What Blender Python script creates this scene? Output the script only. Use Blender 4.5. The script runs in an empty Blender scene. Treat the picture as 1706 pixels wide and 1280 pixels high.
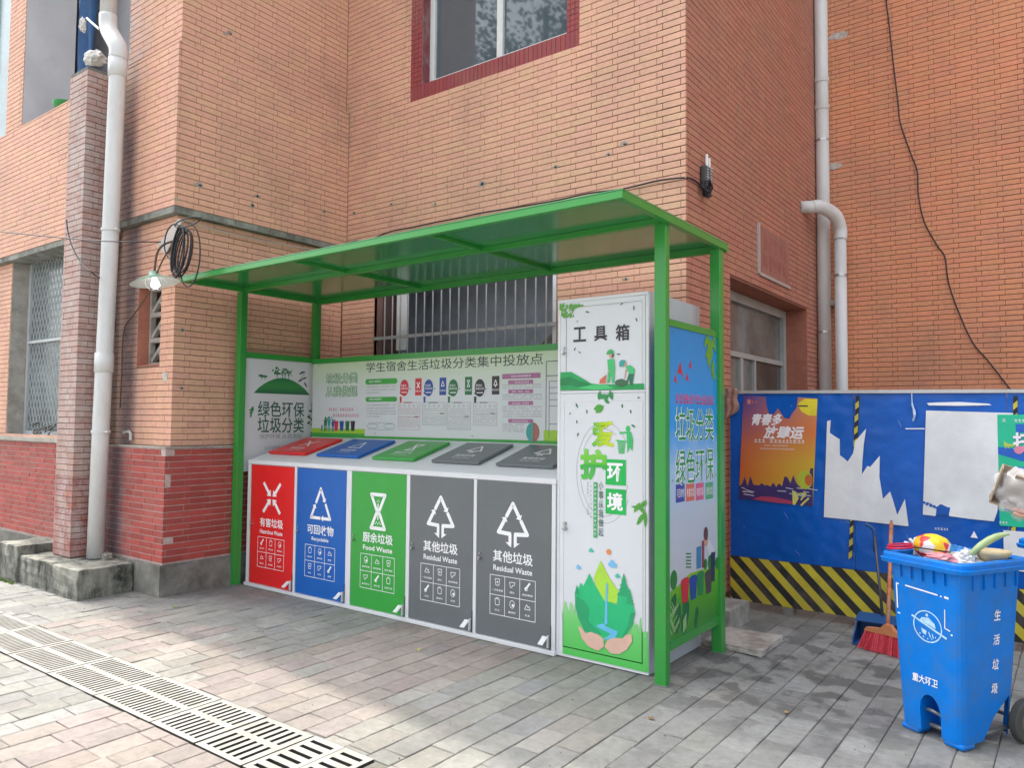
import bpy, bmesh, math, random
import numpy as np
from mathutils import Vector, Matrix
random.seed(7)
R = math.radians
SC = bpy.context.scene
COL = SC.collection

# ------------------------------------------------------------------ camera, world, sun, exposure
FPX, CAMH = 1259.0, 1.55
YAW, PITCH, ROLL = 0.641087, 0.0491361, 0.0088
cy, sy, cp, sp = math.cos(YAW), math.sin(YAW), math.cos(PITCH), math.sin(PITCH)
fw = np.array([-sy*cp, cy*cp, sp]); rt = np.array([cy, sy, 0.0]); up = np.cross(rt, fw)
rt2 = math.cos(ROLL)*rt + math.sin(ROLL)*up
up2 = -math.sin(ROLL)*rt + math.cos(ROLL)*up
cd = bpy.data.cameras.new('camera')
cam = bpy.data.objects.new('camera', cd); COL.objects.link(cam)
cd.sensor_width = 36.0; cd.lens = 36.0*FPX/1706.0; cd.clip_end = 500; cd.clip_start = 0.05
M = Matrix(((rt2[0], up2[0], -fw[0], 0), (rt2[1], up2[1], -fw[1], 0), (rt2[2], up2[2], -fw[2], CAMH), (0, 0, 0, 1)))
cam.matrix_world = M
SC.camera = cam

W = bpy.data.worlds.new('World'); SC.world = W; W.use_nodes = True
nt = W.node_tree; nt.nodes.clear()
SUN_EL, SUN_AZ_TO = R(60), Vector((-1.0, 0.087, 0.0)).normalized()   # the sun stands to the left, a touch behind the wall
sky = nt.nodes.new('ShaderNodeTexSky'); sky.sky_type = 'NISHITA'; sky.sun_disc = False
sky.sun_elevation = SUN_EL
sky.sun_rotation = math.atan2(SUN_AZ_TO.x, SUN_AZ_TO.y)
sky.air_density = 1.0; sky.dust_density = 5.0; sky.ozone_density = 0.3
bg = nt.nodes.new('ShaderNodeBackground'); bg.inputs['Strength'].default_value = 0.15
wo = nt.nodes.new('ShaderNodeOutputWorld')
hs = nt.nodes.new('ShaderNodeHueSaturation'); hs.inputs['Saturation'].default_value = .27   # thin white haze over the blue
nt.links.new(sky.outputs[0], hs.inputs['Color']); nt.links.new(hs.outputs[0], bg.inputs[0]); nt.links.new(bg.outputs[0], wo.inputs[0])
sd = bpy.data.lights.new('sun', 'SUN'); sd.energy = 1.4; sd.angle = R(.9); sd.color = (1.0, .94, .82)
sun = bpy.data.objects.new('sun', sd); COL.objects.link(sun)
sdir = Vector((SUN_AZ_TO.x*math.cos(SUN_EL), SUN_AZ_TO.y*math.cos(SUN_EL), math.sin(SUN_EL)))
sun.rotation_euler = sdir.to_track_quat('Z', 'Y').to_euler(); sun.location = (-8, 2, 18)
SC.view_settings.view_transform = 'Standard'
try: SC.view_settings.look = 'None'
except Exception: pass
SC.view_settings.exposure = 1.80; SC.view_settings.gamma = 1.0
SC.view_settings.use_curve_mapping = False
SC.cycles.max_bounces = 6; SC.cycles.diffuse_bounces = 4; SC.cycles.glossy_bounces = 3
SC.cycles.use_denoising = True

# ------------------------------------------------------------------ survey helpers: a sight line of the photograph met with a real surface
Rr = np.array([rt2, -up2, fw])
def ray(x, y): return Rr.T @ np.array([(x-853)/FPX, (y-640)/FPX, 1.0])
def GZ(x, y, z=0.0): d = ray(x, y); t = (z-CAMH)/d[2]; return Vector((d[0]*t, d[1]*t, z))
def PX(x, y, X): d = ray(x, y); t = X/d[0]; return Vector((X, d[1]*t, CAMH+d[2]*t))
def PY(x, y, Y): d = ray(x, y); t = Y/d[1]; return Vector((d[0]*t, Y, CAMH+d[2]*t))
def proj(p):
    c = Rr @ np.array([p[0], p[1], p[2]-CAMH])
    return (853+FPX*c[0]/c[2], 640+FPX*c[1]/c[2]) if c[2] > .1 else (-9999, -9999)

# ------------------------------------------------------------------ materials
MATS = {}
def mat(name, rgb, rough=.5, metal=0.0, var=.10, vs=6.0, bump=0.0, bs=60.0, dirt=None, dirt_amt=0.0, dirt_s=2.0, tint=False, emit=0.0, spec=.5, coat=0.0, stretch=None):
    if name in MATS: return MATS[name]
    m = bpy.data.materials.new(name); m.use_nodes = True; n = m.node_tree; N = n.nodes; L = n.links
    b = N['Principled BSDF']
    b.inputs['Roughness'].default_value = rough; b.inputs['Metallic'].default_value = metal
    b.inputs['Specular IOR Level'].default_value = spec
    if coat: b.inputs['Coat Weight'].default_value = coat; b.inputs['Coat Roughness'].default_value = .15
    geo = N.new('ShaderNodeNewGeometry')
    pos = geo.outputs['Position']
    if stretch:
        mp = N.new('ShaderNodeMapping'); mp.inputs['Scale'].default_value = stretch
        L.new(pos, mp.inputs['Vector']); pos = mp.outputs[0]
    nz = N.new('ShaderNodeTexNoise'); nz.inputs['Scale'].default_value = vs; nz.inputs['Detail'].default_value = 6; nz.inputs['Roughness'].default_value = .65
    L.new(pos, nz.inputs['Vector'])
    mr = N.new('ShaderNodeMapRange'); mr.inputs[1].default_value = .3; mr.inputs[2].default_value = .7
    mr.inputs[3].default_value = 1-var; mr.inputs[4].default_value = 1+var
    L.new(nz.outputs[0], mr.inputs[0])
    if tint:
        at = N.new('ShaderNodeAttribute'); at.attribute_name = 'tint'; csrc = at.outputs['Color']
    else:
        c = N.new('ShaderNodeRGB'); c.outputs[0].default_value = (*rgb, 1); csrc = c.outputs[0]
    vm = N.new('ShaderNodeVectorMath'); vm.operation = 'SCALE'
    L.new(csrc, vm.inputs[0]); L.new(mr.outputs[0], vm.inputs[3])
    out = vm.outputs[0]
    if dirt:
        dz = N.new('ShaderNodeTexNoise'); dz.inputs['Scale'].default_value = dirt_s; dz.inputs['Detail'].default_value = 8; dz.inputs['Roughness'].default_value = .7
        L.new(pos, dz.inputs['Vector'])
        dr = N.new('ShaderNodeMapRange'); dr.inputs[1].default_value = .46; dr.inputs[2].default_value = .66
        dr.inputs[3].default_value = 0; dr.inputs[4].default_value = dirt_amt
        L.new(dz.outputs[0], dr.inputs[0])
        mx = N.new('ShaderNodeMix'); mx.data_type = 'RGBA'
        L.new(dr.outputs[0], mx.inputs[0]); L.new(out, mx.inputs[6]); mx.inputs[7].default_value = (*dirt, 1)
        out = mx.outputs[2]
    L.new(out, b.inputs['Base Color'])
    if bump:
        bz = N.new('ShaderNodeTexNoise'); bz.inputs['Scale'].default_value = bs; bz.inputs['Detail'].default_value = 5
        L.new(geo.outputs['Position'], bz.inputs['Vector'])
        bp = N.new('ShaderNodeBump'); bp.inputs['Strength'].default_value = bump; bp.inputs['Distance'].default_value = .01
        L.new(bz.outputs[0], bp.inputs['Height']); L.new(bp.outputs[0], b.inputs['Normal'])
    if emit:
        b.inputs['Emission Color'].default_value = (*rgb, 1); b.inputs['Emission Strength'].default_value = emit
    m['out'] = 1
    MATS[name] = m
    return m

def grad_mat(name, axis, a, b_, stops, rough=.35):
    """a printed colour gradient along one world axis between a and b_"""
    m = bpy.data.materials.new(name); m.use_nodes = True; N = m.node_tree.nodes; L = m.node_tree.links
    b = N['Principled BSDF']; b.inputs['Roughness'].default_value = rough
    g = N.new('ShaderNodeNewGeometry'); s = N.new('ShaderNodeSeparateXYZ'); L.new(g.outputs['Position'], s.inputs[0])
    mr = N.new('ShaderNodeMapRange'); mr.inputs[1].default_value = a; mr.inputs[2].default_value = b_
    L.new(s.outputs[axis], mr.inputs[0])
    nz = N.new('ShaderNodeTexNoise'); nz.inputs['Scale'].default_value = 9; L.new(g.outputs['Position'], nz.inputs['Vector'])
    ad = N.new('ShaderNodeMath'); ad.operation = 'MULTIPLY_ADD'; ad.inputs[1].default_value = .10; L.new(nz.outputs[0], ad.inputs[0])
    sb = N.new('ShaderNodeMath'); sb.operation = 'SUBTRACT'; sb.inputs[1].default_value = .05
    L.new(mr.outputs[0], sb.inputs[0]); L.new(sb.outputs[0], ad.inputs[2])
    cr = N.new('ShaderNodeValToRGB'); L.new(ad.outputs[0], cr.inputs[0])
    el = cr.color_ramp.elements
    el[0].position = stops[0][0]; el[0].color = (*stops[0][1], 1)
    el[1].position = stops[-1][0]; el[1].color = (*stops[-1][1], 1)
    for p, c in stops[1:-1]:
        e = el.new(p); e.color = (*c, 1)
    L.new(cr.outputs[0], b.inputs['Base Color'])
    return m

def brick_mat():
    """tile colour comes per tile; big soft soot areas, white lime bloom by the pipe"""
    m = mat('brick_tile', (0, 0, 0), rough=.62, var=.10, vs=30, bump=.25, bs=90, tint=True, dirt=(.28, .19, .15), dirt_amt=.30, dirt_s=.9)
    N = m.node_tree.nodes; L = m.node_tree.links; b = N['Principled BSDF']
    src = b.inputs['Base Color'].links[0].from_socket
    g = N.new('ShaderNodeNewGeometry'); s = N.new('ShaderNodeSeparateXYZ'); L.new(g.outputs['Position'], s.inputs[0])
    # lime bloom: strip around X=-7.35, stronger low down
    a = N.new('ShaderNodeMath'); a.operation = 'ADD'; a.inputs[1].default_value = 7.45; L.new(s.outputs[0], a.inputs[0])
    ab = N.new('ShaderNodeMath'); ab.operation = 'ABSOLUTE'; L.new(a.outputs[0], ab.inputs[0])
    mr = N.new('ShaderNodeMapRange'); mr.inputs[1].default_value = .62; mr.inputs[2].default_value = .15; mr.inputs[3].default_value = 0; mr.inputs[4].default_value = 1
    L.new(ab.outputs[0], mr.inputs[0])
    nz = N.new('ShaderNodeTexNoise'); nz.inputs['Scale'].default_value = 7; nz.inputs['Detail'].default_value = 8; nz.inputs['Roughness'].default_value = .75
    L.new(g.outputs['Position'], nz.inputs['Vector'])
    mn = N.new('ShaderNodeMapRange'); mn.inputs[1].default_value = .38; mn.inputs[2].default_value = .66; mn.inputs[4].default_value = .8; L.new(nz.outputs[0], mn.inputs[0])
    mu = N.new('ShaderNodeMath'); mu.operation = 'MULTIPLY'; L.new(mr.outputs[0], mu.inputs[0]); L.new(mn.outputs[0], mu.inputs[1])
    mx = N.new('ShaderNodeMix'); mx.data_type = 'RGBA'; mx.inputs[7].default_value = (.50, .46, .44, 1)
    L.new(mu.outputs[0], mx.inputs[0]); L.new(src, mx.inputs[6])
    # drip streaks
    mp = N.new('ShaderNodeMapping'); mp.inputs['Scale'].default_value = (3.2, 3.2, .35); L.new(g.outputs['Position'], mp.inputs['Vector'])
    n2 = N.new('ShaderNodeTexNoise'); n2.inputs['Scale'].default_value = 1.6; n2.inputs['Detail'].default_value = 7; n2.inputs['Roughness'].default_value = .7; L.new(mp.outputs[0], n2.inputs['Vector'])
    m2 = N.new('ShaderNodeMapRange'); m2.inputs[1].default_value = .60; m2.inputs[2].default_value = .80; m2.inputs[4].default_value = .5; L.new(n2.outputs[0], m2.inputs[0])
    mx2 = N.new('ShaderNodeMix'); mx2.data_type = 'RGBA'; mx2.inputs[7].default_value = (.13, .09, .075, 1)
    L.new(m2.outputs[0], mx2.inputs[0]); L.new(mx.outputs[2], mx2.inputs[6])
    # dark band on the wing wall beside the pipe
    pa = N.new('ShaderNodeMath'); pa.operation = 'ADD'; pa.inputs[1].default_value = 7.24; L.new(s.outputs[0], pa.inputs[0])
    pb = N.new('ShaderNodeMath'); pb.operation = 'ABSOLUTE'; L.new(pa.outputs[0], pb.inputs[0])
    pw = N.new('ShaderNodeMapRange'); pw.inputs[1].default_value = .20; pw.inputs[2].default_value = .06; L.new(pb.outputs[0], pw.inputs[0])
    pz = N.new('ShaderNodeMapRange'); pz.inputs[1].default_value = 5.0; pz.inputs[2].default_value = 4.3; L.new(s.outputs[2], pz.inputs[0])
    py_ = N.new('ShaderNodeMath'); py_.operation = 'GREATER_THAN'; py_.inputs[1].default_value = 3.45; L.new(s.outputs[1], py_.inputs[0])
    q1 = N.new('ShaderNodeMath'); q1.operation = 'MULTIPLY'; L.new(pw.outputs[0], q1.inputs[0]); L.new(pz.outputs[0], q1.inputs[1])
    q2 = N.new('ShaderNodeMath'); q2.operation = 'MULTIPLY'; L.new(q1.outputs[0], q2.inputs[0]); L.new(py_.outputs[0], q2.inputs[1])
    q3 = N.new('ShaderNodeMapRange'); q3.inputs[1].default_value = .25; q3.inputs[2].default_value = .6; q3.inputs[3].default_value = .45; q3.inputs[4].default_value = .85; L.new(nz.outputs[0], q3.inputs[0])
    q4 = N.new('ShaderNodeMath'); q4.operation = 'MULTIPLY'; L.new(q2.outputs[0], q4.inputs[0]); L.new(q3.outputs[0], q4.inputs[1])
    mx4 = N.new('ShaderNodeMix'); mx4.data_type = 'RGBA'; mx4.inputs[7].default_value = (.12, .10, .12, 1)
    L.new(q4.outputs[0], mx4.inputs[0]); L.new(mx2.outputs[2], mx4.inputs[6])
    L.new(mx4.outputs[2], b.inputs['Base Color'])
    return m

def paver_mat():
    m = mat('paver_stone', (0, 0, 0), rough=.85, var=.16, vs=22, bump=.5, bs=160, tint=True, dirt=(.12, .118, .11), dirt_amt=.5, dirt_s=2.6)
    N = m.node_tree.nodes; L = m.node_tree.links; b = N['Principled BSDF']
    src = b.inputs['Base Color'].links[0].from_socket
    g = N.new('ShaderNodeNewGeometry')
    # spilled damp / grease patches near the hoarding
    s = N.new('ShaderNodeVectorMath'); s.operation = 'DISTANCE'; s.inputs[1].default_value = (-1.35, 4.95, 0); 
    mp = N.new('ShaderNodeMapping'); mp.inputs['Scale'].default_value = (1, 1, 1); L.new(g.outputs['Position'], mp.inputs[0]); L.new(mp.outputs[0], s.inputs[0])
    r1 = N.new('ShaderNodeMapRange'); r1.inputs[1].default_value = 1.6; r1.inputs[2].default_value = .5; L.new(s.outputs['Value'], r1.inputs[0])
    nz = N.new('ShaderNodeTexNoise'); nz.inputs['Scale'].default_value = 4.6; nz.inputs['Detail'].default_value = 8; L.new(g.outputs['Position'], nz.inputs['Vector'])
    r2 = N.new('ShaderNodeMapRange'); r2.inputs[1].default_value = .49; r2.inputs[2].default_value = .56; L.new(nz.outputs[0], r2.inputs[0])
    mu = N.new('ShaderNodeMath'); mu.operation = 'MULTIPLY'; L.new(r1.outputs[0], mu.inputs[0]); L.new(r2.outputs[0], mu.inputs[1])
    m8 = N.new('ShaderNodeMath'); m8.operation = 'MULTIPLY'; m8.inputs[1].default_value = .66; L.new(mu.outputs[0], m8.inputs[0])
    mx = N.new('ShaderNodeMix'); mx.data_type = 'RGBA'; mx.inputs[7].default_value = (.06, .058, .056, 1)
    L.new(m8.outputs[0], mx.inputs[0]); L.new(src, mx.inputs[6])
    # moss and dried mortar film
    n3 = N.new('ShaderNodeTexNoise'); n3.inputs['Scale'].default_value = 1.7; n3.inputs['Detail'].default_value = 9; n3.inputs['Roughness'].default_value = .75; L.new(g.outputs['Position'], n3.inputs['Vector'])
    r3 = N.new('ShaderNodeMapRange'); r3.inputs[1].default_value = .54; r3.inputs[2].default_value = .7; r3.inputs[4].default_value = .45; L.new(n3.outputs[0], r3.inputs[0])
    mx3 = N.new('ShaderNodeMix'); mx3.data_type = 'RGBA'; mx3.inputs[7].default_value = (.33, .325, .29, 1)
    L.new(r3.outputs[0], mx3.inputs[0]); L.new(mx.outputs[2], mx3.inputs[6])
    L.new(mx3.outputs[2], b.inputs['Base Color'])
    return m

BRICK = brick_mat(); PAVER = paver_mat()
GROUT = mat('grout', (.15, .078, .055), .9, var=.25, vs=12)
GROUT1 = mat('grout_warm', (.24, .13, .095), .9, var=.25, vs=12)
GROUTL = mat('grout_pale', (.50, .39, .36), .9, var=.25, vs=14)
GREEN = mat('green_steel', (.030, .30, .045), .33, var=.09, vs=7, coat=.2, dirt=(.045, .20, .06), dirt_amt=.4, dirt_s=7, bump=.05, bs=25)
GREEND = mat('green_sheet', (.03, .27, .08), .19, var=.10, vs=2, coat=.6)
WHITE = mat('white_steel', (.68, .70, .725), .35, var=.03, vs=3)
PRINTW = mat('print_white', (.66, .685, .72), .3, var=.02)
INKW = mat('ink_white', (.86, .86, .88), .4, var=.01)
RED = mat('panel_red', (.72, .018, .02), .3, var=.04)
BLUE = mat('panel_blue', (.0, .105, .44), .38, var=.04)
GRN = mat('panel_green', (.035, .34, .05), .3, var=.04)
GREY = mat('panel_grey', (.135, .15, .16), .3, var=.05)
CONC = mat('concrete', (.21, .205, .185), .9, var=.3, vs=9, bump=.5, bs=50, dirt=(.07, .07, .055), dirt_amt=.75, dirt_s=3.0)
CONCL = mat('concrete_pale', (.42, .40, .36), .9, var=.2, vs=9, bump=.4, bs=60, dirt=(.12, .11, .09), dirt_amt=.55, dirt_s=4)
PVC = mat('white_plastic_pipe', (.68, .70, .70), .4, var=.05, vs=3, dirt=(.40, .37, .32), dirt_amt=.35, dirt_s=2.2, stretch=(1, 1, .4))
PLASTER = mat('grey_plaster', (.70, .70, .72), .9, var=.08, vs=4, dirt=(.3, .3, .3), dirt_amt=.3)
DARK = mat('dark_room', (.42, .46, .52), .9, var=.2)
GLASS = mat('dark_glass', (.085, .115, .14), .03, var=.15, vs=1.4, spec=1.0)
ALU = mat('aluminium', (.55, .56, .56), .4, metal=.4, var=.08, dirt=(.25, .24, .22), dirt_amt=.4, dirt_s=6)
BLACK = mat('black_rubber', (.012, .012, .014), .6)
STEEL = mat('steel', (.5, .5, .5), .3, metal=.9)
BARS = mat('painted_bars', (.36, .36, .37), .5, var=.12, vs=20)

# ------------------------------------------------------------------ mesh building
class MB:
    def __init__(s): s.v = []; s.f = []; s.mi = []; s.m = 0; s.col = []; s.c = None
    def face(s, pts):
        i = len(s.v); s.v += [tuple(p) for p in pts]; s.f.append(tuple(range(i, i+len(pts)))); s.mi.append(s.m); s.col.append(s.c)
    def mesh(s, vs, fs):
        i = len(s.v); s.v += [tuple(p) for p in vs]
        for f in fs: s.f.append(tuple(i+k for k in f)); s.mi.append(s.m); s.col.append(s.c)
    def box(s, x0, x1, y0, y1, z0, z1):
        vs = [(x0,y0,z0),(x1,y0,z0),(x1,y1,z0),(x0,y1,z0),(x0,y0,z1),(x1,y0,z1),(x1,y1,z1),(x0,y1,z1)]
        s.mesh(vs, [(0,3,2,1),(4,5,6,7),(0,1,5,4),(1,2,6,5),(2,3,7,6),(3,0,4,7)])
        return s
    def obox(s, c, ax, ay, az, hx, hy, hz):
        """oriented box, centre c, axes and half sizes"""
        c = Vector(c); vs = []
        for k in (-1, 1):
            for i, j in ((-1,-1),(1,-1),(1,1),(-1,1)): vs.append(c+ax*hx*i+ay*hy*j+az*hz*k)
        s.mesh(vs, [(0,3,2,1),(4,5,6,7),(0,1,5,4),(1,2,6,5),(2,3,7,6),(3,0,4,7)])
        return s
    def tube(s, pts, r, n=8, cap=True):
        pts = [Vector(p) for p in pts]; rs = r if isinstance(r, (list, tuple)) else [r]*len(pts)
        t0 = (pts[1]-pts[0]).normalized(); a = t0.orthogonal().normalized(); rings = []
        for i, p in enumerate(pts):
            t = ((pts[min(i+1, len(pts)-1)]-pts[max(i-1, 0)])).normalized()
            a = (a-t*a.dot(t)); a = a.normalized() if a.length > 1e-6 else t.orthogonal().normalized()
            b = t.cross(a)
            rings.append([p+(a*math.cos(2*math.pi*k/n)+b*math.sin(2*math.pi*k/n))*rs[i] for k in range(n)])
        vs = [q for rg in rings for q in rg]; fs = []
        for i in range(len(pts)-1):
            for k in range(n):
                k2 = (k+1) % n; fs.append((i*n+k, i*n+k2, (i+1)*n+k2, (i+1)*n+k))
        if cap: fs.append(tuple(reversed(range(n)))); fs.append(tuple((len(pts)-1)*n+k for k in range(n)))
        s.mesh(vs, fs); return s
    def lathe(s, c, prof, n=24, axis='z', closed=False):
        c = Vector(c); vs = []; fs = []
        for r, h in prof:
            for k in range(n):
                a = 2*math.pi*k/n
                if axis == 'z': vs.append(c+Vector((r*math.cos(a), r*math.sin(a), h)))
                elif axis == 'x': vs.append(c+Vector((h, r*math.cos(a), r*math.sin(a))))
                else: vs.append(c+Vector((r*math.cos(a), h, r*math.sin(a))))
        for i in range(len(prof)-1):
            for k in range(n):
                k2 = (k+1) % n; fs.append((i*n+k, i*n+k2, (i+1)*n+k2, (i+1)*n+k))
        s.mesh(vs, fs); return s
    def build(s, name, mats, parent=None, smooth=False, bevel=0.0, weld=False):
        me = bpy.data.meshes.new(name)
        off = Vector((0, 0, 0)); p = parent
        while p is not None: off += p.location; p = p.parent
        me.from_pydata([(v[0]-off.x, v[1]-off.y, v[2]-off.z) for v in s.v], [], s.f)
        if not isinstance(mats, (list, tuple)): mats = [mats]
        for m in mats: me.materials.append(m)
        me.polygons.foreach_set('material_index', s.mi)
        if any(c is not None for c in s.col):
            ca = me.color_attributes.new('tint', 'FLOAT_COLOR', 'CORNER'); buf = []
            for f, c in zip(s.f, s.col): buf += list((*(c or (.5, .5, .5)), 1.0))*len(f)
            ca.data.foreach_set('color', buf)
        if smooth: me.polygons.foreach_set('use_smooth', [True]*len(me.polygons))
        if weld or bevel:
            bm = bmesh.new(); bm.from_mesh(me); bmesh.ops.remove_doubles(bm, verts=bm.verts, dist=1e-5)
            bmesh.ops.recalc_face_normals(bm, faces=bm.faces)
            bm.to_mesh(me); bm.free()
        me.update()
        o = bpy.data.objects.new(name, me); COL.objects.link(o)
        if parent: o.parent = parent
        if bevel:
            md = o.modifiers.new('bevel', 'BEVEL'); md.width = bevel; md.segments = 2; md.limit_method = 'ANGLE'; md.angle_limit = R(40)
        return o

def tag(o, label=None, cat=None, group=None, kind=None):
    if label: o['label'] = label
    if cat: o['category'] = cat
    if group: o['group'] = group
    if kind: o['kind'] = kind
    return o
def thing(name, loc, label, cat, group=None):
    o = bpy.data.objects.new(name, None); o.empty_display_size = .2; COL.objects.link(o); o.location = loc
    return tag(o, label, cat, group)
def catmull(pts, k=6):
    pts = [Vector(p) for p in pts]; out = []
    P = [pts[0]]+pts+[pts[-1]]
    for i in range(1, len(P)-2):
        for j in range(k):
            t = j/k; a, b, c, d = P[i-1], P[i], P[i+1], P[i+2]
            out.append(.5*((2*b)+(-a+c)*t+(2*a-5*b+4*c-d)*t*t+(-a+3*b-3*c+d)*t**3))
    out.append(pts[-1]); return out

# ---- flat print on a plane: (u,v) metres, n outward
class Pl:
    def __init__(s, o, u, v, n): s.o, s.u, s.v, s.n = Vector(o), Vector(u), Vector(v), Vector(n)
    def at(s, a, b, h=0.0): return s.o+s.u*a+s.v*b+s.n*h
def plY(Y): return Pl((0, Y, 0), (1, 0, 0), (0, 0, 1), (0, -1, 0))      # faces the viewer; u = X, v = Z
def plX(X): return Pl((X, 0, 0), (0, 1, 0), (0, 0, 1), (1, 0, 0))       # faces +X; u = Y, v = Z
class Print(MB):
    """flat coloured shapes; every shape may carry its own height step"""
    def __init__(s, pl, h=.001): super().__init__(); s.pl = pl; s.h = h
    def poly(s, pts, dh=0.0): s.face([s.pl.at(a, b, s.h+dh) for a, b in pts]); return s
    def rect(s, a0, b0, a1, b1, dh=0.0): return s.poly([(a0, b0), (a1, b0), (a1, b1), (a0, b1)], dh)
    def line(s, p, q, w, dh=0.0):
        p = Vector(p); q = Vector(q); d = (q-p); 
        if d.length < 1e-9: return s
        d.normalize(); t = Vector((-d.y, d.x))*w/2
        return s.poly([p-t, q-t, q+t, p+t], dh)
    def pline(s, pts, w, closed=False, dh=0.0):
        pts = list(pts)
        for i in range(len(pts)-(0 if closed else 1)): s.line(pts[i], pts[(i+1) % len(pts)], w, dh)
        return s
    def disc(s, c, r, n=20, ry=None, dh=0.0):
        ry = ry or r; return s.poly([(c[0]+r*math.cos(2*math.pi*k/n), c[1]+ry*math.sin(2*math.pi*k/n)) for k in range(n)], dh)
    def ring(s, c, r, w, n=32, ry=None, a0=0, a1=360, dh=0.0):
        ry = ry or r; st = max(4, int(n*(a1-a0)/360)); P = []
        for k in range(st+1):
            a = R(a0+(a1-a0)*k/st); P.append((math.cos(a), math.sin(a)))
        for (c0, s0), (c1, s1) in zip(P, P[1:]):
            s.poly([(c[0]+(r-w/2)*c0, c[1]+(ry-w/2)*s0), (c[0]+(r+w/2)*c0, c[1]+(ry+w/2)*s0), (c[0]+(r+w/2)*c1, c[1]+(ry+w/2)*s1), (c[0]+(r-w/2)*c1, c[1]+(ry-w/2)*s1)], dh)
        return s
    def leaf(s, c, L, w, ang, dh=0.0):
        a = R(ang); P = []
        for t, k in ((0, 0), (.25, .8), (.5, 1), (.75, .7), (1, 0), (.75, -.7), (.5, -1), (.25, -.8)):
            x, y = (t-.5)*L, k*w/2; P.append((c[0]+x*math.cos(a)-y*math.sin(a), c[1]+x*math.sin(a)+y*math.cos(a)))
        return s.poly(P, dh)
    def text(s, body, c, h, width=None, bold=0.0, mirror=False, slant=0.0, dh=0.0, rot=0.0):
        """centre c, glyph height h (metres), optional total width"""
        fat = 0.0
        if bold > .02: fat = bold-.012; bold = .012
        vs, fs = glyphs(body, bold)
        if not vs: return s
        if fat and not getattr(s, '_in', False):
            s._in = True; k2 = h/.9
            kx2 = k2 if not width else width/max(.1, max(v[0] for v in vs)-min(v[0] for v in vs))
            for n_, (ox, oz) in enumerate(((0, 0), (1, 0), (-1, 0), (0, 1), (0, -1), (.7, .7), (-.7, .7), (.7, -.7), (-.7, -.7), (.5, 0), (-.5, 0), (0, .5), (0, -.5))):
                if n_ > 8 and fat < .04: break
                s.text(body, (c[0]+ox*fat*kx2, c[1]+oz*fat*k2), h-2*fat*k2, (width-2*fat*kx2) if width else None, bold, mirror, slant, dh+n_*.00003, rot)
            s._in = False; return s
        xs = [v[0] for v in vs]; ys = [v[1] for v in vs]
        x0, x1, y0, y1 = min(xs), max(xs), min(ys), max(ys)
        k = h/(y1-y0); kx = (width/(x1-x0)) if width else k
        ca, sa = math.cos(R(rot)), math.sin(R(rot))
        out = []
        for x, y in vs:
            a = (x-(x0+x1)/2)*kx; b = (y-(y0+y1)/2)*k; a += b*slant
            if mirror: a = -a
            a, b = a*ca-b*sa, a*sa+b*ca
            out.append(s.pl.at(c[0]+a, c[1]+b, s.h+dh))
        s.mesh(out, fs); return s
_G = {}
def glyphs(body, bold=0.0):
    key = (body, bold)
    if key in _G: return _G[key]
    c = bpy.data.curves.new('t', 'FONT'); c.body = body; c.size = 1; c.offset = bold; c.resolution_u = 3
    o = bpy.data.objects.new('t', c); COL.objects.link(o)
    dg = bpy.context.evaluated_depsgraph_get(); dg.update()
    me = bpy.data.meshes.new_from_object(o.evaluated_get(dg))
    vs = [(v.co.x, v.co.y) for v in me.vertices]; fs = [tuple(p.vertices) for p in me.polygons]
    bpy.data.objects.remove(o); bpy.data.curves.remove(c); bpy.data.meshes.remove(me)
    _G[key] = (vs, fs); return _G[key]

def frame_rect(mb, pl, a0, b0, a1, b1, w, d, h0=0.0):
    """four bars round a rectangle, proud by d"""
    def bar(p0, q0, p1, q1):
        vs = [pl.at(p0, q0, h0), pl.at(p1, q0, h0), pl.at(p1, q1, h0), pl.at(p0, q1, h0), pl.at(p0, q0, h0+d), pl.at(p1, q0, h0+d), pl.at(p1, q1, h0+d), pl.at(p0, q1, h0+d)]
        mb.mesh(vs, [(0,3,2,1),(4,5,6,7),(0,1,5,4),(1,2,6,5),(2,3,7,6),(3,0,4,7)])
    bar(a0, b0, a1, b0+w); bar(a0, b1-w, a1, b1); bar(a0, b0+w, a0+w, b1-w); bar(a1-w, b0+w, a1, b1-w)
def slab(mb, pl, a0, b0, a1, b1, h0, h1):
    vs = [pl.at(a0, b0, h0), pl.at(a1, b0, h0), pl.at(a1, b1, h0), pl.at(a0, b1, h0), pl.at(a0, b0, h1), pl.at(a1, b0, h1), pl.at(a1, b1, h1), pl.at(a0, b1, h1)]
    mb.mesh(vs, [(0,3,2,1),(4,5,6,7),(0,1,5,4),(1,2,6,5),(2,3,7,6),(3,0,4,7)])

# ================================================================== PAVEMENT
ZONE_R = random.Random(11)
def paver_col(x, y):
    r = ZONE_R.random()
    grey = (.232, .232, .222); red = (.268, .230, .212); green = (.238, .236, .216); warm = (.256, .243, .222)
    if -4.2 < x < -2.92: c = red if r < .9 else warm
    elif x <= -4.2:
        c = (red if r < .6 else warm) if (2.4 < y < 3.25 and x > -6.2) else (grey if r < .85 else green)
        if y < 2.1: c = green if r < .5 else grey
    elif x < -1.9: c = green if r < .6 else (warm if r < .8 else grey)
    else: c = grey if r < .7 else green
    k = ZONE_R.uniform(.84, 1.12)*(1.16 if x > -1.9 else 1.0); return tuple(min(.6, v*k) for v in c)

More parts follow.
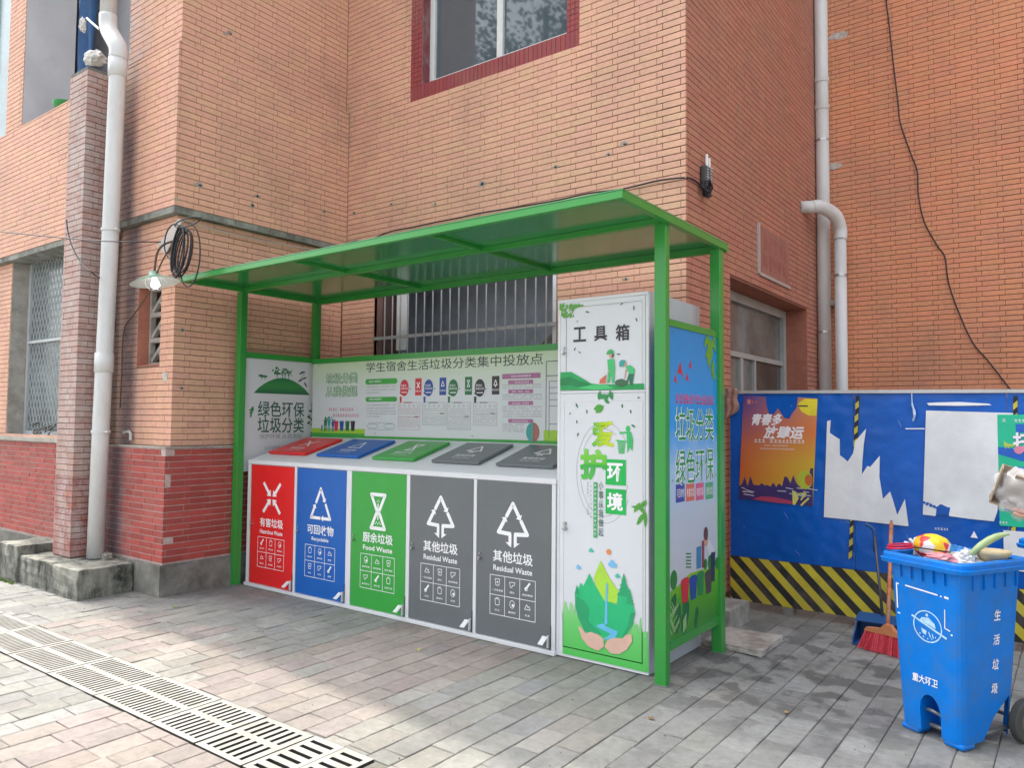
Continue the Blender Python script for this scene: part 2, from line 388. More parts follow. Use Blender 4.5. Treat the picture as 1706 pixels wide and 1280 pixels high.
pvm = MB(); pvm.box(-60, 60, -60, 2.05, -.30, -.0085); pvm.box(-60, 60, 2.46, 60, -.30, -.0085); pvm.box(-2.595, 60, 2.05, 2.46, -.30, -.0085); pvm.box(-60, -13.2, 2.05, 2.46, -.30, -.0085)
pavement = tag(pvm.build('pavement', mat('paving_joint_sand', (.155, .148, .13), .95, var=.35, vs=14)), kind='structure')
def chamfer_tile(mb, x0, x1, y0, y1, z, dz, c, ch=.004, yaw=0.0, zb=-.03):
    """a paving block with small chamfers, its top a little uneven"""
    cx, cy_ = (x0+x1)/2, (y0+y1)/2; ca, sa = math.cos(yaw), math.sin(yaw)
    def p(x, y, zz): x -= cx; y -= cy_; return (cx+x*ca-y*sa, cy_+x*sa+y*ca, zz)
    q = [(x0, y0), (x1, y0), (x1, y1), (x0, y1)]; qi = [(x0+ch, y0+ch), (x1-ch, y0+ch), (x1-ch, y1-ch), (x0+ch, y1-ch)]
    vs = [p(x, y, zb) for x, y in q]+[p(x, y, z-ch*.8+d) for (x, y), d in zip(q, dz)]+[p(x, y, z+d) for (x, y), d in zip(qi, dz)]
    n0 = len(mb.f)
    mb.c = c
    mb.mesh(vs, [(8,9,10,11), (4,5,9,8), (5,6,10,9), (6,7,11,10), (7,4,8,11), (0,1,5,4), (1,2,6,5), (2,3,7,6), (3,0,4,7)])
PW = .155
DR = (-13.2, -2.60, 2.05, 2.46)   # drain strip
cands = []
prs = random.Random(3)
x = -13.2
i = 0
while x < 3.0:
    y = -2.6+prs.uniform(-.25, 0)
    while y < 9.3:
        ln = .255+prs.uniform(-.014, .014)
        y1 = y+ln
        x0, x1 = x+.0024, x+PW-.0024
        segs = [(y+.002, y1-.002)]
        if x0 < DR[1] and x1 > DR[0]:
            ns = []
            for a, b in segs:
                if b <= DR[2] or a >= DR[3]: ns.append((a, b))
                else:
                    if a < DR[2]-.03: ns.append((a, DR[2]-.004))
                    if b > DR[3]+.03: ns.append((DR[3]+.004, b))
            segs = ns
        for a, b in segs:
            
            if a > 9.2 or (x0 < -6.5 and a > 3.45) or (a > 5.45 and x1 < -2.45): continue
            full = (b-a) > ln-.03
            zz = prs.uniform(-.0025, .0015)
            dz = [prs.uniform(-.0022, .0022) for _ in range(4)]
            near = False
            px, py = proj(((x0+x1)/2, (a+b)/2, 0)); 
            px2, py2 = proj((x1, b, 0)); px3, py3 = proj((x0, a, 0)); px4, py4 = proj((x1, a, 0))
            ar = abs((px4-px3)*(py2-py4)-(px2-px4)*(py4-py3))
            vis = 0 < px < 1706 and 0 < py < 1290
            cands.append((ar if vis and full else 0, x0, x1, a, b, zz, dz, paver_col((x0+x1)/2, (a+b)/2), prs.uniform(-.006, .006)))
        y = y1
    x += PW; i += 1
cands.sort(key=lambda t: -t[0])
# shared meshes for the blocks that show largest
pv_mesh = {}
pr2 = random.Random(5)
def paver_variant(k, col_i, c):
    key = (k, col_i)
    if key in pv_mesh: return pv_mesh[key]
    mb = MB(); chamfer_tile(mb, -.0751, .0751, -.1255, .1255, 0, [pr2.uniform(-.002, .002) for _ in range(4)], c)
    o = mb.build("paver", PAVER); pv_mesh[key] = o.data; bpy.data.objects.remove(o); return pv_mesh[key]
PALS = {}
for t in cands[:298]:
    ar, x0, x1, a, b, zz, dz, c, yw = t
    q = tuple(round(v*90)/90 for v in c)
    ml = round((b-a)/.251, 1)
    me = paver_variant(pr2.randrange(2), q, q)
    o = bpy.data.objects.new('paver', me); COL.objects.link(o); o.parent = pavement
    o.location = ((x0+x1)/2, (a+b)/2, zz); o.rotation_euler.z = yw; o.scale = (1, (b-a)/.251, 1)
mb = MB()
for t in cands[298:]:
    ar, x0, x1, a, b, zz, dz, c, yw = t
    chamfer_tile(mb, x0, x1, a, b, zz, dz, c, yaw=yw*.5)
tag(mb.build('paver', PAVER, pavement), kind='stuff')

# drain channel under the grates and the ground sheet is cut by laying the channel as a dark trough on top of it
DRM = mat('cast_drain_cover', (.30, .295, .275), .8, var=.14, vs=14, bump=.3, bs=80, dirt=(.22, .21, .18), dirt_amt=.6, dirt_s=5)
DRD = mat('drain_hollow', (.03, .028, .025), .95)
tr = tag(MB().box(DR[0]-.02, DR[1]+.03, DR[2]-.02, DR[3]+.02, -.36, -.301).build('drain_channel', DRD), kind='structure')
def slotted(mb, x0, x1, y0, y1, z0, z1, slots):
    """plate with rectangular slots: slots = list of (xa,xb,ya,yb), arranged as a grid of non overlapping holes"""
    xs = sorted({x0, x1, *[s[0] for s in slots], *[s[1] for s in slots]}); ys = sorted({y0, y1, *[s[2] for s in slots], *[s[3] for s in slots]})
    hole = set()
    def inside(cx, cy2): return any(s[0] < cx < s[1] and s[2] < cy2 < s[3] for s in slots)
    g = [[not inside((xs[i]+xs[i+1])/2, (ys[j]+ys[j+1])/2) for j in range(len(ys)-1)] for i in range(len(xs)-1)]
    for i in range(len(xs)-1):
        for j in range(len(ys)-1):
            if not g[i][j]: continue
            a, b, c, d = xs[i], xs[i+1], ys[j], ys[j+1]
            mb.face([(a, c, z1), (b, c, z1), (b, d, z1), (a, d, z1)])
            mb.m = 1
            if i == 0 or not g[i-1][j]: mb.face([(a, c, z0), (a, c, z1), (a, d, z1), (a, d, z0)])
            if i == len(xs)-2 or not g[i+1][j]: mb.face([(b, c, z1), (b, c, z0), (b, d, z0), (b, d, z1)])
            if j == 0 or not g[i][j-1]: mb.face([(a, c, z1), (a, c, z0), (b, c, z0), (b, c, z1)])
            if j == len(ys)-2 or not g[i][j+1]: mb.face([(a, d, z0), (a, d, z1), (b, d, z1), (b, d, z0)])
            mb.m = 0
GL = [-11.6, -11.0, -10.4, -9.8, -9.2, -8.6, -8.0, -7.4, -6.8, -6.2, -5.61, -5.02, -4.42, -3.81, -3.40, -3.02]
desc = {14: 'drain grate with six wide slots per row, next to the turned grate', 13: 'second grate of long slots from the turned drain grate', 12: 'third grate of long slots from the turned drain grate'}
gi = 0
for k in range(len(GL)-1):
    a, b = GL[k]+.006, GL[k+1]-.006
    n = max(6, int(round((b-a)/.0425))) if k < 13 else (8 if k == 13 else 6)
    pt = (b-a-.05)/n; sl = []
    for q in range(n):
        xa = a+.025+pt*(q+.27); xb = xa+pt*.44
        sl += [(xa, xb, 2.085, 2.245), (xa, xb, 2.285, 2.425)]
    mb = MB(); slotted(mb, a, b, 2.052, 2.458, -.045, .003+random.uniform(-.001, .002), sl)
    o = mb.build('drain_grate', [DRM, DRD])
    lab = {14: 'short pale drain grate with the widest slots, touching the turned grates', 13: 'short pale drain grate, second from the turned grates'}.get(k)
    if not lab: lab = 'long pale grate of narrow slots in the drain strip, %s from the turned grates' % ['', '', 'third', 'fourth', 'fifth', 'sixth', 'seventh', 'eighth', 'ninth', 'tenth', 'eleventh', 'twelfth', 'thirteenth', 'fourteenth', 'fifteenth'][14-k+0 if 14-k < 15 else 14]
    tag(o, lab, 'drain grate', 'grates along the drain strip')
for k, (a, b) in enumerate(((-3.012, -2.80), (-2.796, -2.60))):
    sl = []
    for q in range(6):
        ya = 2.075+q*.062; sl.append((a+.03, b-.03, ya+.012, ya+.036))
    mb = MB(); slotted(mb, a, b, 2.052, 2.458, -.045, .004, sl)
    tag(mb.build('drain_grate', [DRM, DRD]), ['turned drain grate with slots along the strip, beside the long row', 'turned drain grate at the very end of the drain strip'][k], 'drain grate', 'grates along the drain strip')

# ================================================================== BUILDING
BLD = thing('brick_building', (-4.4, 5.5, 0), 'orange brick tiled building with red plinth standing behind the green shelter', 'building')
HB = 12.0  # unseen upper height, stretched until the wing shades the paving and bin
brs = random.Random(21)
def orange():
    k = brs.uniform(.965, 1.035); r = brs.random()
    b = (.72, .40, .28) if r < .6 else ((.71, .415, .275) if r < .82 else (.71, .38, .28))
    return tuple(min(.85, v*k) for v in b)
def orange_shaded():  # same tile in a darker copy: the return wall's shade put into its colour
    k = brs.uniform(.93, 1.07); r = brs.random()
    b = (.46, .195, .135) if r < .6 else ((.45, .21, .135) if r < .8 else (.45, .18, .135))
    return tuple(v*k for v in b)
def redt():
    k = brs.uniform(.82, 1.15); return (.38*k, .065*k, .052*k)
def pierc():
    k = brs.uniform(.9, 1.1); return (.44*k, .26*k, .22*k)
def backing(name, pl, a0, a1, z0, z1, holes, m, th=.22, par=BLD):
    xs = sorted({a0, a1, *[min(max(h[0], a0), a1) for h in holes], *[min(max(h[1], a0), a1) for h in holes]}); zs = sorted({z0, z1, *[min(max(h[2], z0), z1) for h in holes], *[min(max(h[3], z0), z1) for h in holes]})
    mb = MB()
    for i in range(len(xs)-1):
        for j in range(len(zs)-1):
            cx, cz = (xs[i]+xs[i+1])/2, (zs[j]+zs[j+1])/2
            if any(h[0] < cx < h[1] and h[2] < cz < h[3] for h in holes): continue
            slab(mb, pl, xs[i], zs[j], xs[i+1], zs[j+1], -th, -.0065)
    return mb.build(name, m, par)
TILES = []
def tiles(pl, a0, a1, z0, z1, holes, colf, tw=.205, th=.055, gu=.004, gv=.0062, off=.25, skip=0.0):
    nrow = int(math.ceil((z1-z0)/th-1e-6)); rs = brs
    for r in range(nrow):
        b0 = z0+r*th+gv/2; b1 = min(z0+(r+1)*th-gv/2, z1)
        if b1-b0 < .012: continue
        zc = (b0+b1)/2; o = (off*tw if r % 2 else 0)
        k = int(math.floor((a0-o)/tw))-1
        while k*tw+o < a1:
            s0, s1 = max(a0, k*tw+o+gu/2), min(a1, (k+1)*tw+o-gu/2); k += 1
            if s1-s0 < .008: continue
            segs = [(s0, s1)]
            for h in holes:
                if not (h[2] < zc < h[3]): continue
                ns = []
                for p, q in segs:
                    if q <= h[0] or p >= h[1]: ns.append((p, q)); continue
                    if p < h[0]: ns.append((p, h[0]))
                    if q > h[1]: ns.append((h[1], q))
                segs = ns
            for p, q in segs:
                if q-p < .008: continue
                TILES.append((pl, p, q, b0, b1, colf(), rs.uniform(-.0012, .0012), (q-p) > tw-gu-.002 and (b1-b0) > th-gv-.002 and tw > .2))
W1, W5, W6 = plY(5.5), plX(-2.41), plY(9.35)
hw1 = [(-5.92, -3.62, 1.55, 3.12), (-5.45, -3.405, 4.835, 6.75)]
hw1b = [(-5.92, -3.62, 1.55, 3.12), (-5.295, -3.53, 4.985, 6.60)]
backing('wall', W1, -6.62, -2.41-.007, 0, HB, hw1b, GROUT1)
tiles(W1, -6.44, -2.41-.007, .275, 8.6, hw1, orange)
# dark red tile border round the upper window
for (a0, a1, z0, z1) in ((-5.45, -3.405, 4.835, 4.985), (-5.45, -5.297, 4.985, 6.60), (-3.53, -3.405, 4.985, 6.60), (-5.45, -3.405, 6.60, 6.75)):
    tiles(W1, a0, a1, z0, z1, [], lambda: tuple(v*brs.uniform(.9, 1.1) for v in (.30, .05, .055)), tw=.05, th=(.15 if a1-a0 > 1 else .05), gu=.003, gv=.003, off=0)
# return wall with the doorway
hd = [(6.42, 8.8, .12, 2.85)]
backing('wall', W5, 5.5065, 9.45, 0, HB, hd, GROUT)
tiles(W5, 5.5, 9.34, .11, 8.8, hd, orange_shaded)
backing('wall', W6, -2.60, 8.0, 0, HB, [], GROUT)
tiles(W6, -2.40, 5.2, .11, 9.2, [], lambda: tuple(v*brs.uniform(.95, 1.04) for v in (.72, .30, .16)))
# left wing
A1, A2, A3, A4 = plX(-6.38), plX(-6.43), plX(-6.45), plX(-6.385)
F1, F2, F3, F4 = plY(3.51), plY(3.56), plY(3.58), plY(3.50)
backing('wall', A1, 3.52, 5.60, 3.44, 4.95, [], GROUT1); tiles(A1, 3.51, 5.49, 3.445, 4.95, [], orange)
backing('wall', A2, 3.57, 5.60, 4.95, HB, [], GROUT1); tiles(A2, 3.56, 5.49, 4.96, 8.6, [], orange)
backing('wall', A3, 3.59, 5.60, 1.29, 3.40, [], GROUT1); tiles(A3, 3.58, 5.49, 1.30, 3.38, [], orange)
backing('plinth', A4, 3.51, 5.60, .2, 1.285, [], GROUTL); tiles(A4, 3.50, 5.49, .285, 1.285, [(3.4, 3.59, 1.20, 1.30), (3.4, 3.56, .92, 1.06), (3.4, 3.60, .44, .50)], redt, gv=.009, gu=.006)
XL = -12.2
hn = [(-7.10, -6.68, 2.04, 2.79), (-10.1, -8.25, 1.33, 3.44)]
hb = [(-9.95, -7.40, 4.90, 8.4), (XL, -10.42, 4.9, 8.4)]
backing('wall', F1, XL, -6.387, 3.44, 4.95, [], GROUT1); tiles(F1, XL, -6.387, 3.445, 4.95, [], orange)
backing('wall', F2, XL, -6.437, 4.95, HB, hb, GROUT1); tiles(F2, XL, -6.437, 4.96, 8.6, hb, orange)
backing('wall', F3, XL, -6.457, 1.29, 3.40, hn, GROUT1); tiles(F3, XL, -6.457, 1.30, 3.38, hn, orange)
backing('plinth', F4, XL, -6.392, .2, 1.285, [], GROUTL); tiles(F4, XL, -6.392, .285, 1.285, [(-6.47, -6.3, 1.20, 1.30)], redt, gv=.009, gu=.006)
# far return walls so that the wing is a closed block
# pilaster
P1, P2 = plY(3.19), plX(-7.42)
mb = MB(); mb.box(-7.78+.0065, -7.42-.0065, 3.19+.0065, 3.51, .2, 4.84); mb.build('pilaster', GROUT, BLD)
def pcol(z): return pierc() if z > 1.0 else tuple(v*brs.uniform(.85, 1.1) for v in (.36, .12, .10))
for (z0, z1, cf, g) in ((.262, 1.0, lambda: pcol(.5), None), (1.0, 4.85, lambda: pcol(2), None)):
    tiles(P1, -7.78, -7.42-.007, z0, z1, [], cf)
    tiles(P2, 3.19, 3.50, z0, z1, [], cf)
MB().box(-7.78, -7.42, 3.19, 3.50, 4.84, 4.875).build('pilaster_cap', CONC, BLD)

# tiles -> the 300 that show largest as parts, the rest one part
def tile_area(t):
    pl, p, q, b0, b1, c, d, full = t
    if not full: return 0
    a = [proj(pl.at(*uv)) for uv in ((p, b0), (q, b0), (q, b1), (p, b1))]
    cx = sum(k[0] for k in a)/4; cy2 = sum(k[1] for k in a)/4
    if not (5 < cx < 1700 and 5 < cy2 < 1275): return 0
    if pl is W1 and b0 < 3.5: return 0
    if pl is W6 and b0 < 2.0: return 0
    return abs(sum(a[i][0]*a[(i+1) % 4][1]-a[(i+1) % 4][0]*a[i][1] for i in range(4)))/2
order = sorted(range(len(TILES)), key=lambda i: -tile_area(TILES[i]))
big = set(order[:300])
def tile_faces(mb, pl, p, q, b0, b1, c, d, e=.0015):
    h0, h1 = -.008, d
    mb.c = c
    o = [pl.at(p, b0, h0), pl.at(q, b0, h0), pl.at(q, b1, h0), pl.at(p, b1, h0)]
    s_ = [pl.at(p, b0, h1-e), pl.at(q, b0, h1-e), pl.at(q, b1, h1-e), pl.at(p, b1, h1-e)]
    t_ = [pl.at(p+e, b0+e, h1), pl.at(q-e, b0+e, h1), pl.at(q-e, b1-e, h1), pl.at(p+e, b1-e, h1)]
    fs = [(8,9,10,11)]
    for k in range(4):
        k2 = (k+1) % 4; fs += [(k, k2, 4+k2, 4+k), (4+k, 4+k2, 8+k2, 8+k)]
    mb.mesh(o+s_+t_, fs)
mb = MB(); bmesh_cache = {}
for i, t in enumerate(TILES):
    pl, p, q, b0, b1, c, d, full = t
    if i in big:
        cq = tuple(round(v*120)/120 for v in c); key = (tuple(pl.n), cq)
        if key not in bmesh_cache:
            m1 = MB(); pz = Pl((0, 0, 0), pl.u, pl.v, pl.n); tile_faces(m1, pz, 0, .2, 0, .0475, cq, 0)
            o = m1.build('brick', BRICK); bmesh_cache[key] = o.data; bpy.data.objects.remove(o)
        o = bpy.data.objects.new('brick', bmesh_cache[key]); COL.objects.link(o); o.parent = BLD
        o.location = pl.at(p, b0, d)-BLD.location
    else: tile_faces(mb, pl, p, q, b0, b1, c, d)
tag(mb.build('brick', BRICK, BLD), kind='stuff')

# concrete lip and soffit under the band, base course, sills
mb = MB(); mb.box(XL, -6.384, 3.515, 3.80, 3.385, 3.442); mb.box(-6.70, -6.384, 3.80, 5.49, 3.385, 3.442)
mb.build('concrete_lip', mat('weathered_concrete', (.26, .27, .24), .9, var=.3, vs=7, bump=.5, bs=40, dirt=(.07, .07, .06), dirt_amt=.8, dirt_s=3), BLD)
mb = MB(); mb.box(-6.80, -6.36, 3.47, 5.48, -.02, .272); mb.box(XL, -6.80, 3.474, 3.7, -.02, .266); mb.build('base_course', CONC, BLD)
mb = MB(); mb.box(-12.2, -7.785, 3.47, 3.62, 1.286, 1.325); mb.box(-6.46, -6.37, 3.49, 5.48, 1.2865, 1.296); mb.box(-7.4, -6.3725, 3.4925, 3.60, 1.2860, 1.2965); mb.build('sill_band', CONCL, BLD)
# chipped spots: mortar showing where tiles broke away
CH = mat('chipped_mortar', (.36, .33, .29), .95, var=.3, vs=30, bump=.6, bs=80)
def splat(pr, c, r, rnd, sx=1.0):
    n = 9; pr.poly([(c[0]+r*sx*rnd.uniform(.5, 1.15)*math.cos(2*math.pi*k/n), c[1]+r*rnd.uniform(.4, 1.1)*math.sin(2*math.pi*k/n)) for k in range(n)])
rn = random.Random(4); mb = MB()
for (px, py, r, pl) in ((590, 355, .04, W1), (652, 340, .035, W1), (725, 340, .035, W1), (745, 309, .02, W1), (803, 306, .06, W1), (845, 315, .02, W1), (925, 278, .04, W1), (1013, 257, .035, W1), (1040, 240, .045, W1), (964, 182, .012, W1), (620, 82, .03, W1), (675, 45, .015, W1), (675, 60, .015, W1), (383, 55, .04, A2), (375, 56, .03, A2), (332, 308, .05, A1), (428, 326, .045, A1), (420, 342, .05, A1), (540, 352, .04, A1), (294, 332, .03, A1), (217, 330, .035, F1), (232, 340, .02, F1), (303, 550, .035, A3), (302, 647, .035, A3), (1042, 465, .035, W1)):
    q = (PY(px, py, pl.o.y) if abs(pl.n.y) > .5 else PX(px, py, pl.o.x)); c = (q.x, q.z) if abs(pl.n.y) > .5 else (q.y, q.z)
    pr = Print(pl, .0022); splat(pr, c, r*.6, rn, 1.5); mb.m = 0; mb.v and None
    co_ = pr.build('chipped_patch', CH, BLD)
    if r > .03: pr = Print(pl, .0032); splat(pr, (c[0]+.005, c[1]-.003), r*.3, rn, 1.3); pr.build('hole', mat('pit_dark', (.05, .04, .035), .95), co_)
mb = MB()
for (px, py, r, pl, sx) in ((1395, 60, .07, W6, 2.0), (1388, 278, .07, W6, 1.5), (275, 627, .05, F3, 1.4)):
    q = PY(px, py, pl.o.y); pr = Print(pl, .0026); splat(pr, (q.x, q.z), r, rn, sx)
    pr.build('mortar_smear', mat('pale_mortar', (.50, .46, .42), .95, var=.3, vs=20), BLD)
# broken plinth edge
mb = MB(); mb.box(-6.50, -6.40, 3.515, 3.60, .93, 1.05); mb.box(-6.50, -6.395, 3.512, 3.60, 1.2, 1.28); mb.box(-6.5, -6.41, 3.53, 3.6, .44, .50); mb.build('chipped_corner', CH, BLD)

# ---- upper window
def room(mb, x0, x1, y0, y1, z0, z1):
    mb.face([(x0, y1, z0), (x1, y1, z0), (x1, y1, z1), (x0, y1, z1)]); mb.face([(x0, y0, z0), (x0, y1, z0), (x0, y1, z1), (x0, y0, z1)])
    mb.face([(x1, y0, z0), (x1, y0, z1), (x1, y1, z1), (x1, y1, z0)]); mb.face([(x0, y0, z0), (x1, y0, z0), (x1, y1, z0), (x0, y1, z0)]); mb.face([(x0, y0, z1), (x0, y1, z1), (x1, y1, z1), (x1, y0, z1)])
w = MB(); fp = plY(5.66); frame_rect(w, fp, -5.29, 4.99, -3.535, 6.595, .07, .05)
xm = PY(838, 50, 5.66).x
slab(w, fp, xm-.035, 5.06, xm+.035, 6.525, 0.001, .051)
wo_ = w.build('window', mat('white_window_frame', (.70, .73, .72), .4, var=.04), BLD)
for (a, b) in ((-5.22, xm-.035), (xm+.035, -3.605)):
    g = MB(); slab(g, plY(5.66), a, 5.06, b, 6.525, .015, .021); g.build('pane', GLASS, wo_)
mb = MB(); mb.box(-5.2945, -5.285, 5.508, 5.72, 4.985, 6.6); mb.box(-3.54, -3.5305, 5.508, 5.72, 4.985, 6.6); mb.box(-5.285, -3.54, 5.506, 5.72, 4.976, 4.988)
mb.build('window_reveal', mat('red_reveal', (.22, .05, .06), .7, var=.2, vs=20, dirt=(.4, .33, .34), dirt_amt=.4, dirt_s=8), BLD)
mb = MB(); room(mb, -5.6, -3.2, 5.72, 7.5, 4.6, 6.9); mb.build('room', DARK, BLD)
# ---- barred window
mb = MB(); room(mb, -6.1, -3.4, 5.73, 6.5, 1.4, 3.2); mb.build('room', DARK, BLD)
mb = MB(); mb.box(-5.92, -5.80, 5.49, 5.73, 1.55, 3.12); mb.build('window_reveal', mat('brown_reveal', (.16, .09, .08), .8), BLD)
bw = MB(); frame_rect(bw, plY(5.52), -5.915, 1.555, -3.625, 3.115, .035, .03); bwo = bw.build('window', mat('window_alu_edge', (.60, .62, .62), .4), BLD)
mb = MB()
slab(mb, plY(5.48), -5.93, 2.385, -3.61, 2.418, 0, .012); mb.build('crossbar', BARS, bwo)
for k in range(19):
    x = -5.735+k*.1125; m1 = MB(); m1.tube([(x, 5.465, 1.60), (x, 5.465, 3.1)], .0075, 6); m1.build('bar', BARS, bwo)
m1 = MB(); m1.box(-5.70, -5.55, 5.60, 5.63, 2.28, 3.1); m1.build('casement_edge', PVC, bwo)
PO = mat('pole_bundle', (.42, .40, .38), .5, var=.2, vs=20)
mb = MB()
for k in range(9):
    a = Vector((-3.66-k*.012, 5.60+.01*k, 2.40-k*.022)); b = Vector((-4.35+.03*k, 5.66+.01*k, 1.90-.02*k)); mb.tube([a, b], .011, 6)
for k in range(5):
    mb.tube([(-5.62, 5.62+.01*k, 2.26-.03*k), (-5.05, 5.64, 1.98-.03*k)], .01, 6)
tag(mb.build('pole_bundle', PO), 'bundle of thin grey poles leaning inside the barred window', 'poles')

# ---- breeze block niche
nr = MB(); nr.box(-7.104, -7.096, 3.586, 3.76, 2.04, 2.79); nr.box(-6.684, -6.676, 3.586, 3.76, 2.04, 2.79); nr.box(-7.096, -6.684, 3.585, 3.76, 2.033, 2.043); nr.box(-7.096, -6.684, 3.585, 3.76, 2.787, 2.797)
nr.build('niche_reveal', mat('reveal_tile', (.45, .18, .12), .7, var=.15, vs=14), BLD)
bb = MB()
PB = plY(3.74)
frame_rect(bb, PB, -7.09, 2.045, -6.69, 2.785, .03, .05)
for z in (2.285, 2.53): slab(bb, PB, -7.06, z-.022, -6.72, z+.022, 0, .049)
def bar3(mb, pl, p, q, w, h0, h1):
    p = Vector(p); q = Vector(q); d = (q-p).normalized(); t = Vector((-d.y, d.x))*w/2
    a = [p-t, q-t, q+t, p+t]; vs = [pl.at(k.x, k.y, h0) for k in a]+[pl.at(k.x, k.y, h1) for k in a]
    mb.mesh(vs, [(0,3,2,1),(4,5,6,7),(0,1,5,4),(1,2,6,5),(2,3,7,6),(3,0,4,7)])
for z in (2.075, 2.307, 2.552):
    bar3(bb, PB, (-7.05, z+.01), (-6.86, z+.17), .035, 0, .045); bar3(bb, PB, (-6.86, z+.17), (-6.72, z+.19), .03, 0, .045); bar3(bb, PB, (-6.92, z+.10), (-6.82, z+.005), .03, 0, .044)
bb.build('breeze_block', CONCL, BLD)
mb = MB(); room(mb, -7.3, -6.5, 3.76, 4.4, 1.9, 2.95); mb.build('room', DARK, BLD)

# ---- left window with diamond mesh
mb = MB(); mb.box(-10.1, -10.09, 3.586, 3.86, 1.33, 3.40); mb.box(-10.09, -8.25, 3.585, 3.86, 1.322, 1.335); mb.build('window_reveal', CONCL, BLD)
lw = MB(); frame_rect(lw, plY(3.80), -10.085, 1.337, -8.26, 3.44, .05, .04); slab(lw, plY(3.80), -10.03, 2.42, -8.31, 2.45, .0, .055)
lwo = lw.build('window', mat('grey_window_frame', (.50, .53, .55), .5), BLD)
g = MB(); slab(g, plY(3.80), -10.03, 1.39, -8.31, 3.39, .005, .011); g.build('pane', mat('hazy_glass', (.20, .25, .27), .15, var=.5, vs=3), lwo)
dm = MB(); st = .085; s_x0, s_x1, s_z0, s_z1 = -10.03, -8.31, 1.39, 3.39
k = -30
while k < 60:
    for sg in (1, -1):
        # line z = sg*1.9*(x-x0)+c
        pts = []
        c0 = (s_z0+k*st*1.9) if sg > 0 else (s_z0+k*st*1.9)
        xa, xb = s_x0, s_x1
        za, zb = c0-(1.9*(0)) if sg > 0 else c0, 0
        if sg > 0: f = lambda x: c0+1.9*(x-s_x0)-1.9*1.72
        else: f = lambda x: c0-1.9*(x-s_x0)+0.0
        inv = (lambda z: s_x0+(z-c0+1.9*1.72)/1.9) if sg > 0 else (lambda z: s_x0+(c0-z)/1.9)
        e = sorted([inv(s_z0), inv(s_z1)]); xa = max(s_x0, e[0]); xb = min(s_x1, e[1])
        if xb-xa > .02: dm.tube([(xa, 3.775, f(xa)), (xb, 3.775, f(xb))], .004, 4, cap=False)
    k += 1
tag(dm.build('diamond_mesh', mat('mesh_wire', (.45, .48, .48), .5), lwo), kind='stuff')
# ---- balcony above: column, back wall, glazing
mb = MB(); mb.box(-10.42, -9.944, 3.568, 4.12, 4.955, 8.4); mb.build('column', PLASTER, BLD)
mb = MB(); mb.box(XL, -6.6, 4.7, 4.85, 4.9, 8.6); mb.box(XL, -6.7, 3.79, 4.7, 8.4, 8.6); mb.box(XL, -6.7, 3.79, 4.7, 4.70, 4.90); mb.build('balcony_wall', mat('balcony_plaster', (.60, .60, .64), .9, var=.1, vs=3), BLD)
mb = MB(); slab(mb, plY(3.8), XL, 4.95, -10.43, 8.4, 0, .02); mb.build('pane', mat('teal_glass', (.10, .22, .24), .1, var=.4, vs=2), BLD)
mb = MB(); mb.box(-12.4, -12.2, 3.5, 9, 0, HB); mb.box(-12.2, -2.63, 9.4, 9.6, 0, HB); mb.box(-2.9, 8.0, 12.0, 12.2, 0, HB); mb.box(XL, -6.6, 5.7, 9.4, HB-.2, HB); mb.box(-6.6, -2.62, 5.73, 9.4, HB-.2, HB); mb.box(-2.62, 8.0, 9.6, 12.0, HB-.2, HB); mb.box(7.8, 8.0, 9.6, 12.0, 0, HB); mb.build('wall', PLASTER, BLD)
# ---- doorway on the return wall
DF = mat('door_frame_alu', (.38, .40, .39), .45, var=.1)
mb = MB(); mb.box(-2.72, -2.413, 8.785, 8.80, .12, 2.84); mb.box(-2.72, -2.413, 6.422, 6.43, .12, 2.84); mb.box(-2.72, -2.413, 6.43, 8.785, 2.838, 2.846); mb.build('door_reveal', mat('door_reveal_tile', (.36, .13, .085), .75, var=.15, vs=16), BLD)
dr = MB(); PD = plX(-2.70); frame_rect(dr, PD, 6.435, .13, 8.78, 2.83, .09, .06)
slab(dr, PD, 6.52, 2.20, 8.69, 2.25, .005, .05)
slab(dr, PD, 7.35, .22, 7.42, 2.20, .005, .045); slab(dr, PD, 7.75, .22, 7.80, 2.2, .005, .045)
dro = dr.build('door', DF, BLD)
g = MB(); slab(g, PD, 6.52, .22, 7.35, 2.2, .01, .016); slab(g, PD, 7.42, .22, 7.75, 2.2, .01, .016); slab(g, PD, 6.52, 2.25, 8.69, 2.74, .01, .016); g.build('pane', mat('door_glass', (.16, .17, .16), .12, var=.4, vs=2.5), dro)
g = MB(); slab(g, PD, 7.80, .22, 8.69, 2.2, .01, .02); g.build('pane', mat('door_glass_dark', (.075, .08, .075), .12, var=.4, vs=2.5), dro)
g = MB(); slab(g, PD, 6.9, .5, 7.3, 2.15, -.12, -.1); g.build('curtain', mat('pale_curtain', (.5, .5, .48), .8), dro)
mb = MB(); mb.box(-2.409, -2.085, 5.507, 5.93, -.02, .158); tag(mb.build('step', CONCL, BLD), 'pale concrete step before the doorway')
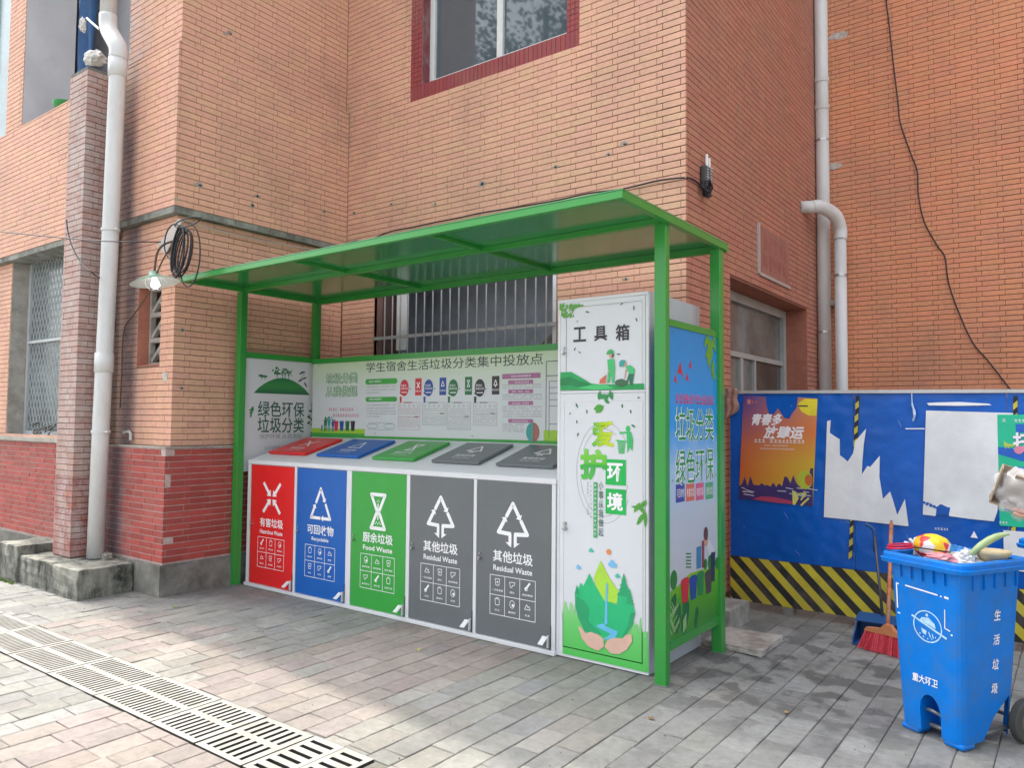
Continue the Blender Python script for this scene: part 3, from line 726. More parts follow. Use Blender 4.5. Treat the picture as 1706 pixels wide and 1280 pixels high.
# plaque
pq = thing('wall_plaque', (-2.40, 7.6, 3.0), 'faded reddish relief plaque with thin metal edge above the doorway', 'plaque')
PP = plX(-2.41); mb = MB(); slab(mb, PP, 7.17, 3.0, 8.10, 3.46, .0, .012); mb.build('board', mat('faded_red_board', (.33, .15, .12), .6, var=.15, vs=8), pq)
mb = MB(); slab(mb, PP, 7.14, 2.985, 7.17, 3.475, 0, .02); slab(mb, PP, 7.17, 2.97, 8.12, 3.0, 0, .02); mb.build('edge_trim', ALU, pq)
pr = Print(PP, .0135); rr = random.Random(8)
for row in range(2):
    for ch in range(5):
        cx, cz = 7.33+ch*.155, 3.32-row*.19
        for s in range(5):
            if rr.random() < .5: pr.rect(cx-.05, cz-.07+s*.034, cx+.05, cz-.063+s*.034)
            else: pr.rect(cx-.05+s*.024, cz-.07, cx-.044+s*.024, cz+.07, .0005)
pr.build('lettering', mat('faded_letters', (.42, .08, .07), .6), pq)

# ================================================================== LIGHTWEIGHT SHELTER
SH = thing('bin_shelter', (-4.15, 4.6, 0), 'green steel shelter with flat roof and printed boards over the waste cabinets', 'shelter')
for (x0, x1, y0, y1) in ((-2.032, -1.958, 4.155, 4.215), (-6.372, -6.30, 4.155, 4.225), (-2.012, -1.94, 4.975, 5.05), (-6.372, -6.30, 5.03, 5.10)):
    MB().box(x0, x1, y0, y1, 0.0, 2.755).build('post', GREEN, SH, bevel=.004)
for (x, y) in ((-1.995, 4.185), (-6.336, 4.19), (-1.976, 5.012)):
    MB().box(x-.05, x+.05, y-.045, y+.045, -.001, .006).build('foot_plate', mat('foot_plate_steel', (.16, .17, .16), .6), SH)
rf = MB(); RX0, RX1, RY0, RY1 = -6.335, -1.925, 3.555, 5.10
rf.box(RX0, RX1, RY0, RY1, 2.796, 2.806); rfo = rf.build('roof', GREEND, SH)
def beam(x0, x1, y0, y1, z0=2.752, z1=2.7955, nm='roof_beam'): return MB().box(x0, x1, y0, y1, z0, z1).build(nm, GREEN, rfo, bevel=.002)
beam(RX0, RX1, RY0, RY0+.04, 2.755, 2.8015); beam(RX0, RX1, RY1-.04, RY1, 2.745)
beam(RX0, RX0+.04, RY0+.041, RY1-.041); beam(RX1-.04, RX1, RY0+.041, RY1-.041)
beam(RX0+.041, RX1-.041, 4.165, 4.205, 2.757)
for x in (-4.87, -3.42): beam(x, x+.03, RY0+.041, 4.164, 2.770); beam(x, x+.03, 4.206, RY1-.041, 2.770)

# ---- printed boards
def board_frame(pl, a0, a1, z0, z1, w=.04, d=.03, back=.012, m=GREEN):
    mb = MB(); frame_rect(mb, pl, a0, z0, a1, z1, w, d, -d/2); return mb.build('board_frame', m, SH, bevel=.002)
# rear board, Y = 5.0
PB5 = plY(5.0)
BG5 = grad_mat('notice_print', 2, 1.36, 2.17, [(0, (.62, .66, .66)), (.55, (.62, .65, .68)), (.84, (.55, .66, .50)), (1, (.46, .62, .36))])
mb = MB(); slab(mb, PB5, -6.29, 1.33, -2.02, 2.118, -.012, 0); bd = mb.build('notice_board', BG5, SH)
for z0_, z1_ in ((2.1185, 2.168), (1.30, 1.329)): mb = MB(); slab(mb, PB5, -6.30, z0_, -2.02, z1_, -.03, .012); mb.build('board_rail', GREEN, SH)
DG = mat('ink_dark_green', (.02, .16, .06), .4); DT = mat('ink_dark', (.05, .06, .07), .4); GT = mat('ink_grey', (.25, .26, .29), .4); MG = mat('ink_mid_green', (.05, .36, .06), .4)
LG = mat('ink_lime', (.32, .55, .04), .4); RD = mat('ink_red', (.55, .03, .05), .4); BL = mat('ink_blue', (.02, .07, .32), .4); BK = mat('ink_black', (.03, .03, .035), .4)
PU = mat('ink_purple', (.36, .13, .28), .4); PK = mat('ink_pink', (.60, .10, .22), .4); TQ = mat('ink_teal', (.04, .32, .30), .4)
def p5(x, y): q = PY(x, y, 5.0); return (q.x, q.z)
def z1b(x, y): return p5(400+x/5.687, 560+y/5.687)
def z2b(x, y): return p5(650+x/5.687, 560+y/5.687)
# title
pr = Print(PB5); a = z1b(1195, 305); b = z2b(1450, 235)
pr.text('学生宿舍生活垃圾分类集中投放点', ((a[0]+b[0])/2, 2.055), .095, b[0]-a[0], bold=.004); pr.build('title_lettering', DT, bd)
pr = Print(PB5, .0008); pr.rect(-6.29, 1.33, -2.02, 1.395); pr.rect(-6.29, 1.395, z1b(1180, 930)[0], 1.44, .0002); pr.build('grass_band', MG, bd)
Print(PB5, .0014).rect(-6.29, 1.415, z1b(1180, 930)[0], 1.46).build('grass_band', LG, bd); Print(PB5, .0014).rect(z2b(1455, 950)[0], 1.395, -2.02, 1.48).build('grass_band', LG, bd)
# outlined green slogan block
a = z1b(815, 345); b = z1b(1112, 585); cx = (a[0]+b[0])/2; hh = (a[1]-b[1])/2
pr = Print(PB5, .0008); pr.text('垃圾分类', (cx, a[1]-hh*.5), hh*.86, b[0]-a[0], bold=.055); pr.text('从我做起', (cx, a[1]-hh*1.5), hh*.86, b[0]-a[0], bold=.055); pr.build('slogan_outline', DG, bd)
pr = Print(PB5, .0016); pr.text('垃圾分类', (cx, a[1]-hh*.5), hh*.80, (b[0]-a[0])*.97, bold=.012); pr.text('从我做起', (cx, a[1]-hh*1.5), hh*.80, (b[0]-a[0])*.97, bold=.012); pr.build('slogan_fill', mat('ink_pale_green', (.50, .66, .50), .4), bd)
def noise_line(pr, a0, a1, z, h, seed, gap=.35):
    """a line of very small print"""
    r = random.Random(seed); x = a0
    while x < a1:
        w = h*r.uniform(.6, 1.0)
        if r.random() > gap*.3:
            pr.rect(x, z, min(x+w, a1), z+h*.18); pr.rect(x+w*.4, z, x+w*.55, z+h*r.uniform(.7, 1)); pr.rect(x, z+h*.55, min(x+w*.9, a1), z+h*.7, .0001)
        x += w+h*.25
pr = Print(PB5); noise_line(pr, *[z1b(855, 0)[0], z1b(1090, 0)[0]], z1b(0+900, 708)[1], .034, 1); pr.build('small_print', PK, bd)
pr = Print(PB5); noise_line(pr, *[z1b(895, 0)[0], z1b(1140, 0)[0]], z1b(1000, 765)[1], .034, 2); pr.build('small_print', PK, bd)
# little bins and figures
for x, m in ((912, RD), (964, BL), (1018, DG), (1070, BK)):
    a = z1b(x, 818); b = z1b(x, 900); w = .030; pr = Print(PB5, .0018); pr.poly([(a[0]-w*.75, b[1]), (a[0]+w*.75, b[1]), (a[0]+w, a[1]), (a[0]-w, a[1])]); pr.rect(a[0]-w*1.1, a[1]+.001, a[0]+w*1.1, a[1]+.012); pr.build('printed_bin', m, bd)
for x, h, m in ((775, 60, BL), (808, 130, DG), (842, 135, TQ), (878, 110, BL)):
    a = z1b(x, 905); k = h*.00115; pr = Print(PB5, .0018); pr.disc((a[0], a[1]+k*.88), k*.10, 10); pr.poly([(a[0]-k*.13, a[1]+k*.4), (a[0]+k*.13, a[1]+k*.4), (a[0]+k*.16, a[1]+k*.78), (a[0]-k*.16, a[1]+k*.78)]); pr.rect(a[0]-k*.12, a[1], a[0]-k*.03, a[1]+k*.4); pr.rect(a[0]+k*.03, a[1], a[0]+k*.12, a[1]+k*.4); pr.line((a[0]+k*.12, a[1]+k*.72), (a[0]+k*.3, a[1]+k*.95), k*.07); pr.build('printed_figure', m, bd)
# green heading pills and paragraph lines
for y in (430, 600):
    a = z1b(1198, y-23); b = z1b(1480, y+22); pr = Print(PB5, .0012); pr.rect(a[0]+.01, b[1], b[0]-.01, a[1]-.003); zc = (a[1]+b[1])/2; rr_ = (a[1]-b[1])/2; pr.disc((a[0]+.012, zc-.0015), rr_*.94, dh=.0001); pr.disc((b[0]-.012, zc-.0015), rr_*.94, dh=.0002); pr.build('heading_pill', MG, bd)
    pr = Print(PB5, .002); pr.text('垃圾分类意义' if y == 430 else '垃圾分类原则', (a[0]+.12, zc), .024, .17); pr.build('heading_lettering', INKW, bd)
pr = Print(PB5)
for i, y in enumerate((488, 517, 545, 660, 690, 717, 742, 768)):
    a = z1b(1200, y); b = z1b(1478 if y not in (545, 768) else 1320, y); noise_line(pr, a[0], b[0], a[1], .014, 20+i)
for i, y in enumerate((828, 890)):
    a = z1b(1215, y); b = z1b(1460, y); noise_line(pr, a[0], b[0], a[1], .010, 30+i)
tag(pr.build('small_print', GT, bd), kind='stuff')
for x in (1255, 1415):
    c = z1b(x, 855); Print(PB5, .0012).ring(c, .075, .004, 24, ry=.022).build('oval_outline', TQ, bd)
# four classes: blob, tile, little bin, text box
CLS = ((135, 268, 100, 80, RD, '有害垃圾'), (365, 500, 325, 308, BL, '可回收物'), (598, 743, 557, 542, DG, '厨余垃圾'), (850, 1000, 805, 790, BK, '其他垃圾'))
for i, (bx, tx, sx, gx, m, nm) in enumerate(CLS):
    c = z2b(bx, 492); pr = Print(PB5, .0012); pr.disc(c, .056, 24, ry=.076); pr.poly([(c[0]-.045, c[1]-.06), (c[0]-.062, c[1]-.045), (c[0]-.02, c[1]-.01), (c[0]-.01, c[1]-.07)], .0002); pr.build('class_badge', m, bd)
    pr = Print(PB5, .0022); pr.text(nm[:3], (c[0]-.008, c[1]+.022), .022); pr.text(nm, (c[0], c[1]-.006), .022); pr.rect(c[0]-.035, c[1]-.045, c[0]+.035, c[1]-.038); pr.build('badge_lettering', INKW, bd)
    c = z2b(tx, 480-i*5); pr = Print(PB5, .0012); pr.rect(c[0]-.040, c[1]-.080, c[0]+.040, c[1]+.076); pr.build('class_card', m, bd)
    c0 = c; pr = Print(PB5, .0022)
    if i == 0: pr.line((c[0]-.018, c[1]-.015), (c[0]+.018, c[1]+.04), .009); pr.line((c[0]+.018, c[1]-.015), (c[0]-.018, c[1]+.04), .009, .0002)
    elif i == 2: pr.pline([(c[0]-.016, c[1]+.045), (c[0]+.016, c[1]+.045), (c[0]-.016, c[1]-.01), (c[0]+.016, c[1]-.01)], .006, True)
    else: pr.pline([(c[0]-.018, c[1]), (c[0]+.018, c[1]), (c[0], c[1]+.045)], .007, True)
    if i == 3: pr.poly([(c[0]-.01, c[1]), (c[0]+.01, c[1]), (c[0], c[1]-.02)], .0002)
    pr.text(nm, (c[0], c[1]-.04), .017); pr.build('card_symbol', INKW, bd)
    c = z2b(bx+58, 500); pr = Print(PB5, .0014); pr.poly([(c[0]-.006, c[1]-.008), (c[0]+.008, c[1]), (c[0]-.006, c[1]+.008)]); pr.build('arrow_mark', BK, bd)
    a = z2b(sx, 575); pr = Print(PB5, .0014); pr.poly([(a[0]-.008, a[1]-.055), (a[0]+.012, a[1]-.055), (a[0]+.016, a[1]), (a[0]-.012, a[1])]); pr.build('printed_bin', m, bd)
    x0 = z2b(gx, 630)[0]; x1 = z2b(gx+(205 if i < 1 else 222), 630)[0]; zt = z2b(gx, 632)[1]; zb = z2b(gx, 845+(40 if i in (0, 2) else 0))[1]
    zm = z2b(gx, 735+(30 if i in (0, 2) else 0))[1]
    pr = Print(PB5, .0010); pr.pline([(x0, zb), (x1, zb), (x1, zt), (x0, zt)], .003, True); pr.line((x0, zm), (x1, zm), .003, .0001); pr.line((x0+.07, zt), (x1-.10, zt), .012, .0002); pr.line((x1-.07, zm), (x1-.02, zm), .013, .0002)
    for k in range(5): pr.ring((x0+.025+k*(x1-x0-.05)/4, zt-.030), .011, .003, 8)
    k = 0; z = zt-.06
    while z > zb+.008:
        if abs(z-zm) > .012: noise_line(pr, x0+.008, x1-.008, z, .009, 40+k+i*9)
        z -= .0165; k += 1
    tag(pr.build('small_print', GT if i else mat('ink_dull_red', (.42, .2, .22), .4), bd), kind='stuff')
# purple column
a = z2b(1062, 385); b = z2b(1425, 385); pr = Print(PB5, .0012); pr.rect(a[0], a[1]-.021, b[0], a[1]+.021); pr.build('heading_bar', PU, bd)
pr = Print(PB5, .002); pr.text('垃圾分类管理要求', ((a[0]+b[0])/2, a[1]), .018, .20); pr.build('heading_lettering', INKW, bd)
for y in (437, 525, 635, 802):
    a = z2b(1120, y); b = z2b(1355, y); pr = Print(PB5, .0012); pr.rect(a[0], a[1]-.018, b[0], a[1]+.014); pr.build('heading_bar', PU, bd)
    pr = Print(PB5, .002); noise_line(pr, a[0]+.04, b[0]-.04, a[1]-.008, .014, y); pr.build('heading_lettering', INKW, bd)
pr = Print(PB5)
for i, y in enumerate((472, 497, 563, 582, 605, 678, 698, 720, 745, 768, 842, 865, 888, 908)):
    a = z2b(1065, y); b = z2b(1435 if y < 800 else 1270, y); noise_line(pr, a[0], b[0], a[1], .013, 70+i)
tag(pr.build('small_print', GT, bd), kind='stuff')
c = z2b(1352, 912); pr = Print(PB5, .0025); pr.poly([(c[0]+.066*math.cos(R(90+k*18)), c[1]+.080*math.sin(R(90+k*18))) for k in range(11)]); pr.build('globe_half', TQ, bd)
pr = Print(PB5, .0025); pr.poly([(c[0]+.066*math.cos(R(-90+k*18)), c[1]+.080*math.sin(R(-90+k*18))) for k in range(11)]); pr.build('globe_half', mat('ink_brown', (.32, .13, .10), .4), bd)
pr = Print(PB5, .0012); x0 = z2b(1480, 260)[0]; pr.line((x0, 2.03), (x0, 1.40), .006); pr.line((x0, 2.03), (-2.82, 2.03), .006, .0001); pr.line((x0, z2b(1480, 378)[1]), (-2.82, z2b(1480, 378)[1]), .006, .0001)
for y in (430, 490, 545, 605, 665, 835): zz = z2b(1500, y)[1]; pr.line((x0+.03, zz), (-2.82, zz), .004, .0002)
pr.line((x0+.03, z2b(1500, 430)[1]), (x0+.03, 1.42), .004, .0003); pr.build('printed_table', DT, bd)

# left side board (faces +X)
PL6 = plX(-6.325)
mb = MB(); slab(mb, PL6, 4.23, 1.05, 5.03, 2.132, -.012, 0); lb = mb.build('side_board', grad_mat('side_print', 2, 1.1, 2.13, [(0, (.60, .60, .64)), (1, (.66, .66, .70))]), SH)
mb = MB(); slab(mb, PL6, 4.226, 2.1325, 5.03, 2.185, -.03, .015); mb.build('board_frame', GREEN, SH)
mb = MB(); slab(mb, PL6, 5.0305, 1.30, 5.06, 2.185, -.03, .015); mb.build('board_frame', GREEN, SH)
def p6(x, y): q = PX(x, y, -6.325); return (q.y, q.z)
def z6(x, y): return p6(400+x/5.687, 560+y/5.687)
pr = Print(PL6); pts = []
a = z6(128, 540); b = z6(660, 548); ht = z6(390, 398)[1]
for k in range(13): t = k/12; pts.append((a[0]+(b[0]-a[0])*t, a[1]+(ht-a[1])*math.sin(math.pi*t)**.8))
pr.poly(pts); pr.build('printed_hill', grad_mat('hill_print', 2, a[1], ht, [(0, (.015, .12, .06)), (.5, (.03, .24, .05)), (1, (.02, .16, .06))]), lb)
tr_ = random.Random(5)
for (x, y0, y1, w) in ((350, 400, 300, .05), (400, 400, 330, .028), (425, 400, 312, .035), (462, 405, 325, .035), (205, 400, 365, .04), (235, 400, 375, .025)):
    pr = Print(PL6, .0008); c0 = z6(x, y0); c1 = z6(x, y1); pr.rect(c0[0]-.004, c0[1]-.012, c0[0]+.004, (c0[1]+c1[1])/2)
    for k in range(16): pr.disc((c0[0]+tr_.gauss(0, w*.45), c1[1]-tr_.random()*(c1[1]-c0[1])*.62), w*.22, 7, dh=k*.00003)
    pr.build('printed_tree', DG, lb)
pr = Print(PL6, .0009)
for (x, y) in ((595, 345), (580, 350), (610, 400), (575, 420), (620, 462)): c0 = z6(x, y); pr.leaf(c0, .07, .018, tr_.uniform(-60, 60))
pr.line(z6(545, 440), z6(610, 355), .004, .0001); pr.build('printed_palm', DT, lb)
c0 = z6(395, 695); c1 = z6(395, 845)
pr = Print(PL6, .001); a = z6(175, 700); b = z6(615, 700)
pr.text('绿色环保', (c0[0], c0[1]), .155, b[0]-a[0], bold=.012); pr.text('垃圾分类', (c0[0], c1[1]), .155, b[0]-a[0], bold=.012); pr.build('slogan_lettering', mat('ink_forest', (.015, .10, .06), .4), lb)
pr = Print(PL6, .001); c2 = z6(385, 950); pr.text('保护环境 从我做起', (c0[0], c2[1]), .05, (b[0]-a[0])*.92); c3 = z6(280, 1060); pr.text('让生活更美好', (c0[0]-.08, c3[1]), .035); pr.build('slogan_lettering', GT, lb)
pr = Print(PL6, .0015)
for k in range(26):
    y = tr_.uniform(640, 960); c = z6(700-tr_.random()*55*(1 if y > 700 else .5), y); pr.leaf(c, .05, .02, tr_.uniform(90, 220), k*.00004)
for k in range(7): c = z6(95+tr_.random()*25, tr_.uniform(680, 760)); pr.leaf(c, .045, .018, tr_.uniform(0, 90), k*.00004)
pr.build('printed_leaves', mat('ink_leaf', (.03, .17, .04), .4), lb)

# right side board (faces +X)
PR2 = plX(-1.958)
mb = MB(); slab(mb, PR2, 4.216, .248, 4.975, 2.135, -.02, -.006)
rb = mb.build('side_board', grad_mat('sky_print', 2, .45, 2.13, [(0, (.52, .54, .58)), (.30, (.50, .55, .62)), (.48, (.36, .54, .76)), (.64, (.03, .32, .76)), (1, (.0, .24, .58))]), SH)
for z0_, z1_ in ((2.1355, 2.178), (.195, .2475)): mb = MB(); slab(mb, PR2, 4.216, z0_, 4.975, z1_, -.035, 0); mb.build('board_rail', GREEN, SH)
PRb = plX(-1.958-.006)
def pr2(x, y): q = PX(x, y, -1.964); return (q.y, q.z)
def z3(x, y): return pr2(920+x/5.687, 640+y/5.687)
def z4(x, y): return pr2(920+x/5.687, 800+y/5.687)
def z5(x, y): return pr2(920+x/5.687, 930+y/5.687)
pr = Print(PRb, .0008); pr.poly([z5(1115, 790), z5(1113, 640), z5(1118, 320), z5(1230, 235), z5(1300, 150), z5(1440, 105), z5(1590, 100), z5(1590, 585)]); pr.build('printed_meadow', grad_mat('meadow_print', 2, .28, .85, [(0, (.04, .26, .03)), (.35, (.10, .38, .03)), (.7, (.30, .52, .02)), (1, (.38, .60, .04))]), rb)
pr = Print(PRb, .0014)
for (x, y, L_, w, a) in ((1190, 560, .42, .11, 78), (1265, 470, .46, .12, 95), (1240, 640, .30, .08, 100), (1370, 520, .17, .07, 90), (1360, 600, .2, .06, 80), (1150, 420, .22, .09, 60)):
    pr.leaf(z5(x, y), L_*.52, w*.85, a, .0001*len(pr.f))
pr.build('printed_fern', mat('ink_deep_green', (.01, .14, .05), .4), rb)
pr = Print(PRb, .003)
for k in range(9):
    t = k/8; a = z5(1130+30*math.sin(k), 730-t*230); pr.line(a, (a[0]+.07, a[1]+.05), .009, .0001*k); pr.line(a, (a[0]-.05, a[1]+.06), .009, .0001*k+.00005)
    a = z5(1235, 720-t*120); pr.line(a, (a[0]+.05, a[1]+.04), .007, .0001*k)
pr.build('printed_fern_light', mat('ink_light_green', (.28, .50, .20), .4), rb)
for (x, y, m, w) in ((1255, 190, RD, .062), (1333, 165, BL, .062), (1402, 128, mat('ink_bin_green', (.02, .22, .08), .4), .06), (1478, 115, mat('ink_bin_dark', (.07, .06, .08), .4), .062)):
    c = z5(x, y); pr = Print(PRb, .003); pr.poly([(c[0]-w*.62, c[1]-.15), (c[0]+w*.62, c[1]-.15), (c[0]+w, c[1]-.02), (c[0]-w, c[1]-.02)]); pr.disc((c[0], c[1]-.02), w, 16, ry=.022, dh=.0002); pr.build('printed_bin', m, rb)
pr = Print(PRb, .0012)
for (x0, y0, x1, y1) in ((1365, 640, 1410, 830),): a = z4(x0, y0); b = z4(x1, y1); pr.rect(a[0], b[1], b[0], a[1])
pr.build('printed_building', mat('ink_building', (.05, .22, .42), .4), rb)
pr = Print(PRb, .0013); a = z4(1415, 580); b = z4(1440, 830); pr.rect(a[0], b[1], b[0], a[1]); pr.build('printed_building', mat('ink_building_red', (.25, .07, .09), .4), rb)
pr = Print(PRb, .0016)   # worker throwing a bag
pr.poly([z4(1440, 590), z4(1490, 560), z4(1535, 690), z4(1480, 720)]); pr.line(z4(1450, 600), z4(1535, 680), .05, .0002); pr.build('printed_figure', mat('ink_shirt', (.58, .60, .68), .4), rb)
pr = Print(PRb, .0026); pr.disc(z4(1455, 560), .035, 14, ry=.05); pr.build('printed_face', mat('ink_skin', (.55, .32, .24), .4), rb)
pr = Print(PRb, .0028); pr.disc(z4(1453, 510), .035, 14, ry=.045); pr.build('printed_hair', mat('ink_hair', (.12, .05, .04), .4), rb)
pr = Print(PRb, .0034); pr.poly([z4(1500, 690), z4(1540, 680), z4(1535, 960), z4(1500, 960)]); pr.build('printed_trousers', mat('ink_navy', (.02, .04, .08), .4), rb)
pr = Print(PRb, .0012)
for k in range(5): a = z4(1265, 700+k*32); b = z4(1315, 700+k*32); pr.line(a, b, .008)
for (x, y, r) in ((1150, 950, .10), (1500, 780, .10), (1560, 790, .07), (1450, 800, .06)): pr.disc(z4(x, y), r*.5, 12, ry=r*.6, dh=.0001)
pr.build('printed_bush', mat('ink_bush', (.03, .20, .05), .4), rb)
tg = MG
ca = z3(1345, 385); cb = z3(1345, 775); xa, xb = z3(1168, 400)[0], z3(1525, 400)[0]; xm_ = (xa+xb)/2
ha = z3(1345, 215)[1]-z3(1345, 545)[1]; hb_ = z3(1345, 605)[1]-z3(1345, 945)[1]
for wgt, m, h in ((.035, INKW, .0009), (.004, mat('ink_slogan_green', (.01, .27, .05), .4), .0019)):
    pr = Print(PRb, h); pr.text('垃圾分类', (xm_, ca[1]), ha*(1 if wgt > .01 else .96), (xb-xa)*(1.03 if wgt > .01 else 1), bold=wgt); pr.text('绿色环保', (xm_, cb[1]), hb_*(1 if wgt > .01 else .96), (xb-xa)*(1.03 if wgt > .01 else 1), bold=wgt); pr.build('slogan_lettering', m, rb)
c = z3(1345, 140); pr = Print(PRb, .001); noise_line(pr, xa, xb, c[1]-.035, .05, 5); pr.text('共建绿色家园', (xm_, c[1]), .06, (xb-xa)); pr.build('small_lettering', PK, rb)
for i, (x, m) in enumerate(((1212, mat('ink_tag_blue', (.05, .05, .32), .4)), (1307, mat('ink_tag_orange', (.62, .14, .08), .4)), (1397, PK), (1487, mat('ink_tag_green', (.08, .36, .16), .4)))):
    c = z3(x, 1035-i*8); pr = Print(PRb, .001); w = (xb-xa)/4*.43; pr.rect(c[0]-w, c[1]-.055, c[0]+w, c[1]+.055); pr.build('class_tag', m, rb)
    pr = Print(PRb, .002); pr.text(CLS[(1, 0, 0, 2)[i]][5], c, .055, w*1.7); pr.build('tag_lettering', INKW, rb)
pr = Print(PRb, .001)
for (x, y) in ((1215, 850-60), (1310, 760-20), (1280, 860), (1170, 875)):
    q = pr2(920+x/5.687, 480+y/5.687); s_ = .05 if x in (1215,) else .03; pr.poly([(q[0]-s_, q[1]-s_*.3), (q[0], q[1]+s_*1.3), (q[0]+s_*.4, q[1]), (q[0]+s_, q[1]-s_*.8), (q[0], q[1]-s_*.3)])
pr.build('printed_birds', RD, rb)
pr = Print(PRb, .0012)
for k in range(38):
    t = tr_.random(); x = 1600-tr_.random()*190*(1-t)-20; y = 480+t*470; q = pr2(920+x/5.687, 480+y/5.687)
    if q[0] < 4.93: pr.leaf(q, .10, .045, tr_.uniform(220, 300), k*.00005)
pr.build('printed_leaves', mat('ink_leaf_bright', (.12, .36, .03), .4), rb)

# ================================================================== WASTE CABINET WITH FIVE DOORS
CB = thing('waste_cabinet', (-4.52, 4.6, 0), 'white five-door waste cabinet with red, blue, green and two grey doors', 'cabinet')
YF = 4.26; FX0, FX1 = -6.262, -2.80
SLP = .2917
def topz(y): return 1.166+(y-YF)*SLP
mb = MB()
x0, x1 = FX0, FX1
yb = 4.97
vs = [(x0, YF+.004, .03), (x1, YF+.004, .03), (x1, yb, .03), (x0, yb, .03), (x0, YF+.004, topz(YF)), (x1, YF+.004, topz(YF)), (x1, yb, topz(yb)), (x0, yb, topz(yb))]
mb.mesh(vs, [(0,3,2,1), (4,5,6,7), (0,1,5,4), (1,2,6,5), (2,3,7,6), (3,0,4,7)])
mb.build('body', WHITE, CB)
mb = MB(); mb.box(FX0, FX1+.01, YF-.03, yb, .002, .0295); mb.build('base_lip', WHITE, CB, bevel=.003)
mb = MB(); mb.box(FX0-.004, FX1+.004, YF-.012, YF+.003, 1.128, 1.163); mb.build('top_rail', WHITE, CB, bevel=.003)
DX = [(-6.212, -5.572), (-5.530, -4.884), (-4.812, -4.190), (-4.142, -3.514), (-3.474, -2.836)]
dm_ = [RED, BLUE, GRN, GREY, GREY]
dn = [('有害垃圾', 'Hazardous Waste'), ('可回收物', 'Recyclable'), ('厨余垃圾', 'Food Waste'), ('其他垃圾', 'Residual Waste'), ('其他垃圾', 'Residual Waste')]
for a_, b_ in [(DX[i][1]+.006, DX[i+1][0]-.006) for i in range(4)]+[(FX0, DX[0][0]-.006), (DX[4][1]+.006, FX1)]:
    MB().box(a_, b_, YF-.010, YF+.003, .031, 1.127).build('mullion', WHITE, CB)
PD_ = plY(YF-.008)
PDr = plY(YF-.0085)
def emblem(pr, i, cx, cz, s=1.0):
    """white class symbols; s = 1 for doors"""
    def L(a, b, w, dh=0): pr.line((cx+a[0]*s, cz+a[1]*s), (cx+b[0]*s, cz+b[1]*s), w*s, dh)
    def Pg(pts, dh=0): pr.poly([(cx+x*s, cz+y*s) for x, y in pts], dh)
    if i == 0:
        for sx in (-1, 1):
            for sz in (-1, 1):
                L((sx*.125, sz*.135), (sx*.035, sz*.03), .030); Pg([(sx*.012, sz*.012), (sx*.075, sz*.018), (sx*.020, sz*.075)], .0004)
    elif i == 1:
        A = (0, .15); B = (-.135, -.12); C = (.135, -.12)
        def lp(p, q, t): return (p[0]+(q[0]-p[0])*t, p[1]+(q[1]-p[1])*t)
        for p, q in ((A, C), (C, B), (B, A)):
            L(lp(p, q, 0), lp(p, q, .36), .028); L(lp(p, q, .50), lp(p, q, 1.0), .028)
            m = lp(p, q, .36); d = Vector((q[0]-p[0], q[1]-p[1])).normalized(); n = Vector((-d.y, d.x)); e = Vector(m)
            t = e+d*.032; Pg([tuple(e+n*.030), tuple(e-n*.030), tuple(t)], .0004)
            L((p[0]-.014*d.x, p[1]-.014*d.y), (p[0]+.006*d.x, p[1]+.006*d.y), .022, .0003)
    elif i == 2:
        for sz in (-1, 1):
            P_ = [(-.085, sz*.145), (.085, sz*.145), (.012, 0), (-.012, 0)]
            for a, b in ((P_[0], P_[1]), (P_[1], P_[2]), (P_[3], P_[0])): L(a, b, .030)
            for a in P_[:2]: pr.disc((cx+a[0]*s, cz+a[1]*s), .015*s, 12, dh=.0004)
        L((0, .07), (0, -.07), .012, .0006)
        for k in range(5): pr.disc((cx+(-.03+k*.015)*s, cz+(-.105+(k % 2)*.014)*s), .006*s, 8, dh=.0003)
        for k in range(3): pr.disc((cx+(-.012+k*.012)*s, cz+(.085+(k % 2)*.012)*s), .005*s, 8, dh=.0003)
    else:
        A = (0, .16); B = (-.125, -.045); C = (.125, -.045)
        def lp(p, q, t): return (p[0]+(q[0]-p[0])*t, p[1]+(q[1]-p[1])*t)
        for p, q in ((A, C), (B, A)):
            L(lp(p, q, 0), lp(p, q, .42), .028); L(lp(p, q, .54), lp(p, q, 1.0), .028)
            e = Vector(lp(p, q, .42)); d = Vector((q[0]-p[0], q[1]-p[1])).normalized(); n = Vector((-d.y, d.x)); Pg([tuple(e+n*.030), tuple(e-n*.030), tuple(e+d*.03)], .0004)
        L(B, (-.014, -.052), .028, .0002); L(C, (.014, -.052), .028, .0002)
        for a in (A, B, C): pr.disc((cx+a[0]*s, cz+a[1]*s), .014*s, 12, dh=.0005)
        for sx in (-1, 1):
            L((sx*.023, -.05), (sx*.023, -.115), .026, .0004); Pg([(sx*.012, -.145), (sx*.010, -.11), (sx*.062, -.11)], .0006)
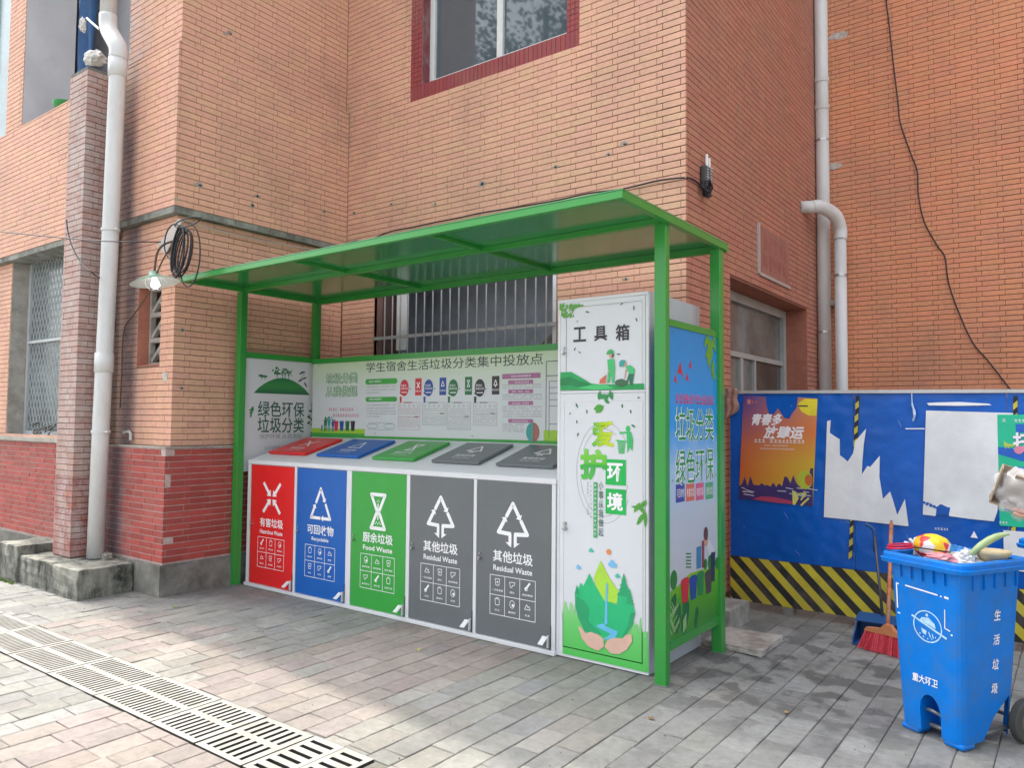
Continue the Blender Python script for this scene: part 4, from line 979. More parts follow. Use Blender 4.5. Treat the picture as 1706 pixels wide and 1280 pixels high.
def icon(pr, k, cx, cz):
    r = random.Random(k*13+5); w = .0045
    t = k % 6
    if t == 0: pr.line((cx-.02, cz-.02), (cx+.02, cz+.028), .014); pr.ring((cx-.012, cz-.015), .012, w, 10, dh=.0003)
    elif t == 1: pr.pline([(cx-.016, cz-.022), (cx+.016, cz-.022), (cx+.02, cz+.02), (cx-.02, cz+.02)], w, True); pr.line((cx-.012, cz+.028), (cx+.012, cz+.028), w, .0003)
    elif t == 2: pr.ring((cx, cz), .020, w, 14, ry=.026); pr.disc((cx+.006, cz-.006), .010, 10, dh=.0003)
    elif t == 3: pr.pline([(cx-.024, cz-.016), (cx-.006, cz+.018), (cx+.004, cz-.002), (cx+.014, cz+.008), (cx+.024, cz-.016)], w, True)
    elif t == 4: pr.pline([(cx-.020, cz+.022), (cx+.020, cz+.022), (cx+.014, cz-.022), (cx-.014, cz-.022)], w, True); pr.disc((cx, cz), .007, 8, dh=.0003)
    else: pr.pline([(cx-.024, cz+.012), (cx+.024, cz+.016), (cx+.016, cz-.006), (cx+.002, cz-.006), (cx-.004, cz-.024), (cx-.016, cz-.02)], w, True)
ICN = [['废电池', '废灯管', '废药品', '温度计', '油漆桶', '杀虫剂'], ['易拉罐', '塑料瓶', '废纸', '玻璃', '衣物', '金属'], ['剩菜剩饭', '果皮果核', '菜叶菜根', '鱼刺骨头', '茶叶渣', '过期食品'], ['一次性餐具', '烟头', '破旧陶瓷', '尘土', '废纸杯', '毛发'], ['一次性餐具', '烟头', '破旧陶瓷', '尘土', '废纸杯', '毛发']]
for i, (a, b) in enumerate(DX):
    mb = MB(); slab(mb, PD_, a, .034, b, 1.122, -.010, 0); d = mb.build('door', dm_[i], CB, bevel=.002)
    tag(d, ['red door printed with a white cross of arrows and Hazardous Waste', 'blue door printed with a white recycling triangle and Recyclable', 'green door printed with a white hourglass and Food Waste', 'grey door of the cabinet next to the green one, Residual Waste', 'grey door of the cabinet next to the tool cabinet, Residual Waste'][i])
    cx = (a+b)/2-(.0 if i else 0); 
    ez = .815; 
    if i == 0: ez = .83
    pr = Print(PD_, .001); emblem(pr, i, cx, ez, .93 if i in (1, 2) else 1.0); pr.build('emblem', INKW, d)
    pr = Print(PD_, .001); pr.text(dn[i][0], (cx, .602), .082, .345, bold=.016); pr.text(dn[i][1], (cx, .518), .040 if i else .038, .335 if i not in (1,) else .22, bold=.016); pr.build('lettering', INKW, d)
    g0, g1, h0, h1 = cx-.195, cx+.195, .192, .465
    pr = Print(PD_, .001); pr.pline([(g0, h0), (g1, h0), (g1, h1), (g0, h1)], .0042, True)
    for k in (1, 2): x = g0+(g1-g0)*k/3; pr.line((x, h0), (x, h1), .0042, .0003)
    pr.line((g0, (h0+h1)/2), (g1, (h0+h1)/2), .0042, .0006); pr.build('icon_grid', INKW, d)
    for k in range(6):
        pr = Print(PD_, .001)
        c = (g0+(g1-g0)*((k % 3)+.5)/3, h1-(h1-h0)*((k//3)+.40)/2); icon(pr, k+i, c[0], c[1]+.008); pr.text(ICN[i][k], (c[0], c[1]-.048), .014, min(.10, .022*len(ICN[i][k])), bold=.01)
        pr.build('icon_print', INKW, d)
    lk = MB(); lk.lathe((a+.030, YF-.008, .572), [(.0001, -.022), (.009, -.022), (.0105, -.018), (.0105, 0)], 12, 'y'); lk.lathe((a+.030, YF-.008, .604), [(.0001, -.012), (.006, -.012), (.006, 0)], 10, 'y'); lk.obox((a+.030, YF-.028, .565), Vector((1, 0, 0)), Vector((0, 1, 0)), Vector((0, 0, 1)), .003, .006, .011); lk.build('lock', STEEL, d, smooth=False)
    pd = MB(); ax = Vector((0, -.82, -.57)).normalized(); az = Vector((1, 0, 0)); an = ax.cross(az)
    pd.obox((b-.035, YF-.05, .095), ax, az, an, .036, .020, .003); pd.obox((b-.012, YF-.018, .085), Vector((1, 0, 0)), Vector((0, 1, 0)), Vector((0, 0, 1)), .004, .012, .04)
    pd.build('pedal', WHITE, CB)
    pd = MB(); pd.box(b+.003, b+.0062, YF-.016, YF-.0101, .034, .19); pd.build('pedal_slot', BLACK, CB)
# lids on the sloping top
LX = [(-6.192, -5.645), (-5.487, -4.932), (-4.762, -4.275), (-4.083, -3.605), (-3.439, -2.933)]
sl_n = Vector((0, -SLP, 1)).normalized(); sl_v = Vector((0, 1, SLP)).normalized()
for i, (a, b) in enumerate(LX):
    y0, y1 = 4.42, 4.862; pl = Pl((0, y0, topz(y0)), (1, 0, 0), sl_v, sl_n); L_ = (y1-y0)*math.sqrt(1+SLP**2)
    mb = MB(); slab(mb, pl, a, 0, b, L_, .004, .028); d = mb.build('lid', dm_[i], CB, bevel=.005)
    pt = Pl(pl.at(0, 0, .028), (1, 0, 0), sl_v, sl_n)
    pr = Print(pt, .001); emblem(pr, i, (a+b)/2, L_*.60, .55); pr.text(dn[i][0], ((a+b)/2, L_*.30), .05, .2, bold=.01); pr.text(dn[i][1], ((a+b)/2, L_*.18), .022, .18); pr.build('emblem', INKW, d)
    mb = MB(); slab(mb, pl, a+.04, L_-.002, b-.04, L_+.02, .002, .016); mb.build('hinge', WHITE, CB)

# ================================================================== TOOL CABINET
TC = thing('tool_cabinet', (-2.46, 4.6, 0), 'tall white tool cabinet with printed green artwork beside the grey waste door', 'cabinet')
TX0, TX1, TY0, TY1, TZ = -2.795, -2.122, 4.26, 5.06, 2.372
mb = MB(); mb.box(TX0, TX1, TY0+.018, TY1, .004, TZ); mb.build('body', mat('cabinet_grey_side', (.50, .53, .56), .4, var=.04), TC, bevel=.004)
PT = plY(TY0+.0175)
mb = MB(); frame_rect(mb, PT, TX0, .006, TX1, TZ-.002, .020, .0175); slab(mb, PT, TX0+.021, 1.737, TX1-.021, 1.755, .0005, .0175); mb.build('frame', WHITE, TC, bevel=.002)
PTd = plY(TY0-.001)
mb = MB(); slab(mb, PTd, TX0+.022, 1.757, TX1-.022, TZ-.024, -.017, 0); du = mb.build('upper_door', PRINTW, TC, bevel=.002)
mb = MB(); slab(mb, PTd, TX0+.022, .028, TX1-.022, 1.735, -.017, 0); dl = mb.build('lower_door', PRINTW, TC, bevel=.002)
def pt(x, y): q = PY(x, y, TY0-.001); return (q.x, q.z)
def t1(x, y): return pt(920+x/5.687, 480+y/5.687)
def t2(x, y): return pt(920+x/5.687, 640+y/5.687)
def t3(x, y): return pt(920+x/5.687, 800+y/5.687)
def t4(x, y): return pt(920+x/5.687, 930+y/5.687)
LN = mat('ink_line_grey', (.30, .32, .34), .4)
# inner line frames (pressed panel edges)
mb = MB(); frame_rect(mb, PTd, -2.735, 1.785, -2.165, 2.31, .006, .003, 0); mb.build('panel_edge', WHITE, du)
mb = MB(); frame_rect(mb, PTd, -2.745, .07, -2.160, 1.69, .006, .003, 0); mb.build('panel_edge', WHITE, dl)
pr = Print(PTd); pr.pline([t1(135, 800), t1(135, 190), t1(850, 120), t1(845, 900)], .0035); pr.build('line_frame', LN, du)
pr = Print(PTd, .0035)
c = t1(260, 450); d_ = t1(670, 430)
for ch, x in (('工', 262), ('具', 460), ('箱', 668)):
    q = t1(x, 440-(x-262)*.045); pr.text(ch, q, .098 if ch != '箱' else .105, .098, bold=.022)
pr.build('lettering', BK, du)
GH = mat('ink_hill_green', (.015, .34, .09), .4); GH2 = mat('ink_hill_dark', (.01, .22, .07), .4); GM = mat('ink_mint', (.06, .55, .18), .4)
pr = Print(PTd, .0032); pr.poly([t1(78, 970), t1(78, 800), t1(180, 795), t1(280, 850), t1(370, 905), t1(450, 915), t1(870, 905), t1(872, 962)]); pr.build('printed_hill', GH, du)
pr = Print(PTd, .0044); pr.poly([t1(78, 860), t1(170, 840), t1(260, 880), t1(370, 915), t1(250, 940), t1(160, 920), t1(78, 930)]); pr.build('printed_hill', GH2, du)
pr = Print(PTd, .0052); pr.poly([t1(240, 950), t1(400, 915), t1(520, 920), t1(600, 955), t1(420, 965)]); pr.build('printed_hill', GM, du)
def leaves(par, tf, pts, m, seed, L=(.03, .05), h=.0035, w=.45):
    r = random.Random(seed); pr = Print(PTd, h)
    for k, (x, y) in enumerate(pts): l = r.uniform(*L); pr.leaf(tf(x, y), l, l*w, r.uniform(0, 360), k*.00003)
    return pr.build('printed_leaves', m, par)
LFB = mat('ink_leaf_green', (.10, .36, .04), .4)
rl = random.Random(9)
leaves(du, t1, [(85+rl.random()**1.5*200, 165+rl.random()**1.7*(110)) for _ in range(46)], LFB, 1, (.02, .04))
leaves(du, t1, [(335, 228), (240, 317), (775, 190), (800, 300), (660, 150), (215, 580), (262, 610), (630, 628)], DG, 2, (.018, .036), w=.3)
def person_print(par, tf, hat, body, legs, arm, bend=0):
    pass
# standing worker
pr = Print(PTd, .0055); pr.poly([t1(525, 680), t1(590, 670), t1(598, 760), t1(590, 900), t1(570, 900), t1(560, 790), t1(548, 900), t1(525, 900), t1(532, 770)]); pr.line(t1(585, 680), t1(545, 790), .010, .0002); pr.build('printed_worker', mat('ink_uniform', (.05, .48, .16), .4), du)
pr = Print(PTd, .0062); pr.disc(t1(560, 640), .014, 12, ry=.016); pr.line(t1(545, 775), t1(535, 800), .008); pr.build('printed_face', mat('ink_skin', (.55, .32, .24), .4), du)
pr = Print(PTd, .0066); pr.poly([t1(515, 630), t1(530, 595), t1(560, 580), t1(588, 600), t1(588, 625)]); pr.build('printed_cap', mat('ink_cap', (.04, .36, .12), .4), du)
pr = Print(PTd, .0064); pr.disc(t1(578, 640), .008, 10, ry=.014); pr.build('printed_hair', mat('ink_hair', (.12, .05, .04), .4), du)
pr = Print(PTd, .0058); pr.poly([t1(450, 905), t1(455, 870), t1(515, 820), t1(510, 905)]); pr.build('printed_broom', mat('ink_orange_red', (.62, .15, .08), .4), du)
# bending worker
pr = Print(PTd, .0060); pr.poly([t1(700, 745), t1(745, 730), t1(785, 770), t1(780, 815), t1(730, 810)]); pr.build('printed_worker', mat('ink_uniform', (.05, .48, .16), .4), du)
pr = Print(PTd, .0062); pr.poly([t1(730, 812), t1(780, 815), t1(762, 920), t1(738, 920), t1(735, 860), t1(715, 915), t1(700, 910)]); pr.build('printed_trousers', mat('ink_dark_teal', (.02, .16, .09), .4), du)
pr = Print(PTd, .0064); pr.disc(t1(690, 725), .015, 12); pr.line(t1(705, 770), t1(690, 860), .008, .0002); pr.build('printed_face', mat('ink_skin', (.55, .32, .24), .4), du)
pr = Print(PTd, .0068); pr.poly([t1(640, 745), t1(640, 700), t1(665, 680), t1(700, 690), t1(680, 745)]); pr.build('printed_cap', TQ, du)
pr = Print(PTd, .0070); pr.poly([t1(595, 900), t1(610, 875), t1(660, 860), t1(710, 880), t1(715, 915), t1(660, 940), t1(615, 925)]); pr.build('printed_rubbish', mat('ink_rubbish', (.05, .14, .07), .4), du)
# lower door artwork
pr = Print(PTd); c = t2(490, 810)
for rr_, a0, a1 in ((.33, 35, 330), (.285, 60, 150), (.285, 190, 345)): pr.ring((c[0], c[1]-.02), rr_*.62, .003, 60, ry=rr_*.98, a0=a0, a1=a1)
pr.build('line_circle', LN, dl)
leaves(dl, t2, [(440, 225), (450, 240)], mat('ink_leaf_mid', (.07, .33, .04), .4), 3, (.075, .08), w=.55)
leaves(dl, t2, [(470, 118), (520, 125), (520, 165), (560, 108), (450, 108), (510, 140), (490, 120)], mat('ink_leaf_dark', (.03, .26, .08), .4), 4, (.045, .07))
leaves(dl, t2, [(235, 205), (330, 262), (170, 280), (665, 208), (745, 262), (235, 360), (770, 398), (245, 480), (820, 130)], DG, 6, (.02, .04), w=.35)
YG = grad_mat('ink_lime_to_green', 0, t2(390, 400)[0], t2(570, 400)[0], [(0, (.10, .48, .04)), (.5, (.40, .62, .01)), (1, (.55, .66, .02))])
pr = Print(PTd, .0035); pr.text('爱', t2(482, 475), t2(480, 355)[1]-t2(480, 600)[1], .165, bold=.034); pr.build('lettering', YG, dl)
pr = Print(PTd, .0035); pr.text('护', t2(390, 765), t2(390, 615)[1]-t2(390, 912)[1], .20, bold=.042); pr.build('lettering', grad_mat('ink_green_split', 2, t2(390, 912)[1], t2(390, 615)[1], [(0, (.10, .50, .08)), (.45, (.04, .40, .06)), (.55, (.12, .52, .03)), (1, (.22, .60, .08))]), dl)
SG = mat('ink_sign_green', (.008, .44, .08), .4)
for (ch, ya, yb_) in (('环', 712, 965), ('境', 990, 1245)):
    a = t2(508, ya); b = t2(700, yb_); pr = Print(PTd, .0032); pr.rect(a[0], b[1], b[0], a[1]); pr.build('text_block', SG, dl)
    pr = Print(PTd, .0044); pr.text(ch, ((a[0]+b[0])/2-.005, (a[1]+b[1])/2), (a[1]-b[1])*.72, (b[0]-a[0])*.78, bold=.03); pr.build('lettering', INKW, dl)
# throw-away figure with basket
pr = Print(PTd, .0036); pr.disc(t2(720, 425), .016, 12, ry=.02); pr.poly([t2(705, 455), t2(750, 455), t2(768, 530), t2(760, 640), t2(738, 600), t2(715, 660), t2(710, 560)]); pr.line(t2(715, 460), t2(640, 465), .012, .0002)
pr.line(t2(605, 535), t2(700, 545), .008, .0003)
for k in range(6): pr.line(t2(622+k*14, 540), t2(636+k*9, 660), .004, .0004)
for k in range(6): pr.line(t2(624+k*2, 550+k*21), t2(697-k*3, 552+k*21), .004, .0006)
pr.build('litter_pictogram', mat('ink_picto_green', (.04, .48, .14), .4), dl)
# side lines of text
a = t3(390, 20); b = t3(430, 550); pr = Print(PTd, .0032); pr.rect(a[0]+.003, b[1], b[0]-.001, a[1]); pr.build('text_block', mat('ink_strip_green', (.05, .38, .12), .4), dl)
pr = Print(PTd, .0036)
for k, ch in enumerate('小事从我做起'): pr.text(ch, t3(464, 55+k*88), .052, .036, bold=.006)
pr.build('lettering', mat('ink_slate_green', (.05, .13, .11), .4), dl)
pr = Print(PTd, .0046)
for k, ch in enumerate('保护环境就是保护我们自己'): pr.text(ch, (t3(410, 50)[0]+.001, t3(410, 50+k*42)[1]), .017, .016)
pr.build('small_lettering', INKW, dl)
pr = Print(PTd, .0036)
for k, ch in enumerate('爱护家园人人有责'): pr.text(ch, t3(340, 30+k*30+(80 if k > 4 else 0)), .014, .013)
for k, ch in enumerate('共创美好明天生活'): pr.text(ch, t3(368, 60+k*42), .013, .012)
pr.build('small_lettering', LN, dl)
leaves(dl, t3, [(805, 262), (860, 235), (855, 290)], LFB, 12, (.07, .09), w=.35)
pr = Print(PTd, .0038); pr.leaf(t3(815, 265), .10, .022, 172); pr.leaf(t3(840, 370), .10, .03, 235, .0002); pr.leaf(t3(885, 380), .10, .022, 268, .0004); pr.leaf(t3(860, 240), .07, .02, 30, .0006); pr.build('printed_leaves', mat('ink_leaf_mid', (.07, .33, .04), .4), dl)
# planet in two hands
pr = Print(PTd, .0030)
rg = random.Random(31)
base = [t4(100, 905), t4(100, 520)]+[t4(x, 470+rg.uniform(-70, 110)) for x in range(120, 230, 12)]+[t4(300, 560), t4(600, 600)]+[t4(x, 640+rg.uniform(-80, 70)) for x in range(760, 860, 12)]+[t4(905, 700), t4(913, 1090)]
pr.poly(base); pr.build('printed_lawn', grad_mat('lawn_print', 2, .03, .52, [(0, (.09, .52, .10)), (.4, (.14, .58, .15)), (.8, (.34, .66, .30)), (1, (.60, .72, .62))]), dl)
pr = Print(PTd, .0040); pr.poly([t4(395, 190), t4(460, 25), t4(545, 190), t4(640, 330), t4(600, 480), t4(480, 480)]); pr.build('printed_peak', mat('ink_peak', (.40, .68, .06), .4), dl)
GE = mat('ink_earth_green', (.02, .48, .19), .4); GE2 = mat('ink_earth_dark', (.02, .36, .15), .4)
pr = Print(PTd, .0048); pr.poly([t4(218, 330), t4(235, 260), t4(255, 290), t4(270, 235), t4(300, 265), t4(355, 145), t4(395, 230), t4(500, 410), t4(560, 420), t4(620, 440), t4(625, 330), t4(660, 300), t4(680, 150), t4(700, 260), t4(730, 290), t4(770, 450), t4(788, 520), t4(760, 640), t4(690, 745), t4(560, 770), t4(420, 720), t4(320, 690), t4(250, 570), t4(222, 450)]); pr.build('printed_planet', GE, dl)
pr = Print(PTd, .0056); pr.poly([t4(222, 450), t4(225, 360), t4(300, 400), t4(355, 480), t4(345, 600), t4(480, 720), t4(400, 735), t4(310, 690), t4(250, 570)]); pr.poly([t4(788, 520), t4(760, 640), t4(690, 745), t4(660, 750), t4(720, 640), t4(745, 520)], .0001)
for (x, y, s_) in ((682, 150, 1.0), (738, 300, .65), (240, 262, .4)):
    for k in range(4): a = t4(x, y+k*45*s_); w = (.018+k*.010)*s_; h = .05*s_; pr.poly([(a[0]-w, a[1]-h), (a[0]+w, a[1]-h), (a[0], a[1]+.005)], .0002+k*.0001)
pr.build('printed_woods', GE2, dl)
pr = Print(PTd, .0066); pr.poly([t4(515, 240), t4(528, 240), t4(528, 620), t4(500, 640), t4(630, 700), t4(600, 760), t4(480, 778), t4(560, 720), t4(425, 650), t4(440, 630), t4(500, 620)]); pr.build('printed_river', mat('ink_river', (.14, .50, .78), .4), dl)
pr = Print(PTd, .0072); SKN = mat('ink_palm', (.70, .45, .36), .4)
pr.poly([t4(250, 650), t4(285, 660), t4(320, 715), t4(370, 700), t4(440, 725), t4(490, 770), t4(495, 840), t4(440, 880), t4(350, 840), t4(285, 760)]); pr.poly([t4(755, 720), t4(700, 730), t4(670, 765), t4(600, 755), t4(530, 775), t4(500, 840), t4(560, 905), t4(640, 910), t4(710, 870), t4(762, 790)], .0002); pr.build('printed_hands', SKN, dl)
for (x, y, r, m) in ((535, 680-800+60, .014, mat('ink_orange', (.70, .25, .08), .4)),): pass
pr = Print(PTd, .0035); pr.disc(t3(537, 683), .018, 14); pr.build('printed_sun', mat('ink_orange', (.70, .25, .08), .4), dl)
pr = Print(PTd, .0036)
for (x, y, s_) in ((570, 805, 1), (250, 830, .6)): c = t3(x, y); pr.disc((c[0], c[1]), .03*s_, 14, ry=.018*s_); pr.disc((c[0]-.002, c[1]+.014*s_), .017*s_, 12, dh=.0003); pr.disc((c[0]+.018*s_, c[1]-.002), .018*s_, 12, ry=.012*s_, dh=.0006)
pr.build('printed_cloud', mat('ink_sky', (.18, .48, .75), .4), dl)
pr = Print(PTd, .0036)
for (x, y) in ((370, 672), (622, 915)): c = t3(x, y); pr.disc(c, .02, 12, ry=.010); pr.disc((c[0], c[1]+.008), .011, 10, dh=.0003)
pr.build('printed_cloud', mat('ink_aqua', (.08, .48, .38), .4), dl)
for (z, par) in ((2.05, du), (1.0, dl)):
    c = t1(112, 600) if par is du else t3(125, 440)
    lk = MB(); lk.lathe((c[0], TY0-.002, c[1]+.02), [(.0001, -.012), (.011, -.012), (.012, 0)], 12, 'y'); lk.lathe((c[0], TY0-.002, c[1]-.012), [(.0001, -.026), (.012, -.024), (.014, -.018), (.014, 0)], 14, 'y'); lk.build('lock', STEEL, par)

# ================================================================== BLUE SITE HOARDING
YH = 6.30
def ph(x, y, Y=YH): q = PY(x, y, Y); return (q.x, q.z)
def hz6(x, y): return ph(1100+x/2.815, 400+y/2.815)
def hz7(x, y): return ph(1100+x/2.815, 830+y/2.815)
def hq(x, y): return ph(1200+x/6.095, 640+y/6.095)      # close view of the sunset poster
def hr(x, y): return ph(1500+x/5.82, 640+y/5.82)        # close view of the green poster
HO = thing('hoarding', (-1.0, YH, 0), 'blue sheet hoarding with black and yellow striped foot and torn posters', 'fence')
HBLUE = mat('hoarding_blue', (.0, .105, .50), .30, var=.16, vs=2.2, bump=.9, bs=5, dirt=(.0, .06, .26), dirt_amt=.35, dirt_s=1.5, spec=.4)
def ztop(x): return 1.80-.012*(x+2.3)
PH = plY(YH)
seams = [-2.375, -1.385, -.385, .62, 1.62]
for a, b in zip(seams, seams[1:]):
    mb = MB(); v = [PH.at(a+.002, .43, 0), PH.at(b-.002, .43, 0), PH.at(b-.002, ztop(b), 0), PH.at(a+.002, ztop(a), 0)]; w = [p+Vector((0, .03, 0)) for p in v]
    from mathutils import noise as _nz
    NX, NZ = 44, 56; gv = []
    for j in range(NZ+1):
        for i_ in range(NX+1):
            p = v[0].lerp(v[1], i_/NX).lerp(v[3].lerp(v[2], i_/NX), j/NZ)
            nn = _nz.noise(Vector((p.x*2.6, p.z*3.4, 1.7)))*.6+abs(_nz.noise(Vector((p.x*6+p.z*5, p.z*9-p.x*3, 4.2))))*.9
            gv.append(p+Vector((0, max(0, .004+.010*nn), 0)))
    mb.mesh(gv, [(j*(NX+1)+i_, j*(NX+1)+i_+1, (j+1)*(NX+1)+i_+1, (j+1)*(NX+1)+i_) for j in range(NZ) for i_ in range(NX)])
    mb.build('sheet', HBLUE, HO, smooth=True); MB().box(a+.004, b-.004, YH+.024, YH+.032, .44, min(ztop(a), ztop(b))-.002).build('backing_panel', STEEL, HO)
mb = MB(); v = [PH.at(-2.375, ztop(-2.375)+.001, .01), PH.at(1.62, ztop(1.62)+.001, .01), PH.at(1.62, ztop(1.62)+.026, .01), PH.at(-2.375, ztop(-2.375)+.026, .01)]; w = [p+Vector((0, .045, 0)) for p in v]
mb.mesh(v+w, [(0,1,2,3), (7,6,5,4), (0,4,5,1), (1,5,6,2), (2,6,7,3), (3,7,4,0)]); mb.build('top_cap', ALU, HO)
mb = MB(); mb.box(-2.375, 1.62, YH-.004, YH+.035, .065, .429); fb = mb.build('foot_board', mat('hazard_black', (.022, .022, .025), .6, var=.3, vs=8, dirt=(.16, .13, .10), dirt_amt=.5, dirt_s=4), HO)
HY = mat('hazard_yellow', (.60, .50, .035), .6, var=.2, vs=8, dirt=(.25, .20, .10), dirt_amt=.5, dirt_s=4)
PHf = plY(YH-.004)
x = -2.95
while x < 1.7:   # slanting stripes, leaning down to the right
    z0, z1 = .066, .428; sh = .36
    pts = [(x+sh, z0), (x+sh+.082, z0), (x+.082, z1), (x, z1)]
    cl = []
    xa, xb = -2.374, 1.619
    def clip(P, f, g):
        o = []
        for i in range(len(P)):
            p, q = P[i], P[(i+1) % len(P)]; fp_, fq = f(p), f(q)
            if fp_ >= 0: o.append(p)
            if (fp_ >= 0) != (fq >= 0): t = fp_/(fp_-fq); o.append((p[0]+(q[0]-p[0])*t, p[1]+(q[1]-p[1])*t))
        return o
    pts = clip(pts, lambda p: p[0]-xa, 0) if pts else pts
    pts = clip(pts, lambda p: xb-p[0], 0) if len(pts) > 2 else []
    if len(pts) > 2: Print(PHf, .0012).poly(pts).build('hazard_stripe', HY, fb)
    x += .163
for xs_ in (-2.30, -1.385, -.385, .62, 1.60): MB().box(xs_-.02, xs_+.02, YH+.036, YH+.076, 0, 1.75).build('rear_post', STEEL, HO)
for xs_ in (-1.9, -.9, .1, 1.1): MB().box(xs_-.04, xs_+.04, YH-.002, YH+.1, 0, .064).build('foot_block', CONC, HO)
# seam tapes striped black and yellow
for (px0, px1) in ((1429, 1417), (1692, 1688)):
    a = ph(px0, 660); b = ph(px1, 930 if px0 < 1500 else 930); n = 26
    tp = MB(); prb = Print(PH, .002); prb.poly([(b[0]-.013, b[1]), (b[0]+.013, b[1]), (a[0]+.013, a[1]), (a[0]-.013, a[1])]); tape = prb.build('seam_tape', BLACK, HO)
    pry = Print(PH, .0032)
    for k in range(0, n, 2):
        t0, t1_ = k/n, (k+1)/n; xa_ = b[0]+(a[0]-b[0])*t0; z0 = b[1]+(a[1]-b[1])*t0; z1 = b[1]+(a[1]-b[1])*t1_
        pry.poly([(xa_-.013, z0-.012), (xa_+.013, z0+.012), (xa_+.013, z1+.012), (xa_-.013, z1-.012)])
    tag(pry.build('tape_stripe', HY, tape), kind='stuff')
# sunset poster
SP = thing('poster', (-1.98, YH-.003, 1.36), 'orange sunset poster with white brush lettering on the blue hoarding', 'poster')
PS = plY(YH-.003)
def mixgrad():
    m = bpy.data.materials.new('sunset_print'); m.use_nodes = True; N = m.node_tree.nodes; L = m.node_tree.links; b = N['Principled BSDF']; b.inputs['Roughness'].default_value = .45
    g = N.new('ShaderNodeNewGeometry'); s = N.new('ShaderNodeSeparateXYZ'); L.new(g.outputs['Position'], s.inputs[0])
    u = N.new('ShaderNodeMapRange'); u.inputs[1].default_value = -2.30; u.inputs[2].default_value = -1.66; L.new(s.outputs[0], u.inputs[0])
    v = N.new('ShaderNodeMapRange'); v.inputs[1].default_value = .92; v.inputs[2].default_value = 1.78; L.new(s.outputs[2], v.inputs[0])
    r1 = N.new('ShaderNodeValToRGB'); L.new(v.outputs[0], r1.inputs[0]); e = r1.color_ramp.elements
    e[0].position = 0; e[0].color = (.50, .20, .02, 1); e[1].position = 1; e[1].color = (.02, .03, .30, 1)
    for p, c in ((.25, (.62, .13, .03)), (.5, (.55, .13, .06)), (.72, (.30, .10, .16))): q = e.new(p); q.color = (*c, 1)
    r2 = N.new('ShaderNodeValToRGB'); L.new(v.outputs[0], r2.inputs[0]); e = r2.color_ramp.elements
    e[0].position = 0; e[0].color = (.55, .45, .02, 1); e[1].position = 1; e[1].color = (.62, .26, .10, 1)
    for p, c in ((.35, (.62, .42, .03)), (.65, (.70, .20, .05))): q = e.new(p); q.color = (*c, 1)
    mx = N.new('ShaderNodeMix'); mx.data_type = 'RGBA'; L.new(u.outputs[0], mx.inputs[0]); L.new(r1.outputs[0], mx.inputs[6]); L.new(r2.outputs[0], mx.inputs[7]); L.new(mx.outputs[2], b.inputs['Base Color'])
    return m
pr = Print(PS, 0)
pr.poly([hq(190, 1165), hq(940, 1240), hq(990, 150), hq(790, 135), hq(775, 240), hq(720, 320), hq(700, 355), hq(650, 345), hq(615, 290), hq(585, 245), hq(545, 310), hq(495, 300), hq(470, 215), hq(465, 130), hq(235, 110)])
v = pr.v; mb = MB(); fr = [Vector(p) for p in v]; bk = [p+Vector((0, .001, 0)) for p in fr]; n = len(fr); mb.mesh(fr+bk, [tuple(range(n))]+[(i, (i+1) % n, n+(i+1) % n, n+i) for i in range(n)])
mb.build('sheet', mixgrad(), SP)
pr = Print(PS, .0008); pr.poly([hq(790, 225), hq(800, 190), hq(860, 150), hq(988, 155), hq(978, 325), hq(900, 320), hq(830, 285)]); pr.build('printed_sun', mat('ink_sun', (.78, .66, .04), .4), SP)
pr = Print(PS, .0014); pr.rect(hq(790, 240)[0], hq(0, 235)[1], hq(890, 0)[0], hq(0, 222)[1]); pr.build('dark_mark', BK, SP)
for (t, x, y, h, w) in (('青春多', 475, 360, 115, 310), ('放肆运', 650, 490, 125, 400)):
    a = hq(x-w/2, y); b = hq(x+w/2, y); Print(PS, .0010).text(t, ((a[0]+b[0])/2, a[1]), (hq(0, 0)[1]-hq(0, h)[1]), b[0]-a[0], bold=.03, slant=.25).build('brush_lettering', INKW, SP)
pr = Print(PS, .001)
for (x0, x1, y, h) in ((315, 845, 590, .032), (450, 690, 625, .012), (390, 770, 658, .012)): a = hq(x0, y); b = hq(x1, y+15); noise_line(pr, a[0], b[0], (a[1]+b[1])/2, h, y)
pr.build('small_print', INKW, SP)
pr = Print(PS, .001); a = hq(275, 180); pr.rect(a[0], a[1]-.02, a[0]+.03, a[1]+.02); noise_line(pr, a[0]+.04, a[0]+.085, a[1]-.015, .028, 3); pr.build('small_mark', mat('ink_salmon', (.62, .22, .2), .4), SP)
rq = random.Random(77)
pts = [hq(190, 1165)]
for k in range(27):
    x = 192+k*29; pts.append(hq(x, 1010+rq.uniform(-10, 40)-(90 if k in (16, 17, 19) else 0)-(70 if k in (2, 4) else 0)-(150 if k > 24 else 0)))
pts += [hq(945, 900), hq(940, 1240)]
pr = Print(PS, .0008); pr.poly(pts); pr.build('printed_skyline', mat('ink_night', (.05, .03, .14), .4), SP)
pr = Print(PS, .0014)
for k in range(16): x = rq.uniform(200, 880); y = rq.uniform(1050, 1130); a = hq(x, y); pr.line(a, (a[0]+rq.uniform(.03, .09), a[1]-rq.uniform(.0, .012)), .006, k*.00003)
pr.build('printed_streaks', mat('ink_streak', (.60, .62, .66), .4), SP)
pr = Print(PS, .0020)
pr.poly([hq(330, 1170), hq(420, 1140), hq(560, 1150), hq(720, 1185), hq(740, 1222), hq(500, 1200)]); pr.build('printed_track', mat('ink_magenta', (.40, .05, .12), .4), SP)
